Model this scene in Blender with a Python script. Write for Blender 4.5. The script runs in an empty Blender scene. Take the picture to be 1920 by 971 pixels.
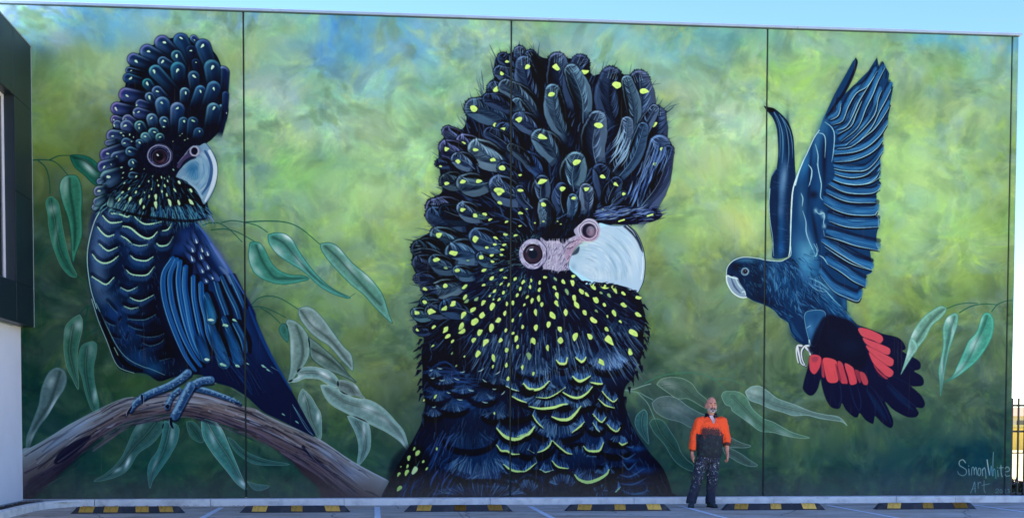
import bpy, bmesh, math, random
import numpy as np
from mathutils import Vector, Matrix
rad = math.radians
# ---------------------------------------------------------------- camera, sky, sun, exposure
CAM = dict(f=2209.055, cx=896.337, cy=876.882, yaw=0.089082, pitch=-0.037784, roll=0.0015967, h=1.342115, D=19.478)
def cam_axes():
    cy, sy = math.cos(CAM['yaw']), math.sin(CAM['yaw']); cp, sp = math.cos(CAM['pitch']), math.sin(CAM['pitch'])
    cr, sr = math.cos(CAM['roll']), math.sin(CAM['roll'])
    f = np.array([sy*cp, cy*cp, sp]); r = np.array([cy, -sy, 0.]); u = np.cross(r, f)
    return r*cr+u*sr, -r*sr+u*cr, f
def ground_at(x, y, z=0.0):
    """a point measured on the photograph, laid on the level z (metres)"""
    r, u, f = cam_axes()
    d = f*CAM['f']+r*(x-CAM['cx'])-u*(y-CAM['cy'])
    t = (z-CAM['h'])/d[2]
    return d[0]*t, d[1]*t-CAM['D']
# === BLENDER ONLY
SC_ = bpy.context.scene
COL = SC_.collection
def make_camera():
    r, u, f = cam_axes()
    cd = bpy.data.cameras.new('camera'); cam = bpy.data.objects.new('camera', cd); COL.objects.link(cam)
    m = Matrix(((r[0], u[0], -f[0]), (r[1], u[1], -f[1]), (r[2], u[2], -f[2]))).to_4x4()
    m.translation = Vector((0, -CAM['D'], CAM['h'])); cam.matrix_world = m
    cd.sensor_width = 36; cd.sensor_fit = 'HORIZONTAL'; cd.lens = CAM['f']/1920*36
    cd.shift_x = (960-CAM['cx'])/1920; cd.shift_y = -(485.5-CAM['cy'])/1920
    cd.clip_start = .1; cd.clip_end = 3000
    SC_.camera = cam
make_camera()
SUN_EL, SUN_AZ = rad(55), rad(-52)        # behind the wall, to the left (azimuth from +Y towards +X)
sdir = Vector((math.sin(SUN_AZ)*math.cos(SUN_EL), math.cos(SUN_AZ)*math.cos(SUN_EL), math.sin(SUN_EL)))
w = bpy.data.worlds.new('World'); SC_.world = w; w.use_nodes = True
wn = w.node_tree; wn.nodes.clear()
sky = wn.nodes.new('ShaderNodeTexSky'); sky.sky_type = 'NISHITA'; sky.sun_disc = False
sky.sun_elevation = SUN_EL; sky.sun_rotation = SUN_AZ; sky.altitude = 20; sky.air_density = 1.0; sky.dust_density = .1; sky.ozone_density = 4.0
bg = wn.nodes.new('ShaderNodeBackground'); bg.inputs[1].default_value = .12
wo = wn.nodes.new('ShaderNodeOutputWorld'); hsv = wn.nodes.new('ShaderNodeHueSaturation'); hsv.inputs['Hue'].default_value = .52; hsv.inputs['Saturation'].default_value = 1.22; wn.links.new(sky.outputs[0], hsv.inputs['Color']); wn.links.new(hsv.outputs[0], bg.inputs[0]); wn.links.new(bg.outputs[0], wo.inputs[0])
sl = bpy.data.lights.new('sun', 'SUN'); sl.energy = 4.9; sl.angle = rad(.5); sl.color = (1, .94, .84)
so = bpy.data.objects.new('sun', sl); COL.objects.link(so); so.location = (-10, 20, 30); so.rotation_euler = sdir.to_track_quat('Z', 'Y').to_euler()
SC_.view_settings.view_transform = 'Standard'; SC_.view_settings.look = 'None'; SC_.view_settings.gamma = 1; SC_.view_settings.use_curve_mapping = False
SC_.view_settings.exposure = 1.75
# light that falls on the shaded wall, per channel, at that exposure (measured on a grey wall)
WALL_LIGHT = (.97, .97, 1.25)
# ---------------------------------------------------------------- mural painter
# The mural is painted stroke by stroke into one picture (metres on the wall x metres up).
# Coordinates of the brush strokes were measured on the photograph and are turned into wall metres.
RES = 168.0
WX0, WX1, WZ0, WZ1 = -6.1, 11.15, 0.0, 8.05
CW, CH = int((WX1-WX0)*RES), int((WZ1-WZ0)*RES)
SC = RES/113.0                       # canvas pixels per measured pixel
_r, _u, _f = cam_axes()
def wall_xy(pts):
    p = np.asarray(pts, float).reshape(-1, 2)
    d = _f[None]*CAM['f'] + _r[None]*(p[:, :1]-CAM['cx']) - _u[None]*(p[:, 1:]-CAM['cy'])
    t = CAM['D']/d[:, 1]
    return np.stack([d[:, 0]*t, CAM['h']+d[:, 2]*t], 1)
def T(pts):
    w = wall_xy(pts)
    return np.stack([(w[:, 0]-WX0)*RES, (WZ1-w[:, 1])*RES], 1)
CR = dict(A=(160,50,4.857), B=(160,230,4.857), C=(150,380,4.857), D=(150,560,4.857), E=(400,560,3.237),
          F1=(800,80,6.067), F2=(1040,80,6.067), F3=(800,240,6.067), F4=(1040,240,6.067), F5=(760,360,6.067), F6=(960,390,5.711),
          G1=(760,500,6.067), G2=(990,500,6.067), G3=(760,640,6.067), G4=(980,640,6.067), G5=(710,780,6.068), G6=(980,780,6.068),
          H1=(1420,100,3.886), H2=(1420,300,4.854), H3=(1340,440,4.857), H4=(1460,580,4.223), H5=(1660,550,4.623),
          P2=(0,720,3.869), P3=(480,720,3.869), P4=(960,720,3.869), P5=(1440,720,3.869), W=(280,420,4.855), K=(220,680,6.069),
          L1=(40,280,3.735), L2=(30,560,3.236), L3=(380,400,4.413), L4=(440,560,3.034), L5=(1160,680,4.364), O=(0,0,1.0))
def q(c, *pts):
    ox, oy, s = CR[c]
    return [(ox+a/s, oy+b/s) for a, b in pts]
rng = np.random.RandomState(7)
C = np.zeros((CH, CW, 3), np.float32)
def col(c): return np.array(c, np.float32)/255.0
def smooth(pts, closed=False, n=6):
    p = np.asarray(pts, float)
    if len(p) < 3 and not closed: return p
    if closed: P = np.vstack([p[-1], p, p[0], p[1]])
    else: P = np.vstack([2*p[0]-p[1], p, 2*p[-1]-p[-2]])
    t = np.linspace(0, 1, n, endpoint=False)[:, None]
    out = []
    for i in range(1, len(P)-2):
        a, b, c, d = P[i-1], P[i], P[i+1], P[i+2]
        out.append(.5*((2*b)+(-a+c)*t+(2*a-5*b+4*c-d)*t*t+(-a+3*b-3*c+d)*t**3))
    out = np.vstack(out)
    if not closed: out = np.vstack([out, p[-1]])
    return out
def box(pts, pad):
    x0 = max(0, int(np.floor(pts[:, 0].min()-pad))); x1 = min(CW, int(np.ceil(pts[:, 0].max()+pad))+1)
    y0 = max(0, int(np.floor(pts[:, 1].min()-pad))); y1 = min(CH, int(np.ceil(pts[:, 1].max()+pad))+1)
    return x0, x1, y0, y1
def over(x0, x1, y0, y1, m, c):
    v = C[y0:y1, x0:x1]
    c = np.asarray(c, np.float32)
    v += (c-v)*m[..., None]
def seg_field(pts, rad, x0, x1, y0, y1):
    """signed 'coverage distance' (r - d) of a tapered poly-line, in canvas px"""
    out = np.full((y1-y0, x1-x0), -99., np.float32)
    for i in range(len(pts)-1):
        a, b = pts[i], pts[i+1]; ra, rb = rad[i], rad[i+1]
        pad = max(ra, rb)+4
        sx0 = max(x0, int(min(a[0], b[0])-pad)); sx1 = min(x1, int(max(a[0], b[0])+pad)+2)
        sy0 = max(y0, int(min(a[1], b[1])-pad)); sy1 = min(y1, int(max(a[1], b[1])+pad)+2)
        if sx1 <= sx0 or sy1 <= sy0: continue
        X = np.arange(sx0, sx1, dtype=np.float32)[None]-a[0]; Y = np.arange(sy0, sy1, dtype=np.float32)[:, None]-a[1]
        d = b-a; L = d@d+1e-6
        t = np.clip((X*d[0]+Y*d[1])/L, 0, 1)
        dist = np.sqrt((X-t*d[0])**2+(Y-t*d[1])**2)
        o = out[sy0-y0:sy1-y0, sx0-x0:sx1-x0]
        np.maximum(o, ra+(rb-ra)*t-dist, out=o)
    return out
def stroke(pts, w, c, a=1., w1=None, wm=None, soft=1., sm=4, raw=False):
    """brush stroke; w = width (measured px) at start, wm middle, w1 end"""
    p = np.asarray(pts, float) if raw else T(pts)
    if len(p) > 2: p = smooth(p, n=sm)
    n = len(p); t = np.linspace(0, 1, n)
    w1 = w if w1 is None else w1
    ww = w+(w1-w)*t if wm is None else np.where(t < .5, w+(wm-w)*np.sin(t*np.pi), w1+(wm-w1)*np.sin(t*np.pi))
    r = np.maximum(ww*SC/2, .25)
    s = max(soft*SC/2, .5)
    b = box(p, r.max()+s+2)
    if b[1] <= b[0] or b[3] <= b[2]: return
    f = seg_field(p, r, *b)
    over(*b, np.clip(f/s/1.0+.5, 0, 1)*a, col(c))
def sdf_poly(p, x0, x1, y0, y1, step=1):
    X = np.arange(x0, x1, step, dtype=np.float32)[None]; Y = np.arange(y0, y1, step, dtype=np.float32)[:, None]
    dm = np.full((Y.shape[0], X.shape[1]), 1e9, np.float32); ins = np.zeros(dm.shape, bool)
    n = len(p)
    for i in range(n):
        a, b = p[i], p[(i+1) % n]; d = b-a; L = d@d+1e-9
        t = np.clip(((X-a[0])*d[0]+(Y-a[1])*d[1])/L, 0, 1)
        np.minimum(dm, (X-a[0]-t*d[0])**2+(Y-a[1]-t*d[1])**2, out=dm)
        if a[1] != b[1]:
            c = (a[1] > Y) != (b[1] > Y)
            ins ^= c & (X < (b[0]-a[0])*(Y-a[1])/(b[1]-a[1])+a[0])
    return np.where(ins, np.sqrt(dm), -np.sqrt(dm))
def upsample(f, step, h, w):
    yy = np.arange(h)/step; xx = np.arange(w)/step
    y0 = np.minimum(yy.astype(int), f.shape[0]-2); x0 = np.minimum(xx.astype(int), f.shape[1]-2)
    ty = (yy-y0)[:, None]; tx = (xx-x0)[None]
    a = f[y0][:, x0]; b = f[y0][:, x0+1]; c = f[y0+1][:, x0]; d = f[y0+1][:, x0+1]
    return ((a*(1-tx)+b*tx)*(1-ty)+(c*(1-tx)+d*tx)*ty).astype(np.float32)
def field(pts, pad=2, big=False, sm=True, n=5):
    p = T(pts)
    if sm: p = smooth(p, True, n)
    b = box(p, pad)
    if big:
        st = 3
        f = sdf_poly(p, b[0], b[1]+2*st, b[2], b[3]+2*st, st)
        return b, upsample(f, st, b[3]-b[2], b[1]-b[0])
    return b, sdf_poly(p, *b)
def fill(pts, c, a=1., soft=1., big=False, sm=True, n=5):
    b, f = field(pts, soft*SC+2, big, sm, n)
    s = max(soft*SC, .8)
    over(*b, np.clip(f/s+.5, 0, 1)*a, col(c))
    return b, f
def blob(x, y, rx, ry, c, a=1., ang=0.):
    p = T([(x, y)])[0]; R_ = max(rx, ry)*SC*2.2
    b = box(np.array([p]), R_)
    if b[1] <= b[0] or b[3] <= b[2]: return
    X = np.arange(b[0], b[1])[None]-p[0]; Y = np.arange(b[2], b[3])[:, None]-p[1]
    ca, sa = math.cos(ang), math.sin(ang)
    u_ = (X*ca+Y*sa)/(rx*SC); v_ = (-X*sa+Y*ca)/(ry*SC)
    over(*b, (np.exp(-(u_*u_+v_*v_)*1.2)*a).astype(np.float32), col(c))
def ring(x, y, rx, ry, w, c, a=1., soft=1., jit=0., t0=0, t1=360):
    t = np.radians(np.linspace(t0, t1, 22))
    rr = 1+jit*rng.randn(22)
    stroke([(x+rx*k*math.cos(s), y+ry*k*math.sin(s)) for s, k in zip(t, rr)], w, c, a, soft=soft, sm=2)
def vnoise(h, w, cell, seed):
    r = np.random.RandomState(seed); gh, gw = int(h/cell)+3, int(w/cell)+3
    g = r.rand(gh, gw).astype(np.float32)
    yy = np.arange(h)/cell; xx = np.arange(w)/cell
    y0 = yy.astype(int); x0 = xx.astype(int)
    ty = (yy-y0)[:, None]; tx = (xx-x0)[None]; ty = ty*ty*(3-2*ty); tx = tx*tx*(3-2*tx)
    a = g[y0][:, x0]; b = g[y0][:, x0+1]; c = g[y0+1][:, x0]; d = g[y0+1][:, x0+1]
    return ((a*(1-tx)+b*tx)*(1-ty)+(c*(1-tx)+d*tx)*ty).astype(np.float32)-.5
def plume(pts, r0, r1, body, rim, a=1., side=0., spot=None, sc_=(225,232,180), barb=.5, tipfade=.25, glow=.6, edge=(4,14,38), mid=.0, rimw=.15, half=0., pt=1., body_fade=1.):
    """one painted feather: pts from base to tip (measured px), radii r0 base, r1 tip; round tip, lit rim, barbs, spot"""
    p = T(pts)
    if len(p) > 2: p = smooth(p, n=4)
    n = len(p)
    L = np.r_[0, np.cumsum(np.hypot(*np.diff(p, axis=0).T))]; tot = L[-1]+1e-6
    tt = L/tot; R_ = (r0+(r1-r0)*np.minimum(tt*1.6, 1))*SC*np.interp(tt, [0, .72, 1], [1, 1, pt])
    b = box(p, R_.max()+5)
    if b[1] <= b[0] or b[3] <= b[2]: return
    x0, x1, y0, y1 = b
    X = np.arange(x0, x1, dtype=np.float32)[None]; Y = np.arange(y0, y1, dtype=np.float32)[:, None]
    best = np.full((y1-y0, x1-x0), 1e9, np.float32); U = np.zeros_like(best); V = np.zeros_like(best); D = np.full_like(best, -99); LT_ = np.zeros_like(best)
    for i in range(n-1):
        A, B = p[i], p[i+1]; d = B-A; l2 = d@d+1e-6; l = math.sqrt(l2)
        t = np.clip(((X-A[0])*d[0]+(Y-A[1])*d[1])/l2, 0, 1)
        dx = X-A[0]-t*d[0]; dy = Y-A[1]-t*d[1]
        ds = np.sqrt(dx*dx+dy*dy); r = R_[i]+(R_[i+1]-R_[i])*t
        cov = r-ds; k = cov > D
        D = np.where(k, cov, D); V = np.where(k, (dx*-d[1]+dy*d[0])/l/r, V)
        over_t = ((X-A[0])*d[0]+(Y-A[1])*d[1])/l2
        LT_ = np.where(k, -(dx*.45+dy*.89)/(ds+.6), LT_)
        ut = (L[i]+np.where((i == n-2), np.maximum(over_t, t), t)*l)/tot
        U = np.where(k, ut, U)
    rr = R_[-1]
    m = np.clip(D/1.2+.5, 0, 1)
    fade = np.clip(U/tipfade, 0, 1) if tipfade > 0 else 1.
    dep = np.clip(D/rr, 0, 1)
    # dark outline under the feather
    over(*b, np.clip((D+3.0)/3.0, 0, 1)*.65*fade*a*np.clip(U*2.2, 0, 1), col(edge))
    bd = col(body); rm = col(rm_ if (rm_ := rim) is not None else body)
    ed = col(edge)
    tipw = np.clip((U-.35)/.65, 0, 1)
    rimv = np.exp(-((dep-.16)/rimw)**2)*(.15+.85*tipw)*np.clip(.5+.75*LT_, .08, 1.2)
    rimv = np.clip(rimv, 0, 1.4)
    sheen = np.exp(-((V+.35*(1 if side >= 0 else -1))/.38)**2)*tipw*glow
    ph = U*tot/(3.2*SC)-np.abs(V)*1.3
    fr = ph+.6*np.sin(U*9+3*V)
    barbs = (.5+.5*np.sin(fr*2*np.pi))**2*barb*np.clip(np.abs(V)*1.6, 0, 1)*tipw
    k = np.clip(.55*sheen+.28*barbs+.75*rimv, 0, 1)[..., None]
    base = ed+(bd-ed)*(np.clip(.25+.9*dep+.25*tipw, 0, 1)*(body_fade+(1-body_fade)*tipw))[..., None]
    if half:
        hv = np.clip(V*half*1.8+.15, -1, 1)[..., None]; base = np.where(hv > 0, base+(rm*.8-base)*hv*.62, base*(1+hv*.62))
    cc = base+(rm-base)*k
    if mid:
        q_ = np.exp(-(V*rr/1.1)**2)*np.clip(1.15-U, 0, 1)*mid
        cc = cc+(rm-cc)*q_[..., None]
    v = C[y0:y1, x0:x1]; mm = (m*fade*a)[..., None]
    v += (cc-v)*mm
    if spot is not None:
        for s in spot: daub(s[0], s[1], s[2], sc_)
def daub(x, y, r, c=(225,232,180), ang=None, el=1.25, a=1., halo=.7):
    """one small blotch of paint with an uneven, angular edge and a dark halo"""
    if halo: blob(x, y+r*.25, r*1.45, r*1.45, (3,12,34), .55*halo)
    ang = rng.uniform(0, 3.14) if ang is None else ang
    n = rng.randint(5, 8); t = (np.arange(n)+rng.uniform(-.25, .25, n))/n*2*np.pi
    rr = r*(.62+.5*rng.rand(n)); rr[0] *= 1.4
    px = rr*np.cos(t)*el; py = rr*np.sin(t)/el
    pts = [(x+a_*math.cos(ang)-b_*math.sin(ang), y+a_*math.sin(ang)+b_*math.cos(ang)) for a_, b_ in zip(px, py)]
    fill(pts, c, a, soft=.8, n=2)
    if r > 1.6: blob(x+r*.3, y+r*.25, r*.5, r*.5, (150,175,90) if c[2] < 170 else (150,175,190), .4)
def hairs(x, y, ang, n, length, spread, c, w=.6, a=.8, fan=.6, back=0.):
    """a little comb of thin parallel hairs"""
    for i in range(n):
        s = (i-(n-1)/2)/max(1, n-1)
        bx = x+math.cos(ang+1.57)*s*spread; by = y+math.sin(ang+1.57)*s*spread
        al = ang+s*fan+rng.randn()*.06; l = length*(.7+.5*rng.rand())
        e = (bx+math.cos(al)*l, by+math.sin(al)*l); m = (bx+math.cos(al-.12*s)*l*.5+back*s, by+math.sin(al)*l*.5)
        stroke([(bx, by), m, e], w*1.3, c, a, w1=.25, soft=.7, sm=3)
def inside(poly, n, seed=0):
    r = np.random.RandomState(seed); p = np.asarray(poly, float); lo, hi = p.min(0), p.max(0); out = []
    while len(out) < n:
        c = lo+(hi-lo)*r.rand(n*2, 2)
        k = np.zeros(len(c), bool)
        for i in range(len(p)):
            a, b = p[i], p[(i+1) % len(p)]
            if a[1] == b[1]: continue
            k ^= ((a[1] > c[:, 1]) != (b[1] > c[:, 1])) & (c[:, 0] < (b[0]-a[0])*(c[:, 1]-a[1])/(b[1]-a[1])+a[0])
        out += list(c[k])
    return out[:n]
def fur(poly, n, flow, length, w, cols, a=(.2, .6), seed=0, curl=.15, soft=.8):
    r = np.random.RandomState(seed+11)
    for x, y in inside(poly, n, seed):
        an = flow(x, y)+r.randn()*curl; l = length*(.5+r.rand()); k = cols[r.randint(len(cols))]; an2 = an+r.randn()*curl
        stroke([(x, y), (x+math.cos(an)*l*.5, y+math.sin(an)*l*.5), (x+math.cos(an)*l*.5+math.cos(an2)*l*.5, y+math.sin(an)*l*.5+math.sin(an2)*l*.5)],
               w*(.5+r.rand()), k, r.uniform(*a), w1=.2, wm=w, soft=soft, sm=2)
def leaf(outline, c, line, rib=None, a=.75, la=.85, lw=1.0, hi=None, dark=None, shade=.35, glw=.3):
    b, f = field(outline, 4)
    m = np.clip(f/1.2+.5, 0, 1)
    h_, w_ = f.shape
    c = (c[0]*.98, c[1]*.97, c[2]*1.0); a = min(1, a*(1.05 if glw > .1 else .85)); hi = [(x, y, rx*1.15, ry*1.15, an, min(1, ha*1.35)) for x, y, rx, ry, an, ha in hi] if hi else None
    streak = vnoise(h_, w_, 7, int(abs(outline[0][0])))*.5+vnoise(h_, w_, 3, 5)*.3
    dep = np.clip(f/(5*SC), 0, 1)
    v = C[b[2]:b[3], b[0]:b[1]]
    base = col(c)[None, None]*(1+streak[..., None]*.35)
    dk = col(dark if dark else [k*.55 for k in c])[None, None]
    if rib:
        R1 = smooth(T(rib), n=4); sf = seg_field(R1, np.zeros(len(R1)), *b)
        band = np.exp(-((-sf)/(3.2*SC))**2)
        base = base+(dk-base)*(band*shade*2.0)[..., None].clip(0, 1)
    base = base+(col([min(255, k*1.5+18) for k in c])-base)*(np.exp(-((f/SC-2.6)/2.2)**2)*glw)[..., None]
    v += (base-v)*(m*a)[..., None]
    if hi:
        for (x, y, rx, ry, an, ha) in hi:
            p = T([(x, y)])[0]; X = np.arange(b[0], b[1])[None]-p[0]; Y = np.arange(b[2], b[3])[:, None]-p[1]
            ca, sa = math.cos(an), math.sin(an)
            u_ = (X*ca+Y*sa)/(rx*SC); v_ = (-X*sa+Y*ca)/(ry*SC)
            g = np.exp(-(u_*u_+v_*v_))*ha*m
            v += (col((215,232,238))-v)*g[..., None]
    oc = list(outline)+[outline[0]]
    stroke(oc, lw, line, la, soft=.9)
    if rib:
        stroke(rib, lw*.9, line, la*.9, w1=.5, soft=.9)
        o = [(x+1.3, y+.9) for x, y in rib]
        stroke(o, lw*.8, [k*.4 for k in c], .5, w1=.4, soft=1.2)

def punch(outline, amt, piv=.2, mul=(1, 1, 1)):
    """glaze a painted figure: deepen darks, lift lights"""
    b, f = field(outline, 2, big=True)
    m = np.clip(f/3+.5, 0, 1)[..., None]
    v = C[b[2]:b[3], b[0]:b[1]]
    lum = v.mean(2, keepdims=True)+.01
    t = np.clip(v*np.clip((lum+(lum-piv)*amt)/lum, .35, 1.08)*np.array(mul, np.float32), 0, 1)
    v += (t-v)*m
# ---------------------------------------------------------------- painted background: sky blue, foliage greens, deep teal at the foot
GX = [0,40,160,280,400,520,640,760,880,1000,1120,1240,1360,1480,1600,1720,1840,1920]
GY = [10,45,90,140,200,260,320,380,440,500,560,620,680,740,800,860,930]
GC = {
10:[(150,180,235),(135,175,235),(70,160,225),(95,165,205),(90,160,195),(95,165,205),(70,150,205),(90,160,195),(125,175,180),(105,155,135),(90,160,180),(85,150,185),(80,145,165),(105,165,140),(115,160,125),(70,160,215),(75,160,215),(60,155,215)],
45:[(150,180,235),(130,170,235),(80,165,225),(115,170,195),(105,165,190),(110,170,195),(70,150,210),(100,165,195),(140,185,170),(115,160,125),(95,165,185),(80,150,175),(90,155,155),(125,175,125),(125,165,125),(80,165,215),(90,165,205),(75,160,210)],
90:[(110,160,225),(80,160,230),(135,190,185),(130,180,160),(145,180,135),(150,185,150),(75,150,210),(100,165,195),(140,190,165),(120,165,150),(115,175,175),(105,170,185),(100,160,145),(140,190,110),(130,170,125),(120,165,130),(110,170,155),(110,165,150)],
140:[(100,150,130),(115,160,110),(165,200,140),(140,180,120),(140,175,110),(165,195,125),(110,165,180),(115,175,180),(140,190,140),(125,170,150),(135,175,145),(115,165,150),(140,180,145),(150,195,95),(135,180,105),(130,165,95),(125,170,130),(130,170,115)],
200:[(125,158,70),(130,162,72),(165,190,130),(130,160,90),(150,180,115),(160,195,170),(140,195,170),(130,195,145),(145,200,120),(140,180,150),(130,170,120),(125,160,105),(165,195,165),(150,195,110),(140,190,90),(150,190,110),(135,175,105),(130,170,100)],
260:[(122,155,62),(126,157,66),(125,155,80),(110,140,80),(150,185,120),(160,200,140),(165,205,165),(150,205,145),(150,200,115),(140,190,120),(130,175,110),(150,180,125),(180,210,165),(160,205,120),(140,185,95),(155,195,120),(145,185,110),(125,165,85)],
320:[(80,105,50),(85,110,50),(90,115,65),(110,140,80),(140,185,130),(140,205,115),(160,210,150),(165,215,135),(160,205,110),(150,200,110),(140,190,105),(165,195,115),(165,205,120),(155,200,110),(150,195,100),(165,205,120),(150,195,110),(125,165,85)],
380:[(55,85,50),(60,90,50),(70,100,65),(90,120,80),(140,185,105),(150,210,115),(150,210,130),(175,215,120),(170,205,110),(150,195,100),(140,185,100),(160,190,105),(155,195,115),(150,195,105),(150,200,105),(160,210,115),(150,195,105),(125,165,85)],
440:[(35,70,50),(40,75,50),(55,85,60),(70,100,70),(105,145,85),(135,185,105),(150,195,110),(160,195,105),(150,180,95),(130,165,90),(130,165,90),(140,175,95),(150,190,105),(140,180,95),(150,195,105),(155,205,110),(145,190,95),(120,160,80)],
500:[(20,70,60),(25,72,55),(45,78,55),(60,90,65),(95,130,85),(115,150,90),(140,180,100),(150,180,95),(130,155,85),(110,140,80),(110,140,80),(120,150,90),(125,155,90),(130,160,85),(140,175,90),(140,180,90),(125,165,80),(105,140,75)],
560:[(12,66,58),(15,68,55),(38,74,55),(55,85,60),(75,105,75),(105,145,90),(130,170,95),(125,155,85),(110,140,80),(95,125,80),(95,125,80),(105,135,85),(110,140,90),(115,145,85),(125,155,80),(120,155,80),(110,140,80),(90,120,75)],
620:[(8,62,56),(12,64,54),(32,72,52),(50,85,50),(65,95,60),(90,125,75),(115,145,80),(105,135,75),(95,120,75),(85,110,75),(80,110,75),(90,115,75),(95,125,85),(100,130,85),(105,130,75),(100,130,75),(90,120,80),(80,110,80)],
680:[(6,60,55),(10,62,54),(30,70,50),(55,90,50),(60,92,55),(75,105,65),(90,120,70),(95,120,68),(80,105,65),(70,95,65),(65,95,65),(70,100,70),(80,110,75),(85,115,75),(90,115,70),(80,110,75),(75,105,80),(65,95,75)],
740:[(6,58,54),(8,60,54),(28,70,50),(50,85,52),(50,85,58),(62,95,65),(75,105,65),(75,100,62),(60,88,62),(50,80,65),(45,78,65),(50,85,68),(60,95,72),(75,105,70),(80,105,65),(70,100,72),(62,98,75),(52,88,72)],
800:[(6,56,52),(8,58,54),(20,66,54),(25,75,52),(30,80,55),(40,85,65),(55,90,60),(55,85,60),(40,75,60),(35,70,62),(35,70,62),(40,78,65),(50,85,66),(65,98,66),(68,98,64),(55,90,72),(40,80,72),(35,75,68)],
860:[(8,54,50),(10,56,54),(14,68,60),(18,74,62),(20,78,56),(22,72,60),(36,80,58),(35,74,60),(30,68,58),(25,62,60),(25,62,60),(30,72,66),(36,78,66),(50,86,62),(36,78,68),(18,70,74),(6,62,74),(14,62,66)],
930:[(8,50,48),(10,54,52),(12,62,60),(14,66,60),(12,62,58),(12,62,58),(20,66,56),(20,62,58),(18,58,56),(16,56,58),(16,56,58),(18,62,62),(24,66,62),(18,62,66),(8,60,68),(4,58,70),(2,54,66),(8,56,62)]}
def paint_background():
    xs = WX0+(np.arange(CW)+.5)/RES; zs = WZ1-(np.arange(CH)+.5)/RES
    gx = wall_xy([(x, 500) for x in GX])[:, 0]; gz = wall_xy([(960, y) for y in GY])[:, 1]
    G = np.array([GC[y] for y in GY], np.float32)/255.
    G *= np.interp(GY, [300, 460, 700, 930], [1.02, .95, .94, 1.1])[:, None, None]
    wob = 34
    nx = vnoise(CH, CW, 90, 1)+.5*vnoise(CH, CW, 34, 2); ny = vnoise(CH, CW, 80, 3)+.5*vnoise(CH, CW, 30, 4)
    fx = np.interp(xs, gx, np.arange(len(GX)))[None]+nx*.75
    fy = np.interp(zs, gz[::-1], np.arange(len(GY))[::-1])[:, None]+ny*1.0
    fx = np.clip(fx, 0, len(GX)-1.001); fy = np.clip(fy, 0, len(GY)-1.001)
    x0 = fx.astype(int); y0 = fy.astype(int); tx = (fx-x0)[..., None]; ty = (fy-y0)[..., None]
    tx = tx*tx*(3-2*tx)*.6+tx*.4; ty = ty*ty*(3-2*ty)*.6+ty*.4
    C[:] = (G[y0, x0]*(1-tx)+G[y0, x0+1]*tx)*(1-ty)+(G[y0+1, x0]*(1-tx)+G[y0+1, x0+1]*tx)*ty
    up = np.interp(zs, [0, 2.2, 4.0, 8], [.55, .75, 1.0, 1.0])[:, None, None].astype(np.float32)
    n1 = (vnoise(CH, CW, 60, 8)+.6*vnoise(CH, CW, 28, 9)+.35*vnoise(CH, CW, 13, 10))[..., None]
    n2 = (vnoise(CH, CW, 110, 12)+.6*vnoise(CH, CW, 44, 13))[..., None]
    C[:] *= 1+up*(n1*.13)
    C[:] += up*n2*np.array([.05, -.01, .04], np.float32)
    # drifting patches of mint, khaki and grey-green that follow the spray can
    wx = vnoise(CH, CW, 120, 31)*70+vnoise(CH, CW, 50, 32)*20; wy = vnoise(CH, CW, 110, 33)*70+vnoise(CH, CW, 44, 34)*18
    yy, xx = np.mgrid[0:CH, 0:CW]; yi = np.clip((yy+wy).astype(int), 0, CH-1); xi = np.clip((xx+wx).astype(int), 0, CW-1)
    top = np.interp(zs, [.6, 2.0, 4.2, 5.2], [.35, .5, .8, 1.])[:, None].astype(np.float32)
    for sd, cell_, cc, am, th in ((41, 62, (146,214,146), .65, .02), (42, 54, (126,164,124), .5, .05), (43, 58, (116,160,146), .6, .05), (44, 40, (100,134,96), .6, .08), (45, 34, (178,214,150), .5, .10), (46, 70, (190,210,140), .3, .12), (47, 44, (150,190,190), .38, .14)):
        n_ = (vnoise(CH, CW, cell_, sd)+.45*vnoise(CH, CW, cell_*.45, sd+20)+.14*vnoise(CH, CW, cell_*.2, sd+40))[yi, xi]
        m_ = np.clip((n_-th)*3.2, 0, 1)*am*top
        lum = C.mean(2, keepdims=True); tc = col(cc)[None, None]; tc = tc*(.35+.65*np.clip(lum/tc.mean(), .3, 1.15))
        C[:] += (tc-C)*m_[..., None]
    for sd, cell_, k_, th in ((61, 36, (1.28,1.22,.98), .10), (62, 44, (.70,.76,.84), .06), (63, 22, (1.2,1.18,.95), .16)):
        n_ = (vnoise(CH, CW, cell_, sd)+.45*vnoise(CH, CW, cell_*.4, sd+20)+.25*vnoise(CH, CW, cell_*.16, sd+40))[yi, xi]
        C[:] *= 1+(np.array(k_, np.float32)-1)*(np.clip((n_-th)*3, 0, 1)*(1-.6*top))[..., None]
    C[:] *= np.array((.95, .98, 1.06), np.float32)
    cell = .7*(vnoise(CH, CW, 4, 21)+vnoise(CH, CW, 2.2, 22))[..., None]
    C[:] *= 1+.035*cell
    np.clip(C, 0, 1, out=C)
paint_background()
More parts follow.
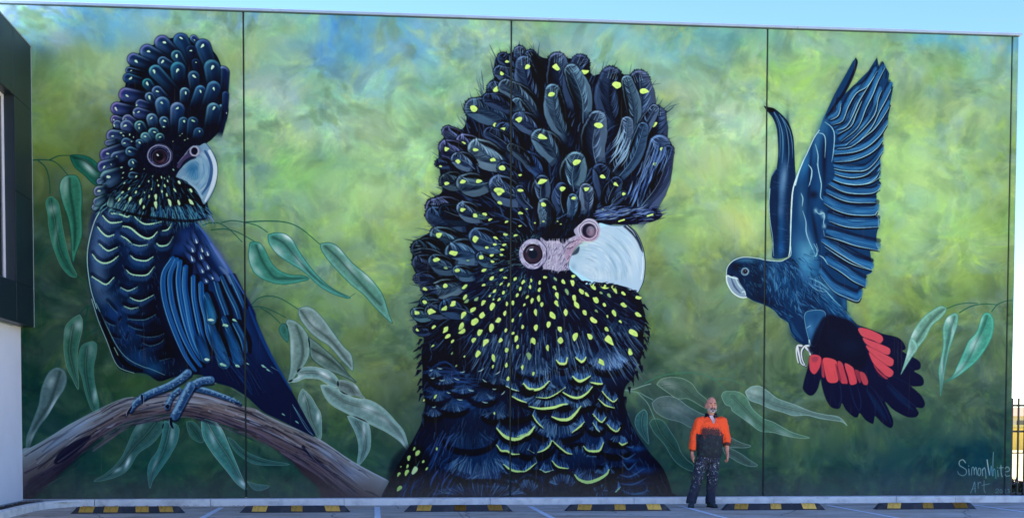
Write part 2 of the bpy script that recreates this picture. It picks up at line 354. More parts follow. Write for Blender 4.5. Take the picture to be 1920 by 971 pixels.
for b_ in [(1345,305,55,45,(185,200,135),.6),(1385,415,60,40,(195,215,120),.65),(1350,330,90,70,(160,215,130),.3),(1640,330,60,60,(155,205,125),.4),(1720,300,70,70,(160,215,130),.45),(1765,390,80,60,(155,210,125),.4),
           (700,235,60,55,(165,195,140),.55),(650,330,90,40,(150,215,120),.4),(560,330,80,26,(150,215,110),.5),(700,370,60,40,(180,220,120),.5),(640,420,70,26,(165,215,120),.4),(770,400,50,60,(180,205,110),.4),
           (500,160,45,30,(155,185,200),.55),(535,180,40,24,(160,190,200),.45),(490,90,40,26,(165,190,110),.55),(420,110,30,40,(165,190,110),.5),(560,80,70,26,(95,165,205),.5),(650,95,45,30,(60,145,215),.6),(615,120,40,22,(75,150,215),.5),
           (660,60,50,22,(80,160,215),.5),(730,90,50,26,(130,175,180),.5),(170,100,60,40,(165,190,100),.5),(150,60,50,22,(95,165,215),.5),(110,75,26,22,(170,180,200),.5),(215,45,60,18,(85,165,220),.6),(200,75,20,20,(60,150,230),.5),
           (205,130,55,22,(170,210,150),.5),(240,120,20,40,(150,190,190),.35),(255,155,40,60,(170,195,130),.3),(110,170,46,60,(130,160,62),.5),(100,240,50,60,(128,160,68),.5),(180,220,26,20,(75,105,60),.35),(170,260,50,26,(95,115,60),.5),
           (110,290,50,26,(110,140,55),.4),(75,350,22,60,(105,125,60),.5),(100,420,40,50,(20,75,55),.4),(130,400,40,24,(60,85,55),.4),(95,600,40,40,(55,90,65),.25),(130,640,40,26,(50,85,60),.25),(70,480,30,30,(10,72,60),.4),
           (290,720,80,40,(75,115,52),.4),(240,760,60,22,(40,85,58),.4),(215,850,30,26,(70,110,55),.35),(290,880,40,26,(10,72,62),.5),(350,880,30,20,(30,90,60),.3),(380,890,22,16,(60,100,60),.35),(400,860,26,16,(50,95,58),.3),
           (530,620,40,40,(110,140,85),.4),(620,580,60,30,(145,195,110),.4),(690,540,50,30,(150,200,110),.45),(560,560,60,20,(120,165,95),.4),(700,690,34,26,(135,155,80),.5),(690,740,36,26,(115,140,75),.4),(640,840,60,30,(30,78,66),.3),
           (735,780,30,60,(55,85,65),.4),(1235,510,26,60,(120,140,75),.45),(1290,440,50,50,(150,175,95),.4),(1260,300,40,60,(130,160,105),.4),(1200,80,40,26,(120,180,200),.4),(1250,110,36,30,(110,175,190),.4),(1150,55,50,18,(100,175,215),.5),
           (1180,110,60,20,(145,180,140),.4),(1080,70,60,18,(130,175,170),.4),(1330,100,50,40,(105,160,155),.4),(1300,170,50,30,(150,180,160),.35),(1390,140,40,30,(150,190,120),.4),(1370,215,60,22,(165,190,175),.35),(1400,270,50,20,(125,165,160),.35),
           (1430,60,60,18,(90,160,180),.4),(1500,150,50,40,(150,200,100),.5),(1520,200,40,40,(155,205,120),.4),(1560,90,40,26,(125,175,165),.4),(1620,70,30,20,(110,150,120),.4),(1670,80,30,20,(90,125,80),.4),(1690,60,26,18,(90,125,90),.35),
           (1740,70,40,18,(60,160,220),.6),(1800,80,50,16,(70,165,220),.5),(1750,110,40,20,(105,150,100),.4),(1790,130,30,22,(110,150,75),.5),(1835,140,26,20,(130,195,195),.4),(1720,140,26,18,(150,195,180),.4),(1870,90,22,16,(150,170,180),.45),
           (1860,190,30,30,(140,175,130),.3),(1700,200,40,40,(135,170,85),.4),(1850,300,30,90,(125,160,80),.4),(1690,450,60,50,(160,205,110),.5),(1820,440,50,60,(150,200,95),.45),(1640,560,40,30,(140,175,85),.4),(1700,560,60,30,(120,155,80),.35),
           (1800,520,40,20,(150,185,90),.4),(1290,560,60,26,(125,150,90),.3),(1340,600,50,40,(100,130,85),.3),(1270,620,40,20,(130,150,105),.3),(1300,690,60,16,(120,145,110),.35),(1260,680,26,20,(60,95,70),.3),(1450,620,20,40,(120,145,70),.35),
           (1560,820,30,30,(85,120,62),.35),(1500,830,16,34,(95,125,65),.45),(1460,860,16,30,(70,100,70),.35),(1700,800,50,26,(85,115,75),.3),(1800,720,50,36,(85,115,85),.35),(1650,700,40,20,(100,130,75),.35),(1760,820,80,30,(20,70,72),.35),
           (1850,840,40,22,(0,60,76),.4),(1680,850,60,22,(40,85,72),.3),(1590,880,60,20,(24,72,70),.3),(1640,905,10,14,(80,125,115),.35),(1668,903,8,12,(80,125,115),.3),(1310,650,80,10,(135,155,120),.3)]:
    blob(b_[0], b_[1], b_[2], b_[3], b_[4], b_[5], rng.uniform(-.5, .5))
g_ = C.mean(2, keepdims=True); C[:] = C+(g_-C)*.16
# loose curls of a wide brush in the upper foliage
for i in range(900):
    x = rng.uniform(60, 1890); y = rng.uniform(60, 620)
    p = T([(x, y)])[0]; xi = int(np.clip(p[0], 0, CW-1)); yi = int(np.clip(p[1], 0, CH-1))
    c0 = C[yi, xi]*255; k = rng.choice([1.2, .84, 1.12]); c1 = np.clip(c0*k+np.array([6, 8, 6])*rng.uniform(-1, 1, 3), 0, 240)
    an = rng.uniform(-1.2, 1.2); l = rng.uniform(10, 34); bend = rng.uniform(-12, 12)
    stroke([(x, y), (x+l*.5*math.cos(an)-bend*math.sin(an), y+l*.5*math.sin(an)+bend*math.cos(an)), (x+l*math.cos(an), y+l*math.sin(an))],
           rng.uniform(5, 14), c1, .10, w1=2, soft=12, sm=3)
for i in range(160):
    x = rng.uniform(50, 1880); y = rng.uniform(620, 925)
    p = T([(x, y)])[0]; xi = int(np.clip(p[0], 0, CW-1)); yi = int(np.clip(p[1], 0, CH-1))
    c1 = np.clip(C[yi, xi]*255*rng.choice([1.2, .84]), 0, 240)
    stroke([(x, y), (x+rng.uniform(-6, 6), y+rng.uniform(12, 40))], rng.uniform(8, 18), c1, .16, w1=4, soft=12)
# ---------------------------------------------------------------- painted gum leaves, twigs and the branch
SHEETS = []        # (name, label, outline in measured px, is_child_of_index)
def lf(label, *a, **k):
    leaf(*a, **k); SHEETS.append(('painted_leaf', label, a[0]))
G1c, G2c = (28,98,84), (60,120,112)
DK = (10,74,66)
def twig(pts, c=DK, w=2.2, a=.85, w1=1.4): stroke(pts, w, c, a, w1=w1, soft=1.2)
# left group
twig(q('L1',(80,75),(150,72),(240,90),(330,185)), w=2.4); twig(q('L1',(120,80),(170,130),(195,220),(200,310))); twig(q('L1',(195,75),(260,45),(340,42)))
lf('dark green painted leaf running behind the left cockatoo\'s nape', q('L1',(340,42),(430,40),(500,70),(545,120),(570,180),(560,260),(500,240),(440,180),(370,120)), (20,88,72), (6,72,60), q('L1',(345,45),(440,80),(530,150)), a=.95, hi=[(166,315,14,5,.8,.55)])
lf('tall green painted leaf left of the perched cockatoo\'s breast', q('L1',(345,178),(385,185),(415,240),(425,340),(420,440),(425,540),(420,620),(385,720),(362,790),(350,720),(345,600),(325,480),(290,380),(268,290),(272,230),(300,190)), (46,122,100), (10,74,64), q('L1',(335,200),(340,300),(362,430),(375,560),(365,700)), a=.9, hi=[(122,350,5,22,.1,.35),(113,345,4,14,.2,.3)])
lf('slender wavy painted leaf beside the dark cladding', q('L1',(215,330),(255,370),(272,440),(290,560),(320,700),(350,800),(388,884),(340,885),(280,820),(240,730),(210,640),(188,520),(185,460),(170,380),(185,340)), (40,112,94), (96,160,140), q('L1',(200,350),(225,460),(240,560),(270,700),(310,790),(375,880)), a=.9, hi=[(98,392,7,8,.3,.4),(104,440,3,20,.15,.25)])
twig(q('L1',(388,884),(430,920),(450,945)), a=.6)
twig(q('L2',(455,38),(410,60),(385,95))); twig(q('L2',(435,50),(420,140),(415,250)), w=3); twig(q('L2',(490,182),(440,210),(415,240)))
lf('small pale-edged painted leaf below the left cockatoo\'s breast', q('L2',(385,95),(402,130),(400,190),(380,270),(370,340),(372,420),(378,480),(376,548),(340,480),(310,420),(292,330),(290,250),(298,170),(340,120)), (50,104,88), (118,160,146), q('L2',(345,160),(330,240),(325,330),(345,420),(370,520)), a=.85, hi=[(147,609,7,9,0,.45),(127,622,6,9,0,.2)])
lf('narrow painted leaf nearest the left cockatoo\'s belly', q('L2',(460,255),(488,275),(485,340),(470,410),(475,500),(495,590),(502,665),(480,680),(455,665),(420,570),(400,480),(378,410),(380,340),(400,280)), (48,104,92), (90,138,124), q('L2',(430,290),(420,400),(430,500),(450,600),(470,670)), a=.85, hi=[(170,655,6,12,0,.25),(178,740,4,12,.1,.45)])
lf('grey drooping painted leaf low beside the white wall', q('L2',(250,412),(295,435),(308,490),(290,550),(250,610),(190,710),(150,760),(110,830),(70,925),(58,910),(60,840),(90,760),(135,640),(150,550),(180,470),(210,430)), (84,112,116), (44,88,86), q('L2',(265,440),(235,540),(200,640),(160,700),(100,800),(70,900)), a=.88, hi=[(95,715,6,10,.3,.35),(98,760,3,18,.5,.5),(58,818,3,10,.4,.4)])
twig(q('L2',(250,412),(270,370)), a=.5)
# middle group (upper)
twig(q('L3',(0,95),(60,78),(140,82),(230,140),(325,235)), w=2); twig(q('L3',(70,135),(180,128),(290,155),(430,232)), w=2); twig(q('L3',(155,75),(240,58),(340,72),(450,100),(535,155)), w=1.9); twig(q('L3',(340,72),(420,66),(560,62),(700,75),(820,130),(970,255)), w=2.4)
lf('plump teal painted leaf by the first wall joint', q('L3',(390,240),(460,238),(510,290),(560,390),(620,460),(720,505),(820,510),(880,540),(780,570),(650,585),(540,560),(440,505),(395,430),(378,340)), (50,128,114), (16,98,90), q('L3',(440,262),(480,370),(540,470),(600,530),(700,535),(860,530)), a=.85, hi=[(470,482,7,12,.0,.4),(482,507,12,5,.8,.35),(488,460,4,6,0,.3)])
lf('teal painted leaf with a long curling tip', q('L3',(540,175),(600,158),(680,168),(740,215),(790,300),(850,390),(930,490),(1010,570),(1100,635),(1215,690),(1190,700),(1080,665),(980,610),(900,540),(820,470),(720,410),(620,340),(560,270),(540,220)), (66,138,128), (14,92,90), q('L3',(580,195),(670,245),(750,340),(830,430),(930,530),(1060,620),(1190,690)), a=.88, hi=[(540,444,13,5,.5,.7),(520,470,12,6,.7,.45),(560,490,14,4,.9,.35)])
twig(q('L3',(1215,690),(1260,660)), w=1.4, a=.5)
lf('long pointed painted leaf hanging alone right of the others', q('L3',(975,248),(1050,240),(1110,268),(1170,330),(1240,410),(1360,510),(1450,610),(1500,700),(1540,830),(1568,908),(1500,850),(1420,770),(1330,670),(1230,590),(1140,500),(1040,390),(980,300)), (84,142,132), (16,82,84), q('L3',(1010,268),(1110,360),(1210,470),(1300,570),(1400,680),(1470,750)), a=.85, hi=[(638,468,10,4,.7,.5),(690,520,14,5,.8,.45),(655,500,14,5,.9,.3)])
# middle group (lower)
twig(q('L3',(400,755),(460,700),(540,682),(640,700),(790,790)), w=1.8); twig(q('L3',(390,770),(480,770),(570,800),(690,860)), w=1.8); twig(q('L3',(480,780),(560,830),(640,905)), w=1.8)
lf('short dark painted leaf tucked at the fork of two twigs', q('L4',(270,138),(300,150),(305,200),(300,245),(265,210),(250,170)), (40,100,92), (20,80,78), a=.85)
lf('grey-green painted leaf folded behind two paler leaves', q('L4',(420,215),(470,250),(540,310),(600,370),(650,430),(690,475),(620,440),(520,400),(440,340),(425,280)), (88,116,110), (24,52,62), q('L4',(430,280),(520,330),(600,390),(650,440)), a=.9, hi=[(600,670,8,4,.6,.3)])
lf('broad grey painted leaf in the middle group', q('L4',(360,55),(410,42),(460,65),(510,120),(560,190),(620,270),(665,320),(672,410),(640,380),(600,340),(540,270),(480,230),(420,180),(370,110)), (120,148,146), (50,106,96), q('L4',(370,62),(440,150),(540,230),(600,300),(660,380)), a=.92, hi=[(586,606,12,5,.9,.3)])
lf('upright grey painted leaf left in the middle group', q('L4',(300,115),(345,125),(390,165),(425,230),(425,310),(400,370),(350,430),(320,475),(300,470),(315,400),(315,300),(310,200),(290,140)), (112,144,138), (54,104,100), q('L4',(350,150),(380,240),(385,320),(360,400)), a=.92, hi=[(548,650,4,20,0,.3)])
lf('bright folded painted leaf over the others', q('L4',(300,470),(360,440),(355,405),(410,385),(480,390),(540,410),(585,455),(590,500),(540,490),(480,455),(400,450),(350,470)), (110,146,144), (190,212,210), q('L4',(370,420),(450,415),(520,440),(580,480)), a=.92, hi=[(606,700,9,4,.5,.75),(615,706,5,3,.5,.5),(560,706,10,3,-.5,.5)])
lf('twisted grey painted leaf by the perched cockatoo\'s tail', q('L4',(590,460),(640,465),(690,490),(720,540),(740,565),(690,550),(620,540),(585,500)), (104,126,124), (150,176,174), q('L4',(600,480),(650,500),(680,550)), a=.92, hi=[(668,722,8,3,1.0,.6)])
lf('small upright painted leaf standing on the branch', q('L4',(385,510),(430,550),(465,610),(490,660),(492,785),(470,780),(430,710),(390,640),(362,590),(365,545)), (92,128,122), (170,196,192), q('L4',(395,540),(415,600),(430,680),(470,770)), a=.92, hi=[(596,780,3,8,0,.6),(570,746,4,10,.3,.3)])
lf('bent painted leaf hanging under the big pale leaf', q('L4',(640,665),(720,680),(765,720),(772,830),(750,890),(710,940),(695,935),(705,850),(690,770)), (100,138,134), (160,190,186), q('L4',(690,700),(735,770),(740,840),(720,920)), a=.92, hi=[(682,805,3,16,0,.5),(690,790,3,18,0,.3)])
lf('biggest pale painted leaf sweeping toward the large cockatoo', q('L4',(488,490),(540,490),(610,525),(680,560),(770,575),(850,625),(920,700),(965,760),(990,865),(940,810),(870,760),(790,720),(700,680),(620,640),(550,600),(510,550)), (118,152,146), (170,200,194), q('L4',(520,510),(620,580),(720,610),(810,650),(890,710),(940,770),(980,850)), a=.94, hi=[(690,765,12,5,.3,.6),(720,785,12,4,.6,.35),(665,742,14,4,.3,.35),(755,830,4,12,-.4,.4)])
# leaves under the branch
lf('curved painted leaf under the branch, its tip pointing left', q('P2',(1010,270),(1080,245),(1150,255),(1190,290),(1160,360),(1100,430),(1000,500),(940,600),(880,650),(790,685),(680,700),(760,650),(840,580),(890,510),(930,420),(970,330)), (56,100,96), (104,150,146), q('P2',(1130,270),(1060,360),(980,440),(900,540),(800,640),(690,698)), a=.8, hi=[(239,866,3,10,.4,.8),(220,880,8,3,-.5,.5),(262,800,4,10,.6,.25)])
lf('wavy painted leaf hanging straight below the perched claw', q('P2',(1190,265),(1290,300),(1288,400),(1240,500),(1180,590),(1110,690),(1085,750),(1070,640),(1085,560),(1140,480),(1170,390)), (50,110,108), (110,158,154), q('P2',(1230,300),(1210,400),(1170,520),(1110,610),(1080,730)), a=.8, hi=[(322,815,4,16,.1,.35),(290,870,3,14,.4,.35)])
lf('small oval painted leaf under the branch', q('P2',(1350,270),(1400,268),(1450,320),(1480,400),(1450,420),(1390,385),(1360,330)), (44,92,86), (96,142,136), q('P2',(1375,285),(1420,340),(1460,410)), a=.7)
lf('small grey painted leaf crossing the first joint under the branch', q('P2',(1650,380),(1700,410),(1760,470),(1857,520),(1957,550),(2100,578),(1957,585),(1830,570),(1720,500),(1670,430)), (50,98,94), (96,142,138), q('P2',(1670,400),(1750,480),(1850,540),(2050,578)), a=.75)
lf('broad shiny painted leaf under the branch', q('P2',(1462,255),(1530,255),(1600,310),(1650,420),(1700,540),(1750,660),(1790,760),(1720,720),(1640,620),(1550,510),(1480,400),(1462,320)), (66,130,122), (180,208,204), q('P2',(1500,270),(1560,380),(1640,500),(1700,600),(1785,740)), a=.9, hi=[(455,905,8,4,.8,.8),(398,820,4,14,-.3,.4),(410,800,3,14,-.4,.4)])
lf('thin painted leaf tip at the first joint near the ground', q('P2',(1790,700),(1857,720),(1950,735),(1900,765),(1840,760)), (60,110,108), (120,160,160), a=.7)
# leaves beside the man
LT = (128,176,166)
twig(q('L5',(50,222),(120,212),(200,185),(262,168)), (150,190,178), 1.4); twig(q('L5',(60,225),(160,240),(220,270),(280,300)), (130,176,166), 1.1); twig(q('L5',(150,240),(230,320),(270,400),(300,470)), (130,176,166), 1.2)
twig(q('L5',(210,165),(330,110),(480,82),(640,82),(760,125),(830,180),(890,230)), (60,124,100), 2.2, .8); twig(q('L5',(770,130),(880,130),(980,160),(1060,195)), (70,130,108), 1.6, .7)
lf('grey-green painted leaf above the man\'s right shoulder', q('L5',(310,175),(350,130),(430,115),(520,125),(600,170),(650,240),(720,300),(720,370),(640,330),(560,290),(480,290),(400,240)), (84,112,98), (150,182,160), q('L5',(350,180),(430,175),(520,205),(600,270),(700,350)), a=.7, hi=[(1255,720,16,6,.3,.25)], glw=.06)
lf('large grey painted leaf reaching behind the man\'s shoulder', q('L5',(272,325),(320,285),(400,270),(480,290),(560,350),(650,400),(720,440),(680,520),(600,530),(500,480),(400,455),(330,420),(290,380)), (88,112,112), (148,176,172), q('L5',(330,340),(420,345),(500,390),(620,450)), a=.75, hi=[(1265,765,22,8,.4,.22)], glw=.06)
lf('lower right tip of a grey painted leaf beside the man\'s left elbow', q('L5',(850,600),(920,610),(1000,650),(1080,675),(1040,690),(960,690),(880,680)), (96,122,114), (150,180,172), q('L5',(860,620),(960,660),(1070,676)), a=.75, glw=.06)
lf('grey painted leaf tip beside the man\'s left hand', q('L5',(850,690),(920,700),(1000,740),(1070,790),(1135,835),(1080,845),(1000,820),(930,780),(870,740)), (90,116,112), (140,172,166), q('L5',(860,710),(960,750),(1060,820)), a=.75, glw=.06)
lf('small teal painted leaf against the large cockatoo\'s shoulder', q('L5',(205,378),(232,410),(232,500),(238,580),(245,660),(205,620),(160,560),(132,490),(150,420)), (56,116,112), (128,176,170), q('L5',(200,400),(185,470),(190,540),(225,630)), a=.8, glw=.06)
lf('long outlined painted leaf left of the man', q('L5',(250,490),(275,460),(320,456),(370,480),(430,570),(480,650),(510,730),(560,790),(610,830),(620,880),(560,870),(480,820),(430,760),(370,660),(290,570)), (44,94,84), (120,168,158), q('L5',(300,470),(340,560),(400,640),(470,720),(540,780),(600,825)), a=.7, glw=.06)
lf('pale green painted leaf across the joint right of the man', q('L5',(840,270),(860,235),(920,230),(990,240),(1050,290),(1090,370),(1180,450),(1260,480),(1350,530),(1430,570),(1560,610),(1480,612),(1350,590),(1260,565),(1160,555),(1080,500),(1000,440),(930,390),(915,355),(870,335)), (96,148,124), (150,196,176), q('L5',(930,270),(1000,340),(1080,430),(1180,510),(1300,560),(1450,595),(1550,610)), a=.72, hi=[(1405,790,12,5,.9,.3),(1470,812,16,4,.4,.3)], glw=.06)
lf('pale blue-green painted leaf with a kinked tip', q('L5',(1035,235),(1080,195),(1150,188),(1220,230),(1300,290),(1440,340),(1560,390),(1680,420),(1800,440),(1868,510),(1830,480),(1760,468),(1640,450),(1540,425),(1430,428),(1340,400),(1240,370),(1150,330),(1070,300)), (120,160,160), (170,206,206), q('L5',(1060,240),(1160,280),(1260,330),(1400,370),(1560,405),(1720,445),(1800,468)), a=.75, hi=[(1412,735,14,8,.2,.3)], glw=.06)
# right group
twig(q('H5',(530,130),(620,95),(720,80),(800,85)), w=1.6); twig(q('H5',(640,165),(740,110),(850,90),(970,95)), w=2); twig(q('H5',(920,155),(970,95),(1040,65),(1100,58)), w=2)
lf('painted leaf whose tip crosses the flying cockatoo\'s tail', q('H5',(525,120),(520,160),(470,220),(400,280),(350,380),(280,470),(220,560),(170,640),(132,700),(150,640),(185,520),(210,400),(260,290),(340,190),(430,130),(480,105)), (104,158,142), (74,132,118), q('H5',(510,130),(420,200),(340,300),(270,410),(210,520),(150,670)), a=.9, hi=[(1728,585,14,4,-.9,.5),(1712,625,6,9,.6,.45),(1700,660,4,10,.6,.4)])
lf('middle narrow painted leaf at the right end of the mural', q('H5',(600,165),(630,190),(620,280),(590,370),(550,500),(520,640),(495,800),(475,885),(468,760),(460,660),(480,560),(500,440),(498,300),(530,210)), (88,152,138), (72,130,120), q('H5',(595,200),(565,300),(540,420),(515,560),(490,700),(478,860)), a=.9, hi=[(1778,598,6,8,0,.5),(1786,620,3,14,0,.3),(1766,690,2,16,0,.4)])
lf('rightmost broad painted leaf of the mural', q('H5',(860,165),(910,175),(938,240),(930,340),(890,440),(800,570),(700,660),(600,730),(510,768),(580,710),(620,630),(680,500),(720,410),(790,330),(830,210)), (64,150,130), (56,124,112), q('H5',(880,190),(840,300),(780,430),(720,560),(640,670),(520,765)), a=.9, hi=[(1826,645,8,16,.5,.45),(1838,600,4,10,.3,.35),(1800,690,6,16,.7,.35)])
# ---- the branch
BR = q('P2',(150,500),(220,455),(330,400),(480,300),(600,240),(760,165),(860,115),(960,90))+q('K',(220,385),(540,340),(820,330),(1100,370),(1400,480),(1578,520))+q('P3',(60,215),(200,285),(440,388),(700,560),(870,650),(990,720))+q('P3',(1000,840),(520,840),(470,770),(400,700),(330,640),(240,540),(100,440),(0,395))+q('P2',(1700,318),(1500,252),(1330,225),(1180,210),(1050,228),(900,275),(740,372),(610,482),(450,632),(300,762),(200,850),(140,870))
fill([(x+3, y+4) for x, y in BR], (6,36,40), .45, soft=9, n=3, big=True)
b_, f_ = field(BR, 2, big=True, n=4)
UP = q('P2',(150,500),(330,400),(600,240),(860,115))+q('K',(220,385),(820,330),(1400,480))+q('P3',(60,215),(440,388),(700,560),(990,720))
up_ = T(UP); uf = -seg_field(smooth(up_, n=4), np.zeros(len(smooth(up_, n=4))), *b_)   # distance below the upper edge
d_ = np.clip(-(-uf)/(62*SC), 0, 1) if False else None
dist = np.sqrt(np.maximum(sdf_poly(np.vstack([smooth(up_, n=3), smooth(up_, n=3)[::-1]+.01]), b_[0], b_[1], b_[2], b_[3], 4)*0, 0))
pp = smooth(up_, n=4)
Xs = (b_[0]+np.arange(0, b_[1]-b_[0], 1)).astype(np.float32)
yt = np.interp(Xs, pp[:, 0], pp[:, 1])
below = (np.arange(b_[2], b_[3])[:, None]-yt[None])/(62*SC)
thick = np.interp(Xs, T([(0,800),(120,800),(250,780),(350,760),(480,790),(620,860),(720,900)])[:, 0], [1.5,1.35,.85,.75,.85,1.15,1.3])[None]
t_ = np.clip(below/thick, 0, 1)[..., None]
c_a, c_b, c_c = col((142,152,166)), col((98,88,92)), col((32,26,40))
bc = np.where(t_ < .5, c_a+(c_b-c_a)*t_*2, c_b+(c_c-c_b)*(t_-.5)*2)
warm = np.interp(Xs, T([(0,800),(200,800),(380,800),(520,800),(720,800)])[:, 0], [0,.0,.8,.9,.35])[None, :, None]
bc = bc*(1-warm*.5)+warm*.5*(bc*.35+col((118,86,82))*.75)
m_ = np.clip(f_/1.5+.5, 0, 1)[..., None]
v = C[b_[2]:b_[3], b_[0]:b_[1]]; v += (bc-v)*m_
rb = np.random.RandomState(5)
for i in range(520):           # bark: long strokes that follow the branch
    s = rb.rand(); k = rb.rand()**.9
    px = 45+s*675
    def bp(px, k):
        p0 = np.interp(T([(px, 800)])[0][0], pp[:, 0], pp[:, 1]); X0 = T([(px, 800)])[0][0]
        th = np.interp(px, [0,120,250,350,480,620,720], [1.5,1.35,.85,.75,.85,1.15,1.3])*62*SC
        return (X0, p0+th*k)
    ln = rb.uniform(18, 90); kk = k+rb.randn()*.06
    P_ = [bp(px, k), bp(px+ln*.5, (k+kk)/2+rb.randn()*.02), bp(px+ln, kk)]
    if px+ln > 715: continue
    P_ = np.array(P_); c_ = [(176,186,208),(150,160,190),(22,20,36),(62,56,66),(108,98,102),(20,26,50),(150,132,140)][rb.randint(7)]
    if c_[0] > 100 and k > .6: c_ = (112,96,116)
    stroke(P_, rb.uniform(.8, 3.2), c_, rb.uniform(.25, .7), w1=.3, wm=rb.uniform(1, 3.5), soft=1.4, raw=True, sm=4)
stroke(q('P2',(160,498),(330,398),(600,238),(860,114),(960,92)), 1.6, (150,176,190), .7); stroke(q('P3',(0,190),(200,287),(440,388),(700,560),(960,700)), 2.2, (186,196,212), .75, soft=1.5)
stroke(q('P3',(340,450),(420,540),(520,620),(600,660)), 6, (14,14,36), .8, w1=1, soft=2.5); stroke(q('P3',(360,460),(440,560),(560,640)), 2, (150,160,190), .5, w1=.6)
fill(q('P2',(390,560),(440,480),(560,400),(660,370),(600,450),(500,530),(420,575)), (16,16,42), .85, soft=2); stroke(q('P2',(420,560),(520,490),(640,400)), 2.4, (96,88,110), .7, w1=.6)
stroke(q('P2',(180,640),(260,600),(330,570)), 4, (50,34,66), .6, w1=1, soft=2)
fill(q('P2',(170,845),(200,700),(330,620),(450,560),(600,470),(740,372),(600,490),(450,632),(300,762)), (24,16,44), .55, soft=5)
blob(*q('P3',(520,500))[0], 26, 9, (150,170,205), .55, .6); blob(*q('P3',(690,640))[0], 30, 12, (150,168,208), .55, .6); blob(*q('P2',(560,310))[0], 34, 9, (150,180,220), .55, -.5); blob(*q('P2',(400,430))[0], 34, 9, (140,165,205), .5, -.5)
fill(q('P3',(1000,840),(520,840),(450,740),(540,760),(700,800),(900,820)), (74,50,60), .5, soft=5)
SHEETS.append(('painted_branch', None, BR))
# ---------------------------------------------------------------- the perched cockatoo (left)
B1 = [(178,393),(184,364),(186,345),(190,323),(197,294),(204,262),(210,244),(215,225),(219,202),(230,177),(237,150),(242,130),(246,110),(262,99),(276,90),(296,80),(312,73),(329,71),(346,70),(364,74),(382,82),(396,93),(407,106),(415,126),(421,152),(423,175),(421,200),(418,225),(410,246),(396,262),(386,270),
      (396,282),(404,298),(407,315),(405,335),(398,360),(390,376),(389,383),(392,403),(384,408),(370,416),(387,442),(408,475),(432,508),(459,554),(467,575),(480,609),(499,650),(517,684),(545,730),(573,782),(590,816),(576,812),(554,801),(523,785),(493,770),(462,742),(434,725),(403,716),(390,708),(378,702),(352,702),(325,706),(298,714),(273,700),(238,697),(220,688),(212,669),(199,638),(184,601),(172,560),(163,512),(162,479),(165,455),(172,430),(180,405)]
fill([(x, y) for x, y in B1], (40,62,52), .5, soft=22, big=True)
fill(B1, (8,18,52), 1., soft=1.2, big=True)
SHEETS.append(('painted_cockatoo', 'painted cockatoo with a domed white-flecked crest perched on the branch', B1))
# -- body
BODY = [(173,400),(200,388),(230,392),(300,400),(350,408),(350,440),(330,470),(305,520),(300,570),(312,620),(335,670),(360,700),(325,704),(280,690),(230,690),(212,660),(185,600),(172,560),(164,500),(168,440)]
fill(BODY, (12,28,68), .9, soft=10)
for b_ in [(190,440,16,40,(96,110,190),.75),(182,480,14,36,(104,116,196),.7),(185,530,14,30,(110,120,190),.65),(205,410,18,12,(100,105,180),.7),(230,440,24,10,(60,84,170),.6),(200,560,16,14,(90,110,180),.5),(215,585,20,20,(26,56,140),.7),(240,620,20,24,(20,52,130),.6),
           (290,690,20,14,(30,80,150),.7),(260,670,26,18,(22,60,130),.6),(250,470,26,12,(36,60,140),.6),(270,455,20,8,(80,96,170),.4),(262,495,30,12,(24,60,140),.5),(240,540,24,14,(22,52,130),.5),(300,430,30,16,(16,28,70),.7),(320,470,16,60,(3,8,30),.9),(295,560,22,80,(4,12,44),.85),(320,640,30,50,(3,8,34),.9),(230,500,12,40,(12,24,72),.6)]:
    blob(*b_)
fur(BODY, 520, lambda x, y: 1.35+.2*math.sin(x*.1), 9, 1.2, [(70,100,190),(40,70,150),(110,130,200),(10,22,70),(6,14,50)], (.12, .38), 31)
# scalloped feather rows: dark lip above, pale ragged bar, soft blue below
def scallop(pts, w, c=(214,226,214), a=.9, lit=(60,88,168)):
    up = [(x, y+5) for x, y in pts]
    stroke(up, 9, lit, .35, w1=3, wm=11, soft=8)
    stroke([(x, y-5) for x, y in pts], 7, (6,12,40), .55, w1=3, wm=8, soft=6)
    stroke([(x+rng.randn()*.3, y+rng.randn()*.4) for x, y in pts], w*.6, c, a, w1=w*.4, wm=w, soft=.8)
    P_ = smooth(pts, n=7)
    for x, y in P_[::2]:
        stroke([(x+rng.randn(), y-1), (x+rng.randn()*1.2, y+rng.uniform(1.5, 4))], w*.45, c, a*.7, w1=.3, soft=.7)
for pts, w in [([(285,95),(340,98),(400,120),(430,130),(470,110)],3.2),([(205,120),(255,170),(300,180),(380,170)],3.4),([(490,120),(530,155),(590,190),(660,190),(740,170)],3),([(390,215),(450,225),(500,260),(550,300),(610,325),(660,310),(700,265)],4),
               ([(160,220),(200,270),(250,305),(310,290)],3.6),([(375,300),(420,330),(470,370)],2.6),([(480,375),(540,390),(610,378)],2),([(750,255),(800,240),(830,190)],2.4),([(700,370),(730,390),(800,375),(850,305)],3),([(175,375),(220,415),(265,435),(345,400)],3),
               ([(115,470),(150,515),(210,550),(280,535),(345,485)],3.6),([(460,480),(510,515),(600,525),(665,490)],3),([(420,610),(470,650),(570,660),(620,645),(670,580)],2.6),([(110,670),(170,710),(240,740),(310,675)],3.2),([(370,770),(440,800),(520,765)],1.8),([(455,860),(510,885),(570,885),(670,835)],2.2),([(400,940),(460,965),(530,950)],1.8)]:
    scallop(q('C', *pts), w*.82)
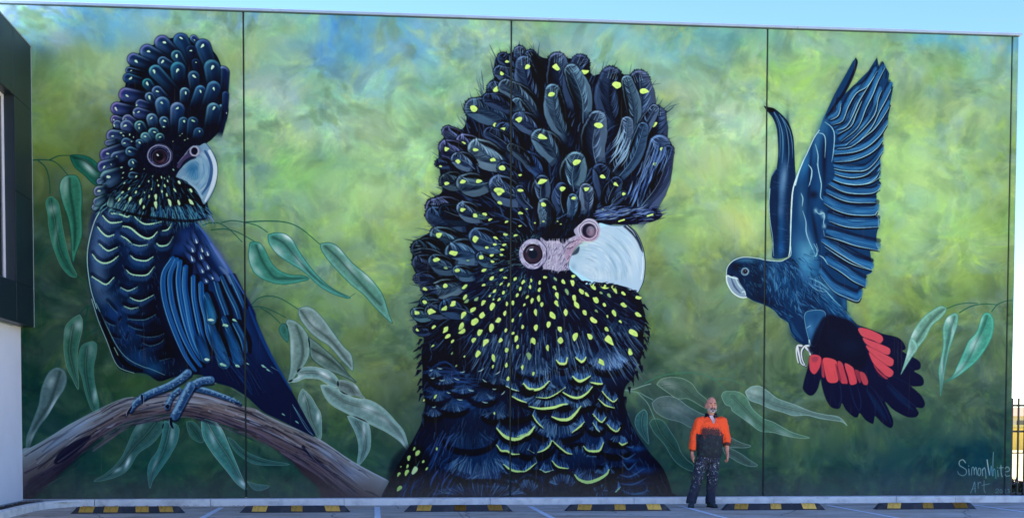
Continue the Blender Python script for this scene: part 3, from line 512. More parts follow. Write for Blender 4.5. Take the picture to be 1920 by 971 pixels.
for pts, w in [([(440,180),(520,190),(600,185),(690,140)],2.4),([(230,200),(270,230),(320,245)],2),([(440,240),(500,270),(570,285)],1.6),([(520,325),(600,345),(700,340),(770,310)],1.4),([(570,400),(640,425),(730,400),(770,360)],1.4),([(730,560),(820,540)],2.2),([(545,470),(600,455)],1.2),([(360,205),(375,180)],1.4),([(430,370),(440,320)],1.4),([(250,30),(300,90),(340,130)],1.6),([(290,350),(370,370)],1.4)]:
    scallop(q('D', *pts), w*.7, (130,156,186), .5, (20,44,110))
stroke(q('C',(215,25),(130,170),(75,380),(64,520),(75,650),(100,800),(150,960)), 1.8, (206,220,240), .9, w1=1.3, soft=1.0)
stroke(q('D',(105,0),(165,195),(240,375),(300,535),(345,612),(400,645),(490,672)), 1.5, (190,206,225), .85, w1=1, soft=1.0)
stroke(q('D',(145,40),(240,240),(330,420),(430,540),(560,610),(640,635),(770,690)), 1.2, (170,190,220), .8, w1=.8, soft=.9)
stroke(q('D',(180,130),(260,350),(340,500),(430,600),(560,650)), 5, (3,6,28), .7, wm=9, soft=5)
stroke(q('D',(310,440),(345,510)), 1.3, (190,200,215), .8)
# -- wing
WG = q('W',(400,-10),(440,0),(520,110),(620,270),(740,430),(880,650),(960,800),(985,900))+[(517,684),(545,730),(573,782),(590,816),(554,801),(523,785),(493,770),(462,742),(434,725),(403,716),(378,702),(350,672),(325,625),(312,580)]+q('W',(115,640),(98,500),(115,420),(180,320),(230,180),(280,80),(340,20))
fill(WG, (7,22,74), 1., soft=3, big=True)
for b_ in [(345,452,18,26,(42,62,150),.7,.5),(400,470,10,44,(60,84,176),.7,-.55),(420,500,9,40,(84,96,178),.65,-.5),(445,545,8,40,(30,60,140),.6,-.45),(455,600,14,70,(14,50,120),.7,-.4),(400,560,20,60,(12,50,120),.6,-.25),(335,560,30,80,(16,70,160),.6,-.1),(360,600,26,70,(14,66,150),.5,-.15),(480,650,14,60,(10,36,100),.6,-.5),(330,450,18,12,(12,20,60),.6,0),(345,487,30,10,(6,12,50),.7,0)]:
    blob(b_[0], b_[1], b_[2], b_[3], b_[4], b_[5], b_[6])
def vane(pts, w, c, hi, a=.9):
    stroke([(x+w*.7, y) for x, y in pts], w*1.5, (3,8,36), .75, w1=w*.7, wm=w*1.6, soft=4)
    stroke(pts, w, c, a, w1=w*.5, wm=w*1.2, soft=3)
    stroke([(x-w*.5, y) for x, y in pts], 1.2, hi, .8, w1=.4, wm=1.6, soft=1.2)
    for k in range(7):
        i = rng.uniform(-.4, .5)
        stroke([(x+w*i+rng.randn()*.5, y) for x, y in pts], .9, hi if k % 2 else (6,22,84), .28, w1=.3, wm=1.2, soft=1)
wpx = lambda *p: q('W', *p)
for pts, w in [(wpx((215,310),(135,440),(125,600),(165,790),(240,1000),(330,1200),(420,1330)),8),(wpx((250,320),(190,460),(195,640),(230,800),(300,1000),(390,1180),(470,1290)),8),(wpx((280,340),(262,500),(280,680),(330,900),(400,1100),(480,1240)),8),
               (wpx((330,390),(320,560),(350,760),(390,960),(450,1130),(520,1240)),9),(wpx((400,480),(405,660),(440,860),(480,1020),(540,1180)),8),(wpx((470,540),(480,700),(520,860),(540,1000),(600,1150)),9)]:
    vane(pts, w, (18,74,168), (120,156,225))
for pts, w in [(wpx((520,640),(560,740),(590,850),(575,890)),9),(wpx((600,500),(640,640),(700,800),(720,880)),8),(wpx((660,480),(720,620),(790,760),(830,880)),7),(wpx((740,470),(800,600),(870,760)),7),(wpx((560,900),(600,1040),(650,1130),(690,1270)),12),(wpx((680,860),(740,1000),(790,1120)),10),(wpx((780,900),(850,1040),(880,1160)),10)]:
    vane(pts, w, (20,66,140), (110,150,210), .7)
plume(q('D',(1150,-30),(1190,120),(1197,190)), 7, 8.5, (26,84,160), (120,170,225), barb=.2, glow=.5)
plume(q('D',(1200,260),(1260,430),(1310,585)), 9, 11, (24,72,150), (110,160,215), barb=.2, glow=.6)
plume(q('D',(1330,260),(1400,420),(1440,560)), 8, 10, (22,66,140), (90,130,200), barb=.2, glow=.5)
plume(q('D',(1060,300),(1110,440),(1147,545)), 7, 8, (18,56,130), (100,150,200), barb=.2, glow=.4)
for x, y, r in [(1187,190,4),(1318,238,4.2),(1400,190,3),(1147,550,3.6),(1297,595,4.4),(1432,608,3.4)]:
    daub(*q('D',(x,y))[0], r, (226,240,232), .2, 1.3)
for p_, q_ in [((380,40),(425,155)),((340,100),(400,230)),((300,160),(395,240)),((300,230),(395,330)),((440,210),(475,310)),((450,165),(485,240)),((495,180),(528,270)),((470,300),(530,400)),((420,330),(480,430)),((520,450),(575,490)),((560,400),(620,500)),((480,480),(515,520))]:
    (x0_, y0_), (x1_, y1_) = wpx(p_, q_)
    plume([(x0_, y0_), (x1_, y1_)], 4, 5, (40,58,140), (110,120,200), barb=.1, glow=.5, tipfade=.5)
for x, y, l in [(425,155,5),(390,235,4.5),(385,315,6),(470,300,5),(478,235,5),(528,268,5),(530,390,4.5),(480,425,4),(515,515,3),(572,488,2.5)]:
    (x0_, y0_), = wpx((x, y)); stroke([(x0_-1.2, y0_-l*.8), (x0_+1, y0_+l*.5)], .8, (236,240,240), .95, w1=2.6, soft=.8)
stroke(wpx((430,0),(520,110),(620,275),(740,435),(870,650)), 2.2, (70,96,200), .8, wm=4, soft=2)
stroke(wpx((560,180),(640,300),(720,440)), 3, (120,122,204), .55, wm=6, soft=4); stroke(wpx((640,390),(700,450),(740,540)), 3, (130,130,205), .5, wm=6, soft=4)
# tail
for i in range(170):
    s = rng.rand(); k = rng.rand()
    x0_, y0_ = 400+s*72-k*20, 640+s*20+k*60; 
    d = rng.uniform(30, 110); an = .98+rng.randn()*.05+(.12 if s > .7 else 0)
    x1_, y1_ = x0_+d*math.cos(an), y0_+d*math.sin(an)
    if y1_ > 800 or y1_ > 700+(x1_-400)*.56: continue
    if x1_ > 466+(y1_-572)*.515: continue
    stroke([(x0_, y0_), (x1_, y1_)], .8, [(20,60,150),(10,34,100),(4,10,50),(60,90,170),(3,8,40)][rng.randint(5)], rng.uniform(.3, .65), w1=.4, wm=rng.uniform(1, 4), soft=1.4)
for p_ in [[(560,640),(490,655),(600,820)],[(300,400),(360,450)],[(350,410),(400,440)],[(130,390),(160,410)],[(200,390),(215,400)]]:
    stroke(q('E', *p_[-2:]), 1.3, (150,170,205), .6, w1=.5)
stroke(q('E',(215,50),(260,160),(320,290),(380,400),(470,550)), 3, (16,56,130), .8, wm=6, soft=3)
stroke(q('E',(480,640),(560,780),(605,825)), 1.2, (140,160,200), .7); stroke(q('E',(110,540),(190,590)), 1.2, (120,150,180), .5)
for x, y, r in [(70,158,3),(125,128,3),(57,397,3),(150,405,2.4),(205,390,2),(300,405,3.2),(330,430,2.4),(425,700,2.2),(505,745,2.4)]:
    daub(*q('E',(x,y))[0], r, (180,200,220), .6, 1.7, a=.8)
# -- ruff under the head
RUFF = [(180,385),(200,350),(230,330),(270,322),(310,325),(335,330),(362,345),(384,378),(392,404),(376,409),(350,410),(320,412),(290,405),(250,400),(215,388)]
fill(RUFF, (6,14,46), 1., soft=4)
def ruff_flow(x, y): return math.atan2(y-285, (x-305)*1.0)
fur(RUFF, 420, ruff_flow, 15, 1.5, [(60,110,165),(90,140,190),(20,50,110),(10,24,66),(4,12,40)], (.25, .6), 41)
fur([(285,385),(385,380),(396,405),(370,412),(320,412),(280,404)], 260, ruff_flow, 16, 1.4, [(120,160,205),(60,110,170),(30,70,140),(5,14,48)], (.35, .75), 42)
fur([(185,370),(225,352),(250,375),(270,398),(215,392),(180,392)], 150, ruff_flow, 14, 2, [(150,180,205),(90,120,170),(60,90,140),(5,14,48)], (.35, .75), 43)
stroke([(210,390),(250,402),(300,410),(350,414),(385,410)], 3, (2,6,24), .7, wm=6, soft=4)
# -- crest and nape feathers, back to front
HB, HR = (13,34,84), (112,136,196)
def fa(c, tip, base, r, *spots, body=HB, rim=HR, sr=2.3, **k):
    t_, b2 = q(c, tip, base); s = CR[c][2]
    plume([b2, t_], r/s*.85, r/s*1.13, body, rim, spot=[(*q(c, (x, y))[0], (z if z > 9 else z)/s*1.0) for x, y, z in spots], sc_=(228,238,222), barb=.3, glow=.55, rimw=.19, body_fade=.3, **k)
S = 13
fa('A',(985,110),(1060,190),28,(992,122,7)); fa('A',(1250,420),(1240,760),52,body=(8,24,66)); fa('A',(1245,760),(1200,1010),46,body=(8,24,66)); fa('A',(1275,620),(1265,880),26,(1285,785,6),body=(10,30,76),rim=(60,80,140))
fa('A',(1070,185),(1190,500),62,(1068,172,16),rim=(70,100,160)); fa('A',(870,130),(1030,430),60,(868,102,14),rim=(60,100,160)); fa('A',(960,215),(1020,400),40,(963,220,10),body=(8,22,64),rim=(30,50,100)); fa('A',(1005,330),(1040,520),34,(1006,327,7),body=(8,22,64),rim=(30,50,100))
fa('A',(700,150),(860,290),60,(718,145,14),rim=(110,120,185)); fa('A',(565,230),(760,320),58,(570,227,14),rim=(110,124,190)); fa('A',(440,300),(660,380),50,(458,315,14),rim=(120,130,195)); fa('A',(400,400),(560,430),28,(417,402,7),body=(6,16,48))
fa('A',(390,470),(580,520),40,(410,472,14),rim=(70,110,160)); fa('A',(420,545),(560,560),34,body=(5,14,46),rim=(20,40,90))
fa('A',(830,265),(930,440),44,(830,268,15),rim=(80,120,160)); fa('A',(705,320),(870,410),42,(702,317,15),rim=(100,120,180)); fa('A',(842,390),(850,580),60,(838,396,16),rim=(64,120,170)); 
fa('A',(640,410),(880,660),54,(622,405,17),rim=(90,140,190)); fa('A',(985,455),(1000,640),46,(988,450,14),rim=(70,100,150)); fa('A',(1152,375),(1170,600),64,(1157,370,17),rim=(70,110,160))
fa('A',(565,520),(640,620),42,(560,517,15),rim=(60,130,160)); fa('A',(370,620),(580,650),56,(378,628,15),body=(30,40,110),rim=(140,124,196)); fa('A',(655,590),(770,700),44,(652,588,12),rim=(110,120,190))
fa('A',(905,600),(890,760),40,(912,600,12),rim=(130,150,200)); fa('A',(1047,585),(950,820),44,(1047,588,11),rim=(80,120,190)); fa('A',(1168,560),(1070,820),56,(1168,563,15),rim=(80,110,170))
fa('A',(585,640),(650,740),38,(582,640,15),rim=(120,130,195)); fa('A',(700,705),(720,870),58,(695,692,13),body=(16,44,104),rim=(120,136,200)); fa('A',(500,705),(630,740),38,(465,717,9),body=(28,36,96),rim=(124,120,190))
fa('A',(290,745),(470,770),50,(275,745,14),body=(34,40,112),rim=(150,136,204)); fa('A',(480,785),(640,820),44,(440,785,9),(484,776,9),body=(30,38,104),rim=(130,124,196))
fa('A',(1165,755),(1110,990),54,(1170,740,13),rim=(110,140,190)); fa('A',(838,755),(815,1000),58,(838,742,14),body=(14,40,100),rim=(130,130,200)); fa('A',(605,840),(625,950),44,(602,830,11),body=(30,50,110),rim=(140,150,205))
fa('A',(270,845),(400,880),34,(258,848,10),body=(50,50,120),rim=(170,150,215)); fa('A',(385,850),(490,910),44,(367,843,9),body=(48,46,120),rim=(160,140,205)); fa('A',(290,890),(350,920),34,(262,900,9),body=(40,50,110),rim=(150,150,210)); fa('A',(375,905),(460,970),50,(366,900,13),body=(38,44,112),rim=(140,140,205))
fa('A',(715,860),(745,970),38,(718,856,12),(711,912,9)); fa('A',(495,905),(545,990),44,(490,888,12),(488,922,8),rim=(120,150,180)); fa('A',(892,865),(865,1050),38,(898,862,13),rim=(90,120,180)); fa('A',(978,870),(950,1060),44,(978,855,14),rim=(80,110,170)); fa('A',(1030,965),(1000,1060),42,(1038,952,9),rim=(60,90,150))
fa('B',(250,120),(430,130),50,(248,122,11),(322,92,8),(343,116,8),(402,108,8),(437,130,6),body=(36,44,106),rim=(150,160,215)); fa('B',(205,185),(320,160),22,body=(60,70,130),rim=(170,180,220)); fa('B',(620,95),(670,190),44,(628,85,10),rim=(110,150,190)); fa('B',(545,130),(600,210),38,(540,125,12),body=(50,80,140),rim=(140,170,205)); fa('B',(678,135),(700,200),36,(680,130,11),rim=(130,170,190)); fa('B',(492,190),(525,265),36,(492,180,10),(535,206,6)); 
fa('B',(195,295),(420,200),54,(202,281,13),body=(40,44,110),rim=(150,150,214)); fa('B',(370,180),(470,215),38,(356,186,9),(420,170,6),body=(26,34,90)); fa('B',(285,320),(440,270),50,(283,315,13),body=(34,42,104),rim=(140,144,206)); fa('B',(410,262),(510,290),40,(402,262,10)); 
fa('B',(165,400),(340,340),48,(170,400,11),(232,378,7),body=(36,46,110),rim=(150,160,220)); fa('B',(210,510),(390,440),70,(208,492,15),body=(30,44,100),rim=(150,170,215)); fa('B',(430,370),(500,410),36,(430,360,11)); fa('B',(130,535),(190,505),24,body=(70,90,150),rim=(180,196,226)); fa('B',(125,625),(220,600),44,(125,620,14),body=(50,66,120),rim=(170,186,216)); fa('B',(85,770),(210,670),24,body=(90,120,160),rim=(190,206,222)); fa('B',(110,720),(220,660),34,body=(60,80,130),rim=(170,190,215)); fa('B',(225,740),(255,640),26,body=(90,110,150),rim=(190,206,214)); fa('B',(425,480),(520,490),30,(463,488,10),body=(10,24,60))
blob(*q('A',(1000,800))[0], 30, 30, (4,14,46), .3)
# face skin
fill(q('B',(500,220),(560,180),(700,170),(820,170),(960,150),(1100,160),(1090,190),(1000,205),(940,225),(880,290),(850,400),(820,480),(700,470),(560,460),(470,400)), (6,18,52), .9, soft=4)
fur(q('B',(480,300),(560,180),(820,160),(1000,170),(900,260),(820,480),(600,460)), 160, lambda x, y: math.atan2(y-295, x-300)+1.2, 6, 1, [(20,44,96),(4,10,36),(36,60,110)], (.2, .5), 44)
for x, y, r in [(463,488,9),(575,532,9),(355,548,8),(490,575,7),(398,598,12),(460,630,12),(337,632,13),(308,697,14),(405,690,15),(537,635,6),(602,602,8),(580,668,10),(665,570,10),(722,572,12),(655,522,6),(692,495,8),(718,505,6),(748,528,11),(762,490,5),(697,625,11),(740,655,13),(812,612,14),(852,540,16),(958,615,16),(640,672,19),(640,735,26),(505,708,20),(765,720,23),(850,725,20),(960,720,25),(530,765,14),(330,405,8),(420,420,8),(345,455,7),(338,500,6),(610,485,5),(535,420,5),(800,428,9),(860,118,5),(880,100,5),(903,158,5),(930,145,5),(797,170,5)]:
    daub(*q('B',(x,y))[0], r/4.857*1.05, (222,230,186) if y > 560 else (226,232,214), math.atan2(y-270, x-640), 1.35)
punch(B1, .5, .2, (.88, 1.08, .90))
# beak
BK = q('B',(1000,215),(1040,208),(1100,188),(1165,280),(1200,400),(1187,550),(1135,680),(1082,742),(1050,690),(1010,620),(950,555),(880,515),(822,488),(850,440),(900,385),(960,340),(1010,320))
fill(BK, (124,160,190), 1., soft=1)
for i in range(60):
    t0 = rng.uniform(-1.2, .9); r_ = rng.uniform(20, 62); cx_, cy_ = 345, 322; pts = [(cx_+r_*math.cos(t), cy_+r_*.95*math.sin(t)) for t in (t0, t0+.2, t0+.4)]
    if all(x < 404-(y-312)**2*.0035 and x > 352+(y-312)*.25 and y < 372 and y > 275 for x, y in pts): stroke(pts, 1, [(196,214,230),(80,130,176),(160,190,214)][i % 3], .5, w1=.5, wm=3, soft=2)
stroke(q('B',(900,400),(960,350),(1040,330),(1050,420),(1030,520),(960,530),(890,500)), 6, (150,186,206), .7, soft=4)
blob(*q('B',(975,430))[0], 13, 16, (34,100,150), .9); blob(*q('B',(1000,480))[0], 10, 8, (50,120,170), .6)
stroke(q('B',(1090,260),(1140,350),(1150,450),(1120,560),(1060,650)), 4, (30,70,126), .8, w1=2, wm=7, soft=3)
stroke(q('B',(1060,300),(1095,400),(1090,500),(1040,600)), 2.4, (120,170,206), .7, wm=4, soft=2)
stroke(q('B',(1130,260),(1175,370),(1180,470),(1150,590),(1090,715)), 6, (206,222,240), .95, w1=3, wm=8, soft=2)
stroke(q('B',(940,545),(1010,600),(1060,680)), 4, (150,190,216), .8, soft=2)
for i in range(16): stroke(q('B',(880+i*9,500+rng.randint(20)),(930+i*6,430+rng.randint(40))), 1, [(180,210,225),(60,120,160)][i % 2], .4, w1=.4)
stroke(q('B',(1100,190),(1168,285),(1203,400),(1190,550),(1135,682),(1084,742)), 1, (12,30,60), .7)
stroke(q('B',(1000,320),(950,340),(890,385),(845,440),(822,486)), 1.6, (14,26,60), .8)
# lore and nostril
stroke(q('B',(845,400),(880,340),(930,300),(965,285)), 6, (74,62,104), .9, w1=9, soft=2); stroke(q('B',(840,370),(890,310),(930,270)), 1.4, (150,160,190), .6)
x_, y_ = q('B',(992,258))[0]; blob(x_, y_, 10, 10, (20,30,66), .8); ring(x_, y_, 7.8, 8.6, 3, (178,176,204), .95, jit=.02); fill([(x_+6*math.cos(t), y_+6.6*math.sin(t)) for t in np.linspace(0, 6.28, 12, endpoint=False)], (8,10,34), 1.)
stroke(q('B',(905,290),(950,235),(985,212)), 1.6, (150,160,196), .8)
# eye
x_, y_ = q('B',(672,300))[0]
blob(x_, y_, 28, 26, (6,12,40), .9); ring(x_, y_, 21.5, 19.5, 2.2, (150,152,190), .95, jit=.012); ring(x_, y_, 17.5, 16, 1.6, (70,74,116), .9); ring(x_+1, y_, 23.4, 21, .9, (130,140,180), .7, jit=.02)
for k in range(10): t = rng.uniform(0, 6.28); stroke([(x_+18*math.cos(t), y_+16*math.sin(t)), (x_+23*math.cos(t+.3), y_+21*math.sin(t+.3))], 1, (110,120,170), .6)
el = lambda r1, r2, dx=0, dy=0: [(x_+dx+r1*math.cos(t), y_+dy+r2*math.sin(t)) for t in np.linspace(0, 6.28, 14, endpoint=False)]
fill(el(15, 14.6, 1, 3), (84,76,110), 1.); fill(el(13.8, 13.6, 1, 3), (14,10,26), 1.); fill(el(11.6, 11.4, 1, 3), (40,26,44), 1.); blob(x_+5, y_+8, 6, 5, (104,72,88), .7); fill(el(8, 8.2, 0, 1.5), (4,6,20), 1.)
daub(x_-3.5, y_-1.5, 2.3, (240,244,250), halo=0)
SHEETS.append(('painted_beak', None, BK)); SHEETS.append(('painted_eye', None, el(23, 21)))
# -- feet over the branch
FA, FB_ = (70,112,160), (136,180,214)
def toe(pts, w0, w1):
    stroke([(x+1.5, y+3) for x, y in pts], w0*1.15, (6,14,40), .7, w1=w1*1.1, soft=3)
    stroke(pts, w0, FA, 1, w1=w1, soft=1.2)
    stroke([(x+w0*.12, y+w0*.26) for x, y in pts], w0*.4, (20,50,96), .7, w1=w1*.4, soft=3)
    stroke([(x-w0*.1, y-w0*.3) for x, y in pts], w0*.26, FB_, .85, w1=w1*.3, soft=2)
    P_ = smooth(pts, n=6)
    for x, y in P_:
        for k in range(2): blob(x+rng.randn()*w0*.22, y+rng.randn()*w0*.22, 1.6, 1.3, [(170,205,228),(16,44,84)][k], .6)
toe(q('K',(800,110),(700,190),(560,270),(400,330),(300,380)), 14, 11); toe(q('K',(290,380),(200,460),(150,540)), 12, 6)
toe(q('K',(700,300),(620,370),(580,450),(565,500)), 9, 9); toe(q('K',(880,280),(1040,320),(1180,370),(1290,410),(1390,460)), 11, 6); toe(q('K',(1060,190),(960,200),(860,250),(800,300)), 14, 13); toe(q('K',(830,260),(760,380),(700,500),(650,600)), 17, 15)
fill(q('K',(90,610),(105,560),(150,490),(165,510),(130,570),(105,612)), (22,16,40), 1.); stroke(q('K',(100,600),(108,550),(150,492)), 1, (190,200,215), .8)
fill(q('K',(265,360),(290,365),(292,420),(288,470),(272,420)), (18,16,44), 1.); stroke(q('K',(296,370),(298,430),(290,475)), .9, (170,190,215), .8)
fill(q('K',(595,630),(620,620),(625,690),(640,745),(605,720),(590,670)), (10,12,36), 1.); stroke(q('K',(588,640),(590,690),(605,725)), .9, (180,200,215), .8)
fill(q('K',(550,480),(575,465),(590,490),(575,520),(552,505)), (10,12,36), 1.)
fill(q('K',(1330,440),(1380,450),(1405,475),(1350,462)), (18,18,44), .9)
# ---------------------------------------------------------------- the large cockatoo (centre)
B2 = [(929,110),(926,126),(927,144),(916,156),(907,177),(886,187),(874,205),(874,225),(866,242),(842,246),(828,264),(822,286),(824,318),(829,357),(812,370),(802,384),(803,398),(809,413),(818,426),(808,434),(788,446),(775,467),(773,490),(777,508),(786,520),(794,536),(794,549),(788,563),(776,584),(776,596),(782,607),(780,619),(784,629),(794,632),(793,645),(790,658),(790,673),(792,690),(791,712),(792,732),(797,754),(792,780),(788,796),(771,829),(759,849),(743,876),(728,904),(716,936),(760,938),(1262,938),(1260,923),(1244,879),(1217,846),(1194,813),(1182,790),(1172,760),(1169,739),(1174,722),(1188,706),(1192,688),(1202,670),(1207,645),(1206,625),(1210,597),(1206,577),(1200,558),(1188,545),
      (1120,530),(1070,500),(1060,470),(1090,440),(1150,420),(1190,415),(1228,408),(1236,398),(1215,388),(1222,360),(1232,340),(1248,311),(1260,283),(1258,268),(1244,260),(1246,222),(1238,204),(1226,196),(1217,172),(1207,149),(1192,143),(1170,140),(1147,134),(1119,140),(1111,141),(1094,120),(1071,110),(1041,109),(1020,109),(996,98),(973,93),(953,101),(937,105)]
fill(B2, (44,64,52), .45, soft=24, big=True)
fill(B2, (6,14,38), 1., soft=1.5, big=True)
SHEETS.append(('painted_cockatoo', 'huge painted cockatoo head with a tall yellow-flecked crest, middle of the mural', B2))
Yl = (206,218,120)
# neck, chest and lower body
BD2 = [(790,640),(1205,640),(1190,700),(1172,740),(1180,790),(1217,846),(1260,930),(720,930),(760,850),(790,790)]
blob(880,760,70,40,(10,42,84),.6); blob(900,850,110,50,(14,50,96),.6); blob(1080,830,110,60,(10,48,98),.6); blob(1060,700,110,30,(30,60,110),.6); blob(930,900,80,30,(22,70,130),.5); blob(1180,880,40,50,(6,24,66),.6)
fur(BD2, 900, lambda x, y: 1.57-(x-1000)*.0016, 15, 1.6, [(44,74,116),(84,108,146),(20,44,84),(4,12,32),(3,8,24)], (.15, .45), 71, .2)
def fan(cx, cy, rx, ry, t0, t1, n, ln, cs, w=1.6, a=(.2, .6), dark=True):
    """a rounded feather face: hairs standing on an arc, with the dark gap under it"""
    if dark:
        t = np.radians(np.linspace(t0, t1, 9)); stroke([(cx+rx*1.04*math.cos(s), cy+ry*1.15*math.sin(s)+3) for s in t], 5, (2,8,28), .8, w1=4, wm=13, soft=7)
    for i in range(n):
        s = math.radians(rng.uniform(t0, t1)); k = rng.uniform(.7, 1.0)
        x, y = cx+rx*k*math.cos(s), cy+ry*k*math.sin(s); l = ln*rng.uniform(.5, 1.1); an = math.atan2(ry*math.sin(s)*1.6, rx*math.cos(s)*.45)+rng.randn()*.12
        stroke([(x-l*math.cos(an), y-l*math.sin(an)), (x, y)], w*.5, cs[rng.randint(len(cs))], rng.uniform(*a), w1=w*rng.uniform(.6,1.8), soft=1.6)
BL = [(78,106,146),(112,136,170),(52,78,120),(30,54,94),(134,156,184),(6,14,36)]; DB = [(30,54,92),(50,76,114),(18,38,74),(6,14,34)]
for f_ in [(880,815,50,26,10,170,90,22,DB),(900,862,78,34,15,165,200,30,BL),(930,886,68,26,20,160,110,20,BL),(900,925,90,22,180,360,150,22,BL),(1045,790,52,30,10,170,160,24,BL),(1110,885,40,16,15,165,90,20,BL),(1000,830,40,22,10,170,70,20,DB),
           (1085,855,36,20,180,360,80,12,BL),(1055,905,30,18,180,350,90,16,BL),(990,915,22,18,200,350,50,14,BL),(1125,918,14,14,0,360,40,8,BL),(960,760,44,24,15,165,70,22,DB),(1150,865,30,12,20,160,40,10,DB),(1170,885,36,14,20,160,60,12,DB),(1180,915,40,12,20,160,50,10,DB),(1155,840,26,12,20,160,40,10,DB),
           (1012,720,34,14,10,170,90,22,BL),(1090,704,24,12,10,170,80,18,BL),(1055,672,26,20,10,170,110,34,BL),(1090,662,34,24,10,170,130,34,BL),(1140,668,40,26,10,170,200,36,[(130,150,200),(150,170,215),(90,120,180),(50,84,140)]),(1000,680,40,26,10,170,120,34,BL),(900,700,34,14,10,170,60,14,DB),(1170,605,36,26,10,170,90,24,BL),(1030,745,60,16,10,170,120,20,BL),(1082,750,34,14,10,170,70,18,BL)]:
    fan(*f_)
for l in [[(772,700),(790,770)],[(1186,700),(1170,750)]]: pass
for x0_, y0_, x1_, y1_ in [(800,690,870,700),(820,720,900,716),(840,745,890,735),(850,760,920,742),(800,730,840,735)]:
    for k in range(10): stroke([(x0_+rng.randn()*8, y0_+rng.randn()*8), ((x0_+x1_)/2, (y0_+y1_)/2+rng.randn()*10), (x1_+rng.randn()*6, y1_+rng.randn()*6)], .8, (40,70,130), .35, w1=.4, wm=3, soft=2)
for (cx, cy, rx, ry) in [(830,712,22,9),(868,728,24,10),(820,742,22,10),(905,742,26,11),(848,760,30,12),(812,772,18,9),(935,712,22,10),(930,775,26,11),(815,700,14,7)]:
    fan(cx, cy, rx, ry, 15, 170, 46, 13, BL, 1.3, (.15, .5)); blob(cx, cy-3, rx*.7, ry*.8, (60,84,122), .28)
for (cx, cy, rx, ry) in [(1095,725,20,8),(1130,755,18,9),(1150,790,18,9),(1118,800,16,8),(1160,820,20,9),(1135,880,24,9),(1010,870,24,10),(960,880,20,9)]:
    fan(cx, cy, rx, ry, 15, 170, 40, 11, BL, 1.2, (.15, .5))
# left shoulder
for i in range(120):
    x = rng.uniform(735, 860); y = rng.uniform(800, 920)
    if y < 930-(x-735)*1.4: continue
    stroke([(x, y), (x-10+rng.randn()*3, y+18+rng.randn()*4), (x-16, y+34)], 1, [(50,84,150),(90,110,180),(16,40,90),(4,10,34)][rng.randint(4)], rng.uniform(.3, .6), w1=.4, wm=rng.uniform(1, 4), soft=1.5)
fill([(735,860),(770,832),(800,845),(800,880),(770,905),(745,900),(728,900)], (3,10,26), .6, soft=8)
# throat
TH = [(790,540),(830,510),(900,500),(960,480),(1000,505),(1060,510),(1100,530),(1185,548),(1205,600),(1200,640),(1190,660),(1100,690),(1000,690),(900,680),(800,640)]
def tflow(x, y):
    a = math.atan2(y-470, x-1010)
    return a if y > 520 else a
fill([(880,520),(960,500),(1060,515),(1180,560),(1190,640),(1100,680),(1000,690),(900,670),(860,600)], (6,20,50), .7, soft=14)
fur(TH, 900, tflow, 20, 1.7, [(44,66,106),(80,104,142),(18,36,72),(4,10,28),(34,52,88)], (.2, .5), 72, .12)
fur([(880,620),(1190,610),(1190,690),(1100,700),(900,690)], 380, lambda x, y: 1.57-(x-1010)*.004, 26, 1.8, [(96,120,160),(58,84,124),(128,146,178),(8,18,44)], (.3, .6), 73, .08)
# ragged edge hairs
for x, y, an in [(790,640,2.6),(786,655,2.7),(786,668,2.6),(788,684,2.5),(787,698,2.4),(788,714,2.2),(788,728,2.2),(790,742,2.1),(792,650,2.6),(792,675,2.5),(1206,600,.6),(1210,612,.7),(1212,625,.8),(1210,636,.9),(1208,650,1.0),(1204,664,1.0),(1198,680,1.1),(1192,700,1.2),(1185,712,1.2),(1206,575,.5),(1178,730,1.3),(1172,748,1.4),(1200,690,1.1)]:
    for k in range(3): stroke([(x+rng.randn()*2, y-4), (x+math.cos(an)*rng.uniform(6, 15), y+math.sin(an)*rng.uniform(6, 14))], 4, (5,12,34), .95, w1=.3, soft=.8)
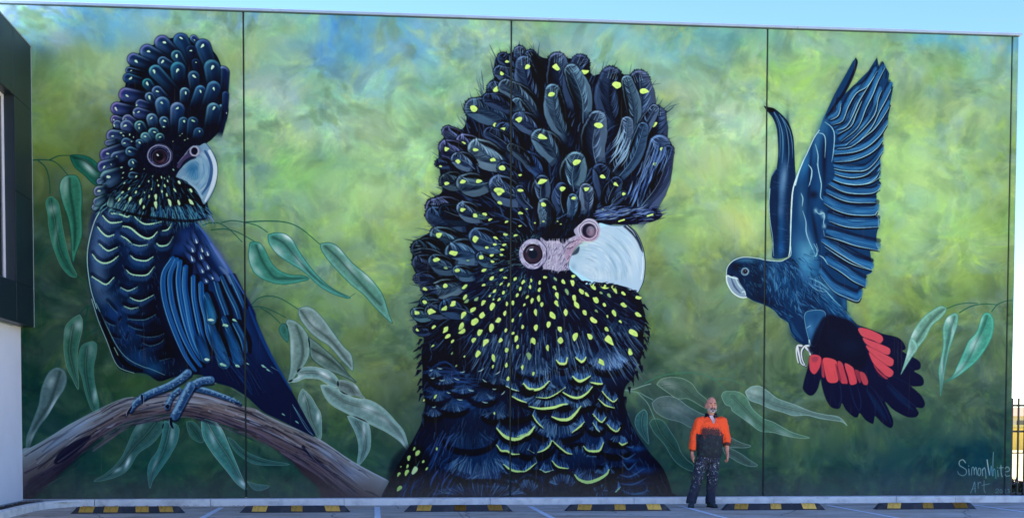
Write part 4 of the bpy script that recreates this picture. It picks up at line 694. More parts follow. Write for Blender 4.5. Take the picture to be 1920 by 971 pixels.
# crest
CRS = [(929,112),(916,156),(886,187),(872,225),(830,264),(822,300),(829,357),(804,384),(812,426),(780,446),(774,490),(794,536),(780,600),(860,560),(930,480),(980,440),(1100,400),(1220,370),(1258,270),(1240,205),(1200,150),(1100,135),(1030,112),(975,96)]
fur(CRS, 1100, lambda x, y: math.atan2(y-455, x-1010), 26, 2.4, [(20,36,72),(36,56,98),(60,84,128),(3,8,26),(14,26,58),(84,106,150)], (.25, .6), 77, .22)
def fb(c, tip, base, r, *spots, body=(16,30,66), rim=(96,116,164), hair=0, **k):
    s = CR[c][2]; t_, b2 = q(c, tip, base); k.setdefault('barb', .2); k.setdefault('glow', .35); body = tuple(v*.66 for v in body); rim = tuple(v*1.0 for v in rim)
    bend = rng.choice([-1, 1])*.09
    m_ = ((t_[0]+b2[0])/2+(t_[1]-b2[1])*bend, (t_[1]+b2[1])/2-(t_[0]-b2[0])*bend)
    b2 = (t_[0]+(b2[0]-t_[0])*1.3, t_[1]+(b2[1]-t_[1])*1.3)
    m_ = ((t_[0]+b2[0])/2+(t_[1]-b2[1])*bend, (t_[1]+b2[1])/2-(t_[0]-b2[0])*bend)
    dx, dy = t_[0]-b2[0], t_[1]-b2[1]; Ln = math.hypot(dx, dy); an0 = math.atan2(dy, dx); ux, uy = dx/Ln, dy/Ln; R0 = r/s
    dark = tuple(v*.72 for v in body)
    if R0 > 8:      # hairs that break the outline
        for j in range(int(R0*1.0)):
            an = an0+rng.uniform(-1.7, 1.7); x0_, y0_ = t_[0]+R0*.9*math.cos(an), t_[1]+R0*.9*math.sin(an); h_ = rng.uniform(1, 3.2); a2 = an0+(an-an0)*.55
            stroke([(x0_, y0_), (x0_+h_*math.cos(a2), y0_+h_*math.sin(a2))], 1.7, (5,11,32), .85, w1=.3, soft=.8)
    lit = rng.choice([-1, 1]) if abs(ux) < .3 else (-1 if ux > 0 else 1)
    plume([b2, m_, t_], R0*.8, R0*1.2, body, rim, half=-lit, pt=.72, barb=k.pop('barb'), glow=k.pop('glow'), rimw=.10, edge=(2,8,26), **k)
    lit = rng.choice([-1, 1]) if abs(ux) < .3 else (-1 if ux > 0 else 1)
    n = max(6, int(R0*2.6)); u_end = 1+R0*.55/Ln
    for sd in (-lit, lit):                # vanes: curved barbs from the quill out towards the tip
        for j in range(n):
            u_ = .18+(u_end-.18)*(j+rng.rand())/n
            rr = R0*(.75+.25*min(1, u_))*(1. if u_ < 1 else math.sqrt(max(.05, 1-((u_-1)*Ln/R0)**2)))
            bx, by = b2[0]+dx*u_, b2[1]+dy*u_; wv = 4*(min(u_, 1))*(1-min(u_, 1)); bx += (t_[1]-b2[1])*bend*wv; by -= (t_[0]-b2[0])*bend*wv
            l_ = rr*rng.uniform(.7, .98); f0 = rng.uniform(.05, .3)
            px_, py_ = -uy*sd, ux*sd; fwd = .55*l_
            p0 = (bx+px_*l_*f0, by+py_*l_*f0); kf = 1. if u_ < .7 else max(.15, (u_end-u_)/(u_end-.7+.01)); p1 = (bx+px_*l_*.55+ux*fwd*.9*kf, by+py_*l_*.55+uy*fwd*.9*kf); p2 = (bx+px_*l_*.86+ux*fwd*2.4*kf, by+py_*l_*.86+uy*fwd*2.4*kf)
            cc = body if j % 2 else rim
            if sd == lit: cc = [rim, tuple(min(255, v*1.25) for v in rim), body, (4,10,30)][rng.randint(4)]; al = rng.uniform(.2, .55)
            else: cc = [body, (4,10,30), (4,10,30), body][rng.randint(4)]; al = rng.uniform(.2, .5)
            stroke([p0, p1, p2], rng.uniform(.5, 1.3), cc, al, w1=.35, wm=rng.uniform(1.0, 2.8), soft=1.5, sm=2)
    qc = (150,170,196) if rng.rand() < .35 else (6,12,30)
    stroke([b2, m_, (t_[0]+ux*R0*.2, t_[1]+uy*R0*.2)], 1.5, qc, .55, w1=.6, soft=1)
    if hair: hairs(t_[0]-ux*R0*.1, t_[1]-uy*R0*.1, an0+.4*bend/.09, max(3, hair-2), R0*.95, R0*.6, (176,196,216), .6, .7, .15)
    for (x, y, z) in spots:
        (x_, y_), = q(c, (x, y)); daub(x_, y_, z/s*1.02, Yl, rng.uniform(-.5, .5), 1.1)
GB = dict(body=(36,58,92), rim=(120,148,186)); GD = dict(body=(12,22,52), rim=(70,90,140))
fb('F1',(1060,110),(1200,420),85,hair=5); fb('F1',(1180,150),(1250,420),80,**GD,hair=4); fb('F1',(870,180),(1030,430),82,(910,215,22),**GD); fb('F1',(830,330),(1050,520),86,(852,350,24)); fb('F1',(770,520),(960,660),100,(790,535,38),**GD,hair=6)
fb('F1',(1110,250),(1260,620),120,(1145,278,30),hair=5); fb('F2',(30,220),(180,700),130,(15,280,40),hair=6); fb('F2',(290,240),(260,640),125,(335,335,34),**GD,hair=5); fb('F2',(190,330),(290,780),105,**GB,hair=5)
fb('F2',(640,400),(700,860),150,(700,485,46),**GD,hair=6); fb('F2',(960,430),(900,900),140,(1000,550,42),hair=6); fb('F2',(820,440),(850,960),80,**GB,hair=3); fb('F2',(1170,820),(1040,1250),110,(1125,935,36),**GD,hair=6); fb('F2',(1130,760),(1000,1150),70,body=(24,40,80),rim=(120,140,190),hair=4)
fb('F1',(900,500),(1210,800),105,body=(40,56,88),rim=(110,130,165)); fb('F1',(1030,700),(1240,960),90,**GB); fb('F2',(-20,560),(130,1000),110,(-40,585,40),**GB,hair=6); fb('F2',(480,880),(480,1300),130,(485,935,42),body=(30,44,84),rim=(120,140,180),hair=5)
fb('F4',(820,-60),(660,430),85,body=(40,60,100),rim=(130,150,195)); fb('F4',(1000,0),(740,480),80,body=(24,48,90),rim=(90,120,170)); fb('F4',(1190,200),(940,900),150,(1222,238,34),(1138,412,24),body=(36,56,104),rim=(110,135,195),tipfade=.15); fb('F4',(1290,260),(1040,760),80,**GD)
for i in range(110):
    s = rng.rand(); o = rng.randn()*9; x = 1238-s*50+o; y = 282+s*88+o*.4; stroke([(x+4, y-12), (x, y+2), (x-8, y+18)], 1, [(130,155,215),(80,110,180),(8,16,48)][rng.randint(3)], .55, w1=.3, wm=2, soft=1)
for i in range(26):
    x = rng.uniform(1150, 1180); y = rng.uniform(250, 300); stroke([(x+6, y-16), (x, y), (x-10, y+14)], .8, (150,172,212), .6, w1=.3, wm=2.2, soft=.9)
fb('F1',(540,740),(880,900),132,(525,755,42),body=(30,50,88),rim=(100,130,170),hair=6); fb('F1',(700,640),(940,760),80,**GD); fb('F1',(860,980),(1060,1100),110,(775,935,28),(850,1005,34),body=(16,24,56),rim=(130,120,160)); fb('F1',(1050,870),(1230,1000),100,(1045,872,38),body=(30,44,84),rim=(100,120,170))
fb('F3',(870,20),(1010,280),110,(853,32,34),**GD); fb('F3',(720,60),(960,290),90,**GD); fb('F3',(1290,110),(1460,330),125,(1308,100,44),**GB,hair=6); fb('F3',(1130,330),(1290,520),90,(1100,340,30),body=(24,44,96),rim=(80,110,180)); fb('F3',(960,220),(1150,420),60,body=(14,24,50),rim=(90,110,140))
fb('F3',(240,40),(480,140),80,body=(10,18,46),rim=(110,120,180)); fb('F3',(420,150),(640,230),105,(412,172,22),body=(18,26,66),rim=(130,130,190)); fb('F3',(230,220),(430,290),110,(222,240,28),body=(12,20,54),rim=(110,110,170)); fb('F3',(580,230),(850,350),135,(545,245,28),(745,360,28),body=(60,84,124),rim=(150,170,200)); fb('F3',(350,350),(500,440),90,(355,380,28),body=(30,50,100),rim=(130,150,190)); fb('F3',(140,400),(240,420),55,(153,432,16),**GD)
fb('F3',(220,600),(400,640),95,(220,628,24),body=(24,40,66),rim=(90,110,130)); fb('F3',(430,620),(640,620),115,(412,612,30),(587,605,26),body=(34,60,92),rim=(120,140,170)); fb('F3',(870,450),(1090,580),85,(855,455,34),(1060,535,20),**GD); fb('F3',(820,640),(1030,760),135,(812,705,44),body=(24,40,76),rim=(110,130,180),hair=6); fb('F3',(1060,700),(1170,860),65,(1060,710,26),**GD)
fb('F3',(1310,610),(1320,820),95,(1303,610,42),body=(16,30,64),rim=(96,116,160)); fb('F4',(235,380),(220,640),135,(237,393,42),body=(30,56,96),rim=(130,160,190),hair=5); fb('F4',(520,490),(560,760),110,(540,550,28),**GD); fb('F4',(700,620),(620,860),85,(690,635,25),**GD); fb('F4',(80,690),(95,900),90,(83,693,32),**GD); fb('F4',(355,700),(360,930),88,(358,695,30),body=(50,66,110),rim=(140,156,196)); fb('F4',(205,800),(190,980),68,(213,800,24),body=(44,66,110),rim=(110,140,190)); fb('F4',(780,750),(640,900),50,(780,750,24),**GD)
fb('F3',(1340,870),(1350,1080),88,(1328,868,28),body=(30,48,80),rim=(120,140,170)); fb('F4',(545,925),(600,1000),30,(545,922,10),**GD)
# nape rows
fb('F5',(330,170),(640,270),120,body=(14,24,60),rim=(120,124,180),hair=6); fb('F5',(330,260),(620,330),120,body=(20,40,80),rim=(80,104,150)); fb('F5',(460,215),(700,260),100,body=(6,14,36),rim=(30,50,80)); fb('F5',(660,180),(830,250),95,(648,200,26),body=(14,32,70),rim=(130,150,190),hair=5); fb('F5',(790,262),(900,290),34,(790,262,26),body=(40,70,90),rim=(110,150,150))
fb('F5',(370,480),(620,540),110,(370,492,36),body=(20,44,72),rim=(110,140,170),hair=5); fb('F5',(160,640),(380,700),115,body=(10,22,46),rim=(60,84,110),hair=4); fb('F5',(170,800),(380,840),110,body=(20,26,50),rim=(70,84,120)); fb('F5',(560,680),(780,720),135,(545,690,46),body=(34,66,116),rim=(120,150,190)); fb('F5',(340,780),(540,840),95,(345,772,32),body=(26,46,80),rim=(90,116,150)); fb('F5',(820,500),(1030,570),120,(790,535,42),body=(26,50,96),rim=(96,124,170)); fb('F5',(600,890),(750,930),75,(585,893,32),body=(30,60,100),rim=(110,140,180)); fb('F5',(860,730),(980,790),66,(858,742,28),body=(24,50,90),rim=(90,120,160))
fb('G1',(150,130),(330,160),70,**GD,hair=4); fb('G1',(360,250),(580,200),100,(450,215,30),body=(50,76,110),rim=(140,160,185),hair=5); fb('G1',(225,245),(330,240),60,(222,250,26),**GD); fb('G1',(215,390),(340,380),60,(215,398,26),body=(20,44,70),rim=(80,120,140)); fb('G1',(120,520),(260,540),70,(130,520,30),body=(40,74,104),rim=(120,160,180)); fb('G1',(290,500),(480,520),90,(285,510,38),body=(10,20,46),rim=(90,110,150),hair=3); fb('G1',(470,460),(700,520),110,body=(12,30,64),rim=(70,100,150)); fb('G1',(130,710),(260,720),50,(130,715,20),**GD)
# face hairs round the eye
fur([(960,430),(1010,440),(990,470),(985,520),(1010,540),(930,560),(900,520),(920,460)], 420, lambda x, y: math.atan2(y-478, x-1002)*1.0, 7, .9, [(110,160,170),(60,110,130),(20,50,80),(4,12,30),(150,190,190)], (.3, .7), 74, .3)
fur([(1000,395),(1120,395),(1080,430),(1050,455),(1000,440)], 160, lambda x, y: -1.2, 10, 1.4, [(10,30,60),(30,60,90),(4,10,26)], (.3, .6), 75)
for k in range(40):
    t = rng.uniform(3.5, 6.0); stroke([(1002+27*math.cos(t), 474+27*math.sin(t)), (1004+33*math.cos(t+.15), 474+34*math.sin(t+.15))], .9, [(70,110,130),(6,16,36)][k % 2], .6, w1=.4)
# ruff spots
def spots(c, lst, ol=(150,170,90)):
    for v in lst:
        x, y, z = v[:3]; (x_, y_), = q(c, (x, y)); c_ = Yl if len(v) == 3 else (128,150,110)
        an = math.atan2(y_-440, x_-1010)+rng.randn()*.2 if y_ > 520 else rng.uniform(-.4, .4)
        daub(x_, y_, z/6.067*.93, np.array(c_)*rng.uniform(.93, 1.05), an, 1.22)
spots('F5',[(900,252,25),(958,312,22),(1150,335,22),(1068,122,28),(1130,478,25),(1018,518,24),(1300,238,24),(1378,192,12),(1298,385,18),(1245,492,20),(925,632,24),(1010,595,20),(1118,600,22),(1092,652,22),(1088,712,22),(980,716,22),(990,790,24),(895,893,22),(1085,885,22),(452,858,20,1),(708,775,15,1),(1058,18,28)])
spots('F6',[(85,50,18),(240,158,12),(330,140,14),(80,192,14),(30,290,16),(485,140,9),(518,170,10)])
spots('G1',[(585,40,24),(890,38,24),(980,128,26),(1130,120,20),(1088,190,18),(1175,200,20),(890,203,22),(675,222,34),(680,338,32),(805,368,30,1),(695,385,28,1),(887,405,32),(540,420,38),(447,470,36),(770,480,34),(990,445,38),(1015,270,22),(960,330,16),(1115,287,26),(1065,368,22),(1000,370,14),(1155,418,24),(1218,405,26),(1270,320,22),(1308,240,22),(1248,135,24),(1340,170,24),(1385,335,22),(1350,430,20),(1308,540,18),(657,540,46),(788,613,50),(875,550,40),(1055,605,32),(1130,525,30),(980,685,46),(845,740,42),(640,665,38),(650,730,38),(320,682,26),(455,708,36),(485,780,30),(535,840,22),(775,830,36),(915,850,40),(1085,825,28),(1140,718,22),(1222,600,20),(1332,680,22),(1222,750,24),(1260,810,30),(1275,905,22),(1148,940,26),(315,893,14),(1440,830,30),(1440,370,30)])
spots('G2',[(35,150,20),(20,220,20),(130,175,26),(190,115,22),(127,258,26),(118,352,28),(45,375,24),(155,418,24),(310,135,22,1),(300,232,28),(395,165,30),(435,275,30,1),(512,108,26),(500,175,34),(328,322,32),(320,405,32),(520,352,34),(545,425,38),(605,275,34),(665,310,28),(735,218,36),(855,215,42),(980,248,42),(830,293,20,1),(915,318,28,1),(1078,300,26),(1245,345,32),(770,375,42),(862,428,24),(1085,430,32),(85,512,32),(270,540,44),(430,512,36),(640,517,34),(775,498,20,1),(970,515,38),(1245,535,40),(90,680,36),(228,650,34),(355,705,38),(740,600,38),(900,560,18),(890,705,34),(60,845,36),(365,830,44),(535,785,42),(700,785,38),(920,830,58),(1195,745,50),(1045,618,20),(1160,950,26),(220,915,26)])
spots('G3',[(830,135,40),(1000,178,34),(1150,95,28),(1275,55,24),(1400,148,42,1),(1148,262,26),(995,280,18),(1330,290,24),(1165,420,24),(670,165,14),(530,130,16,1),(580,270,14,1),(1010,810,14),(340,620,22),(210,665,14),(310,45,16)])
for x, y, l, an in [(585,422,34,.3),(900,440,30,.6),(745,550,30,.2),(1010,535,22,0),(620,655,34,.1),(905,685,36,.2),(310,410,24,-.1),(415,435,30,0),(490,575,24,.3),(290,320,20,-.3),(390,300,30,.2),(325,738,22,-.2),(1050,350,34,-.6),(860,320,40,-.5),(650,340,30,-.2),(1110,580,30,-.8)]:
    (x_, y_), = q('G3', (x, y)); l = l/6; stroke([(x_-l*math.cos(an), y_-l*math.sin(an)), (x_, y_+1), (x_+l*math.cos(an), y_+l*math.sin(an))], .7, (170,190,190), .85, w1=.5, wm=2, soft=.8)
spots('G4',[(890,225,40),(1220,125,32),(120,360,24),(280,75,22)])
def cres(c, pts, w, cc=(204,218,124), a=.97, rag=.8):
    w = w/6.067*.84; P0 = q(c, *pts); P_ = smooth(P0, n=8); n = len(P_)
    stroke([(x, y+w*.7+1.2) for x, y in P0], w*.8, (2,8,26), .85, w1=w*.6, wm=w*1.7+4, soft=4)
    for i in range(n*3):      # hairs above the bar
        k = rng.randint(n); x, y = P_[k]; s = (k/n-.5); l = rng.uniform(4, 13)
        stroke([(x-s*l*.9, y-w*.4-l), (x, y-w*.2)], .6, [(90,130,190),(50,90,150),(130,160,205),(10,30,70)][rng.randint(4)], .5, w1=1.2, soft=.9)
    stroke(P0, w*.35, cc, a, w1=w*.3, wm=w*1.05, soft=.8)
    for i in range(int(n*1.3)):
        k = rng.randint(n); x, y = P_[k]; s = math.sin(math.pi*k/n)
        stroke([(x+rng.randn()*.5, y), (x+rng.randn()*.8, y+w*.5*s+rng.uniform(.2, 1.6)*rag)], 1.3, cc, a, w1=.3, soft=.6)
        if i % 3 == 0: stroke([(x, y-w*.4*s), (x+rng.randn()*.5, y+w*.2)], .7, (120,150,110), .4, w1=.3)
for c, pts, w in [('G4',[(380,205),(410,240),(450,250),(490,240),(505,180)],30),('G4',[(600,175),(640,210),(670,225),(700,205),(718,170)],30),('G4',[(565,390),(610,430),(650,445),(700,430),(770,385)],34),('G4',[(0,480),(60,535),(140,545),(220,520),(300,445)],32),('G4',[(450,570),(540,620),(630,635),(720,590),(800,500)],30),('G4',[(150,630),(280,635),(380,590),(480,520)],14),('G4',[(80,735),(200,758),(350,745),(440,715),(510,705)],34),
                  ('G4',[(900,560),(960,630),(1030,680),(1080,640)],16),('G4',[(860,650),(940,720),(1040,750)],18),('G4',[(330,850),(420,882),(520,878),(600,810),(660,730)],40),('G4',[(800,820),(850,880),(900,910),(950,850)],18),('G4',[(770,460),(850,475),(910,475)],24),('G4',[(110,830),(140,880),(180,930),(230,975)],16),
                  ('G3',[(1215,620),(1290,660),(1380,690)],20),('G3',[(1140,500),(1210,535),(1290,560)],12),('G3',[(1340,470),(1400,530),(1456,530)],26),('G3',[(1400,735),(1456,745)],14),
                  ('G6',[(800,70),(840,140),(870,170)],10),('G6',[(960,85),(1010,140),(1070,168),(1105,125)],20),('G6',[(-60,225),(0,215),(70,190),(135,110)],46),('G6',[(60,375),(120,410)],12),('G6',[(170,405),(240,380),(300,330),(330,270)],22),('G6',[(340,275),(420,350),(500,410),(560,425)],20),('G6',[(690,335),(740,385),(830,392),(880,375),(920,290)],28),('G6',[(200,600),(260,628),(350,605)],10),('G6',[(330,500),(400,570),(520,590)],20),
                  ('G6',[(590,660),(640,715),(740,745),(850,715),(950,655),(980,600)],42),('G6',[(1095,295),(1130,318),(1190,295)],22),('G6',[(0,630),(60,600),(160,520)],18),('G6',[(560,180),(640,120),(700,60)],22),('G6',[(1050,860),(1080,830),(1110,800)],12),('G5',[(1340,130),(1420,215),(1500,252),(1600,250),(1699,195)],44),('G5',[(1340,320),(1390,385),(1460,390),(1520,425),(1600,425)],26),('G5',[(1420,540),(1480,590),(1560,620),(1660,620)],28)]:
    cres(c, pts, w, (206,220,130) if w > 13 else (196,210,170))
spots('G5',[(403,365,20),(445,412,32),(342,470,28),(505,510,18),(545,588,18),(325,565,24),(318,630,32),(250,568,10),(228,652,22),(237,808,36),(660,365,15)])
fill(q('G5',(372,640),(385,600),(410,565),(440,580),(440,610),(415,640),(385,658)), (214,226,160), 1.); stroke(q('G5',(430,570),(465,500)), 1.6, (120,160,150), .7, w1=.4)
for x, y, rx, ry, cc in [(1195,840,14,5,(30,80,150)),(1205,880,24,7,(20,66,130)),(1180,862,16,4,(30,70,130)),(1190,905,30,5,(16,50,100)),(1200,925,20,4,(60,100,140))]: blob(x, y, rx, ry, cc, .6)
for l in [[(1130,510),(1200,600),(1290,520)],[(1090,430),(1180,480),(1280,420)],[(1100,660),(1220,680),(1380,590)],[(1100,760),(1250,770),(1400,700)],[(1120,830),(1250,880),(1400,850),(1410,780)],[(1180,340),(1240,350),(1260,330)]]: stroke(q('G6', *l), 1, (80,120,170), .55, wm=3, soft=2.5)
# ---- beak
BK2 = q('F6',(925,165),(1000,172),(1060,184),(1150,188),(1232,180),(1300,230),(1345,290),(1380,370),(1405,450),(1420,560),(1418,680),(1400,790),(1352,895),(1250,870),(1150,830),(1050,810),(900,808),(790,815),(740,770),(690,720),(620,660),(606,610),(620,540),(655,480),(710,400),(800,370),(880,350),(930,290))
SHEETS.append(('painted_beak', None, BK2))
fill(BK2, (168,198,228), 1., soft=1)
cx_, cy_ = q('F6',(760,760))[0]
for i in range(150):
    r_ = rng.uniform(12, 118); t0 = rng.uniform(-1.75, -.1); t1 = t0+rng.uniform(.15, .7)
    pts = [(cx_+r_*math.cos(t), cy_+r_*.98*math.sin(t)) for t in np.linspace(t0, min(t1, .05), 4)]
    in_ = all(1068 < x < 1205 and y > 428-(x-1120)*.05 for x, y in pts) and pts[-1][0] < 1203
    if not in_ or min(y for x, y in pts) < 424: continue
    if any(((x-1082)/1.0 < (450-y)*.7) for x, y in pts): continue
    stroke(pts, 1, [(206,224,238),(150,182,208),(214,230,242),(130,166,196),(190,212,232)][rng.randint(5)], rng.uniform(.3, .6), w1=.5, wm=rng.uniform(1.5, 5), soft=2.5)
for x, y, rx, ry, cc, a_ in [(1100,500,22,16,(186,210,232),.6),(1130,515,26,8,(198,216,236),.6),(1145,512,18,9,(150,184,214),.4),(1090,462,14,8,(150,190,206),.4),(1190,480,8,40,(196,216,236),.5),(1085,478,10,12,(150,184,204),.5),(1075,500,6,8,(110,150,180),.5)]: blob(x, y, rx, ry, cc, a_)
fill(q('F6',(1190,195),(1232,182),(1300,235),(1345,300),(1385,390),(1400,470),(1375,440),(1340,360),(1290,290),(1230,230)), (18,28,50), .9, soft=3); stroke(q('F6',(1225,190),(1290,250),(1320,300)), 1.8, (200,216,236), .85, w1=.8)
stroke(q('F6',(1232,180),(1300,228),(1347,290),(1384,370),(1408,450),(1423,560),(1420,680),(1402,790),(1354,898)), 1.3, (8,18,30), .95)
stroke(q('F6',(1395,520),(1398,640),(1380,760)), 1.6, (224,236,246), .8)
stroke(q('F6',(1000,172),(1060,184),(1150,188),(1232,180)), 2, (60,90,130), .6)
fill(q('F6',(640,500),(690,430),(720,410),(715,460),(690,490)), (24,36,60), .8, soft=2)
# skin between eye and beak
SK = q('F6',(300,320),(360,350),(410,345),(450,350),(500,350),(540,380),(580,350),(640,310),(700,290),(760,330),(740,370),(690,410),(650,470),(620,540),(600,600),(615,655),(560,665),(480,672),(400,655),(330,640),(330,500))
fill(SK, (158,138,172), 1., soft=1.5)
fur(SK, 260, lambda x, y: 1.9+(x-1030)*.01, 6, 1.3, [(200,184,210),(212,196,214),(104,90,128),(56,50,84),(180,164,196)], (.35, .8), 76, .3)
for k in range(24):
    x = 1030+k*1.3+rng.randn()*2; stroke([(x, 455), (x-1+rng.randn(), 447)], .9, (200,176,204), .8, w1=.3)
for l in [[(560,420),(620,370),(700,340)],[(590,430),(650,420)],[(570,640),(600,650)],[(430,665),(480,680)],[(540,400),(560,470)],[(530,500),(500,560)],[(560,540),(530,600)]]: stroke(q('F6', *l), 1.3, (50,36,66), .8, wm=1.8, w1=.5)
fill(q('F6',(660,240),(690,200),(760,140),(800,112),(860,115),(900,140),(935,190),(938,250),(915,320),(870,350),(800,355),(730,340),(690,300)), (160,144,178), 1., soft=1)
nx_, ny_ = q('F6',(820,240))[0]
for r_, w_, cc in [(20,2,(188,168,196)),(17.5,1.2,(90,70,104)),(15.5,2.2,(196,176,200)),(13.5,1.4,(80,60,92))]: ring(nx_, ny_, r_, r_*1.0, w_, cc, .8, jit=.03)
fill([(nx_+12.5*math.cos(t), ny_+12.8*math.sin(t)) for t in np.linspace(0, 6.28, 12, endpoint=False)], (26,22,44), 1.); fill([(nx_+3.5+8*math.cos(t), ny_+1+9.5*math.sin(t)) for t in np.linspace(0, 6.28, 12, endpoint=False)], (112,96,124), 1., soft=2); blob(nx_+4, ny_+2, 5, 7, (160,138,160), .7); blob(nx_-1, ny_+1, 4, 6, (70,60,90), .6)
# eye
ex, ey = q('F6',(222,490))[0]
fill([(ex+(26.5 if math.cos(t) < 0 else 25)*math.cos(t), ey+28.5*math.sin(t)) for t in np.linspace(0, 6.28, 18, endpoint=False)], (172,156,192), 1., soft=1.2)
for k in range(110):
    t = rng.uniform(0, 6.28); r_ = rng.uniform(18.5, 27.5); dt = rng.uniform(.1, .5)
    stroke([(ex+r_*.95*math.cos(t+s*dt), ey+r_*1.03*math.sin(t+s*dt)) for s in (0, .5, 1)], .8, [(206,186,214),(220,200,220),(90,74,110),(130,108,146),(50,44,76)][rng.randint(5)], .7, w1=.4, wm=1.3, soft=.8)
ring(ex, ey, 26.5, 29, 1.3, (30,36,66), .7)
e_ = lambda r: [(ex+r*math.cos(t), ey+r*1.03*math.sin(t)) for t in np.linspace(0, 6.28, 18, endpoint=False)]
fill(e_(18.2), (10,8,20), 1.); fill(e_(16.6), (44,30,46), 1.); blob(ex-6, ey+7, 7, 6, (70,52,70), .6); blob(ex+6, ey-6, 7, 7, (50,36,50), .5); fill(e_(8.6), (12,26,46), 1., soft=2.5)
ring(ex-1, ey-1, 11.5, 12, 1.4, (130,130,160), .7, t0=190, t1=280, soft=1.6); daub(ex-2.2, ey-8.6, 2.6, (236,240,250), halo=0)
SHEETS.append(('painted_eye', None, [(ex+26*math.cos(t), ey+28*math.sin(t)) for t in np.linspace(0, 6.28, 16, endpoint=False)]))
# hairs that overlap the beak
for i in range(46):
    x = rng.uniform(1080, 1196); y = 528+(x-1090)*.11+max(0, (x-1150))*.22
    stroke([(x, y+4), (x+4, y-1), (x+11+rng.randn()*3, y+1+rng.randn()*2)], 2.6, (8,16,38), .85, w1=.3, wm=2.4, soft=1)
# the loose lock under the crest
LK = q('F6',(850,50),(950,50),(1100,30),(1250,0),(1400,-10),(1550,30),(1610,70),(1560,120),(1480,150),(1350,170),(1200,178),(1050,165),(940,130),(880,90))
fill(LK, (8,14,40), 1., soft=1.5)
for i in range(150):
    x = rng.uniform(1110, 1228); y = 396+rng.randn()*7+(abs(x-1190)*.04); l = rng.uniform(10, 30)
    stroke([(x, y+3), (x+l*.5, y+1), (x+l, y-1+rng.randn()*2.5)], 1, [(110,130,190),(70,90,160),(8,14,40),(40,56,110),(150,166,206)][rng.randint(5)], .55, w1=.3, wm=1.8, soft=.9)
for k in range(26):
    x = 1222+rng.rand()*10; y = rng.uniform(390, 412); stroke([(x, y), (x+rng.uniform(4, 14), y+rng.uniform(-3, 3))], 2, (8,14,38), .85, w1=.3)
for x, y in [(1475,75),(1170,132)]:
    (x_, y_), = q('F6', (x, y)); stroke([(x_-5, y_+1.5), (x_+5, y_-1.5)], 2.6, Yl, .98, w1=3, soft=.9)

punch(B2, .55, .15, (.92, 1.02, 1.0))
# ---------------------------------------------------------------- the flying cockatoo (right)
N3, L3c = (10,36,78), (120,166,206)
FW = q('H1',(48,385),(70,392),(120,402),(170,440),(215,490),(245,550),(262,620),(268,700),(272,800),(278,900))+q('H2',(335,200),(312,300),(302,450),(300,600),(292,800),(270,880),(140,890))+q('H2',(140,780),(120,640),(108,500),(104,380),(112,260),(118,190),(135,130),(165,80))+q('H1',(140,830),(150,740),(148,640),(138,540),(110,470),(75,425))
WN = [(1480,481),(1482,424),(1484,382),(1487,351),(1496,325),(1505,303),(1513,288),(1525,260),(1536,243),(1543.5,222),(1564,177),(1585,140),(1598,116),(1604.5,108),(1608,117),(1600,141),(1588,167),(1584,176),(1605,156),(1628,133),(1640,114),(1644,107.5),(1648,126),(1655,115),(1661,127),(1667,138),(1665,154),(1673,155),(1673.5,169),(1669,192),(1668,205),(1663,229),(1658,245),(1653,264),(1655.5,283),(1649,300),(1652,308),(1648.5,320),(1647.6,337),(1651.8,345),(1643,362),(1642.5,380),(1645.6,393),(1640,402),(1646.6,407),(1646.6,426),(1643,440),(1643.5,457),(1647.6,469),(1631,470),(1635,500),(1634,511),(1624,516),(1623,537),(1614,541),(1615,557),(1607.6,565),(1587,558),(1588,584),(1577,577),(1540,540),(1500,500)]
BD = q('H3',(105,370),(112,300),(160,240),(230,210),(300,205),(400,215),(460,228),(590,240),(640,222),(690,190),(760,60),(900,100),(960,330),(1010,420),(1100,520),(1150,600),(1180,690),(1240,770),(1310,840))+q('H4',(660,150),(700,400),(620,480),(480,430),(300,350),(240,300),(150,255),(95,190),(75,100))+q('H3',(660,795),(590,750),(540,690),(460,640),(350,600),(290,565),(230,567),(160,520),(115,450))
TL = q('H4',(540,60),(620,118),(700,145),(820,190),(930,215),(975,245),(1002,290),(1000,315),(975,325),(1030,362),(1090,390),(1122,425),(1115,470),(1070,485),(1125,520),(1148,560),(1135,600),(1060,605),(1030,592),(1120,670),(1157,740),(1135,778),(1085,772),(1108,815),(1085,848),(1020,848),(940,810),(890,775),(838,722),(870,790),(906,880),(890,935),(830,905),(780,855),(760,840),(750,895),(735,900),(685,870),(640,815),(625,848),(590,845),(530,790),(500,735),(485,775),(455,783),(410,765),(370,700),(340,600),(330,545),(310,620),(275,672),(235,675),(195,635),(193,590),(225,470),(250,380),(300,300),(400,200))
W3 = [FW, WN, BD, TL]
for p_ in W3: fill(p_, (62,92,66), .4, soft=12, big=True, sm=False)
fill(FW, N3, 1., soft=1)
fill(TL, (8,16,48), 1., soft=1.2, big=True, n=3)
fill(WN, (14,50,98), 1., soft=1, sm=False, big=False)
fill(BD, (12,38,82), 1., soft=1, big=True, n=3)
for p_, l_ in [(BD, 'painted cockatoo in flight with red tail patches, right end of the mural')]: SHEETS.append(('painted_cockatoo', l_, BD))
SHEETS.append(('painted_wing', 'raised near wing with spread feathers', WN)); SHEETS.append(('painted_wing', 'narrow far wing pointing straight up', FW)); SHEETS.append(('painted_tail', 'fanned dark tail with red patches', TL))
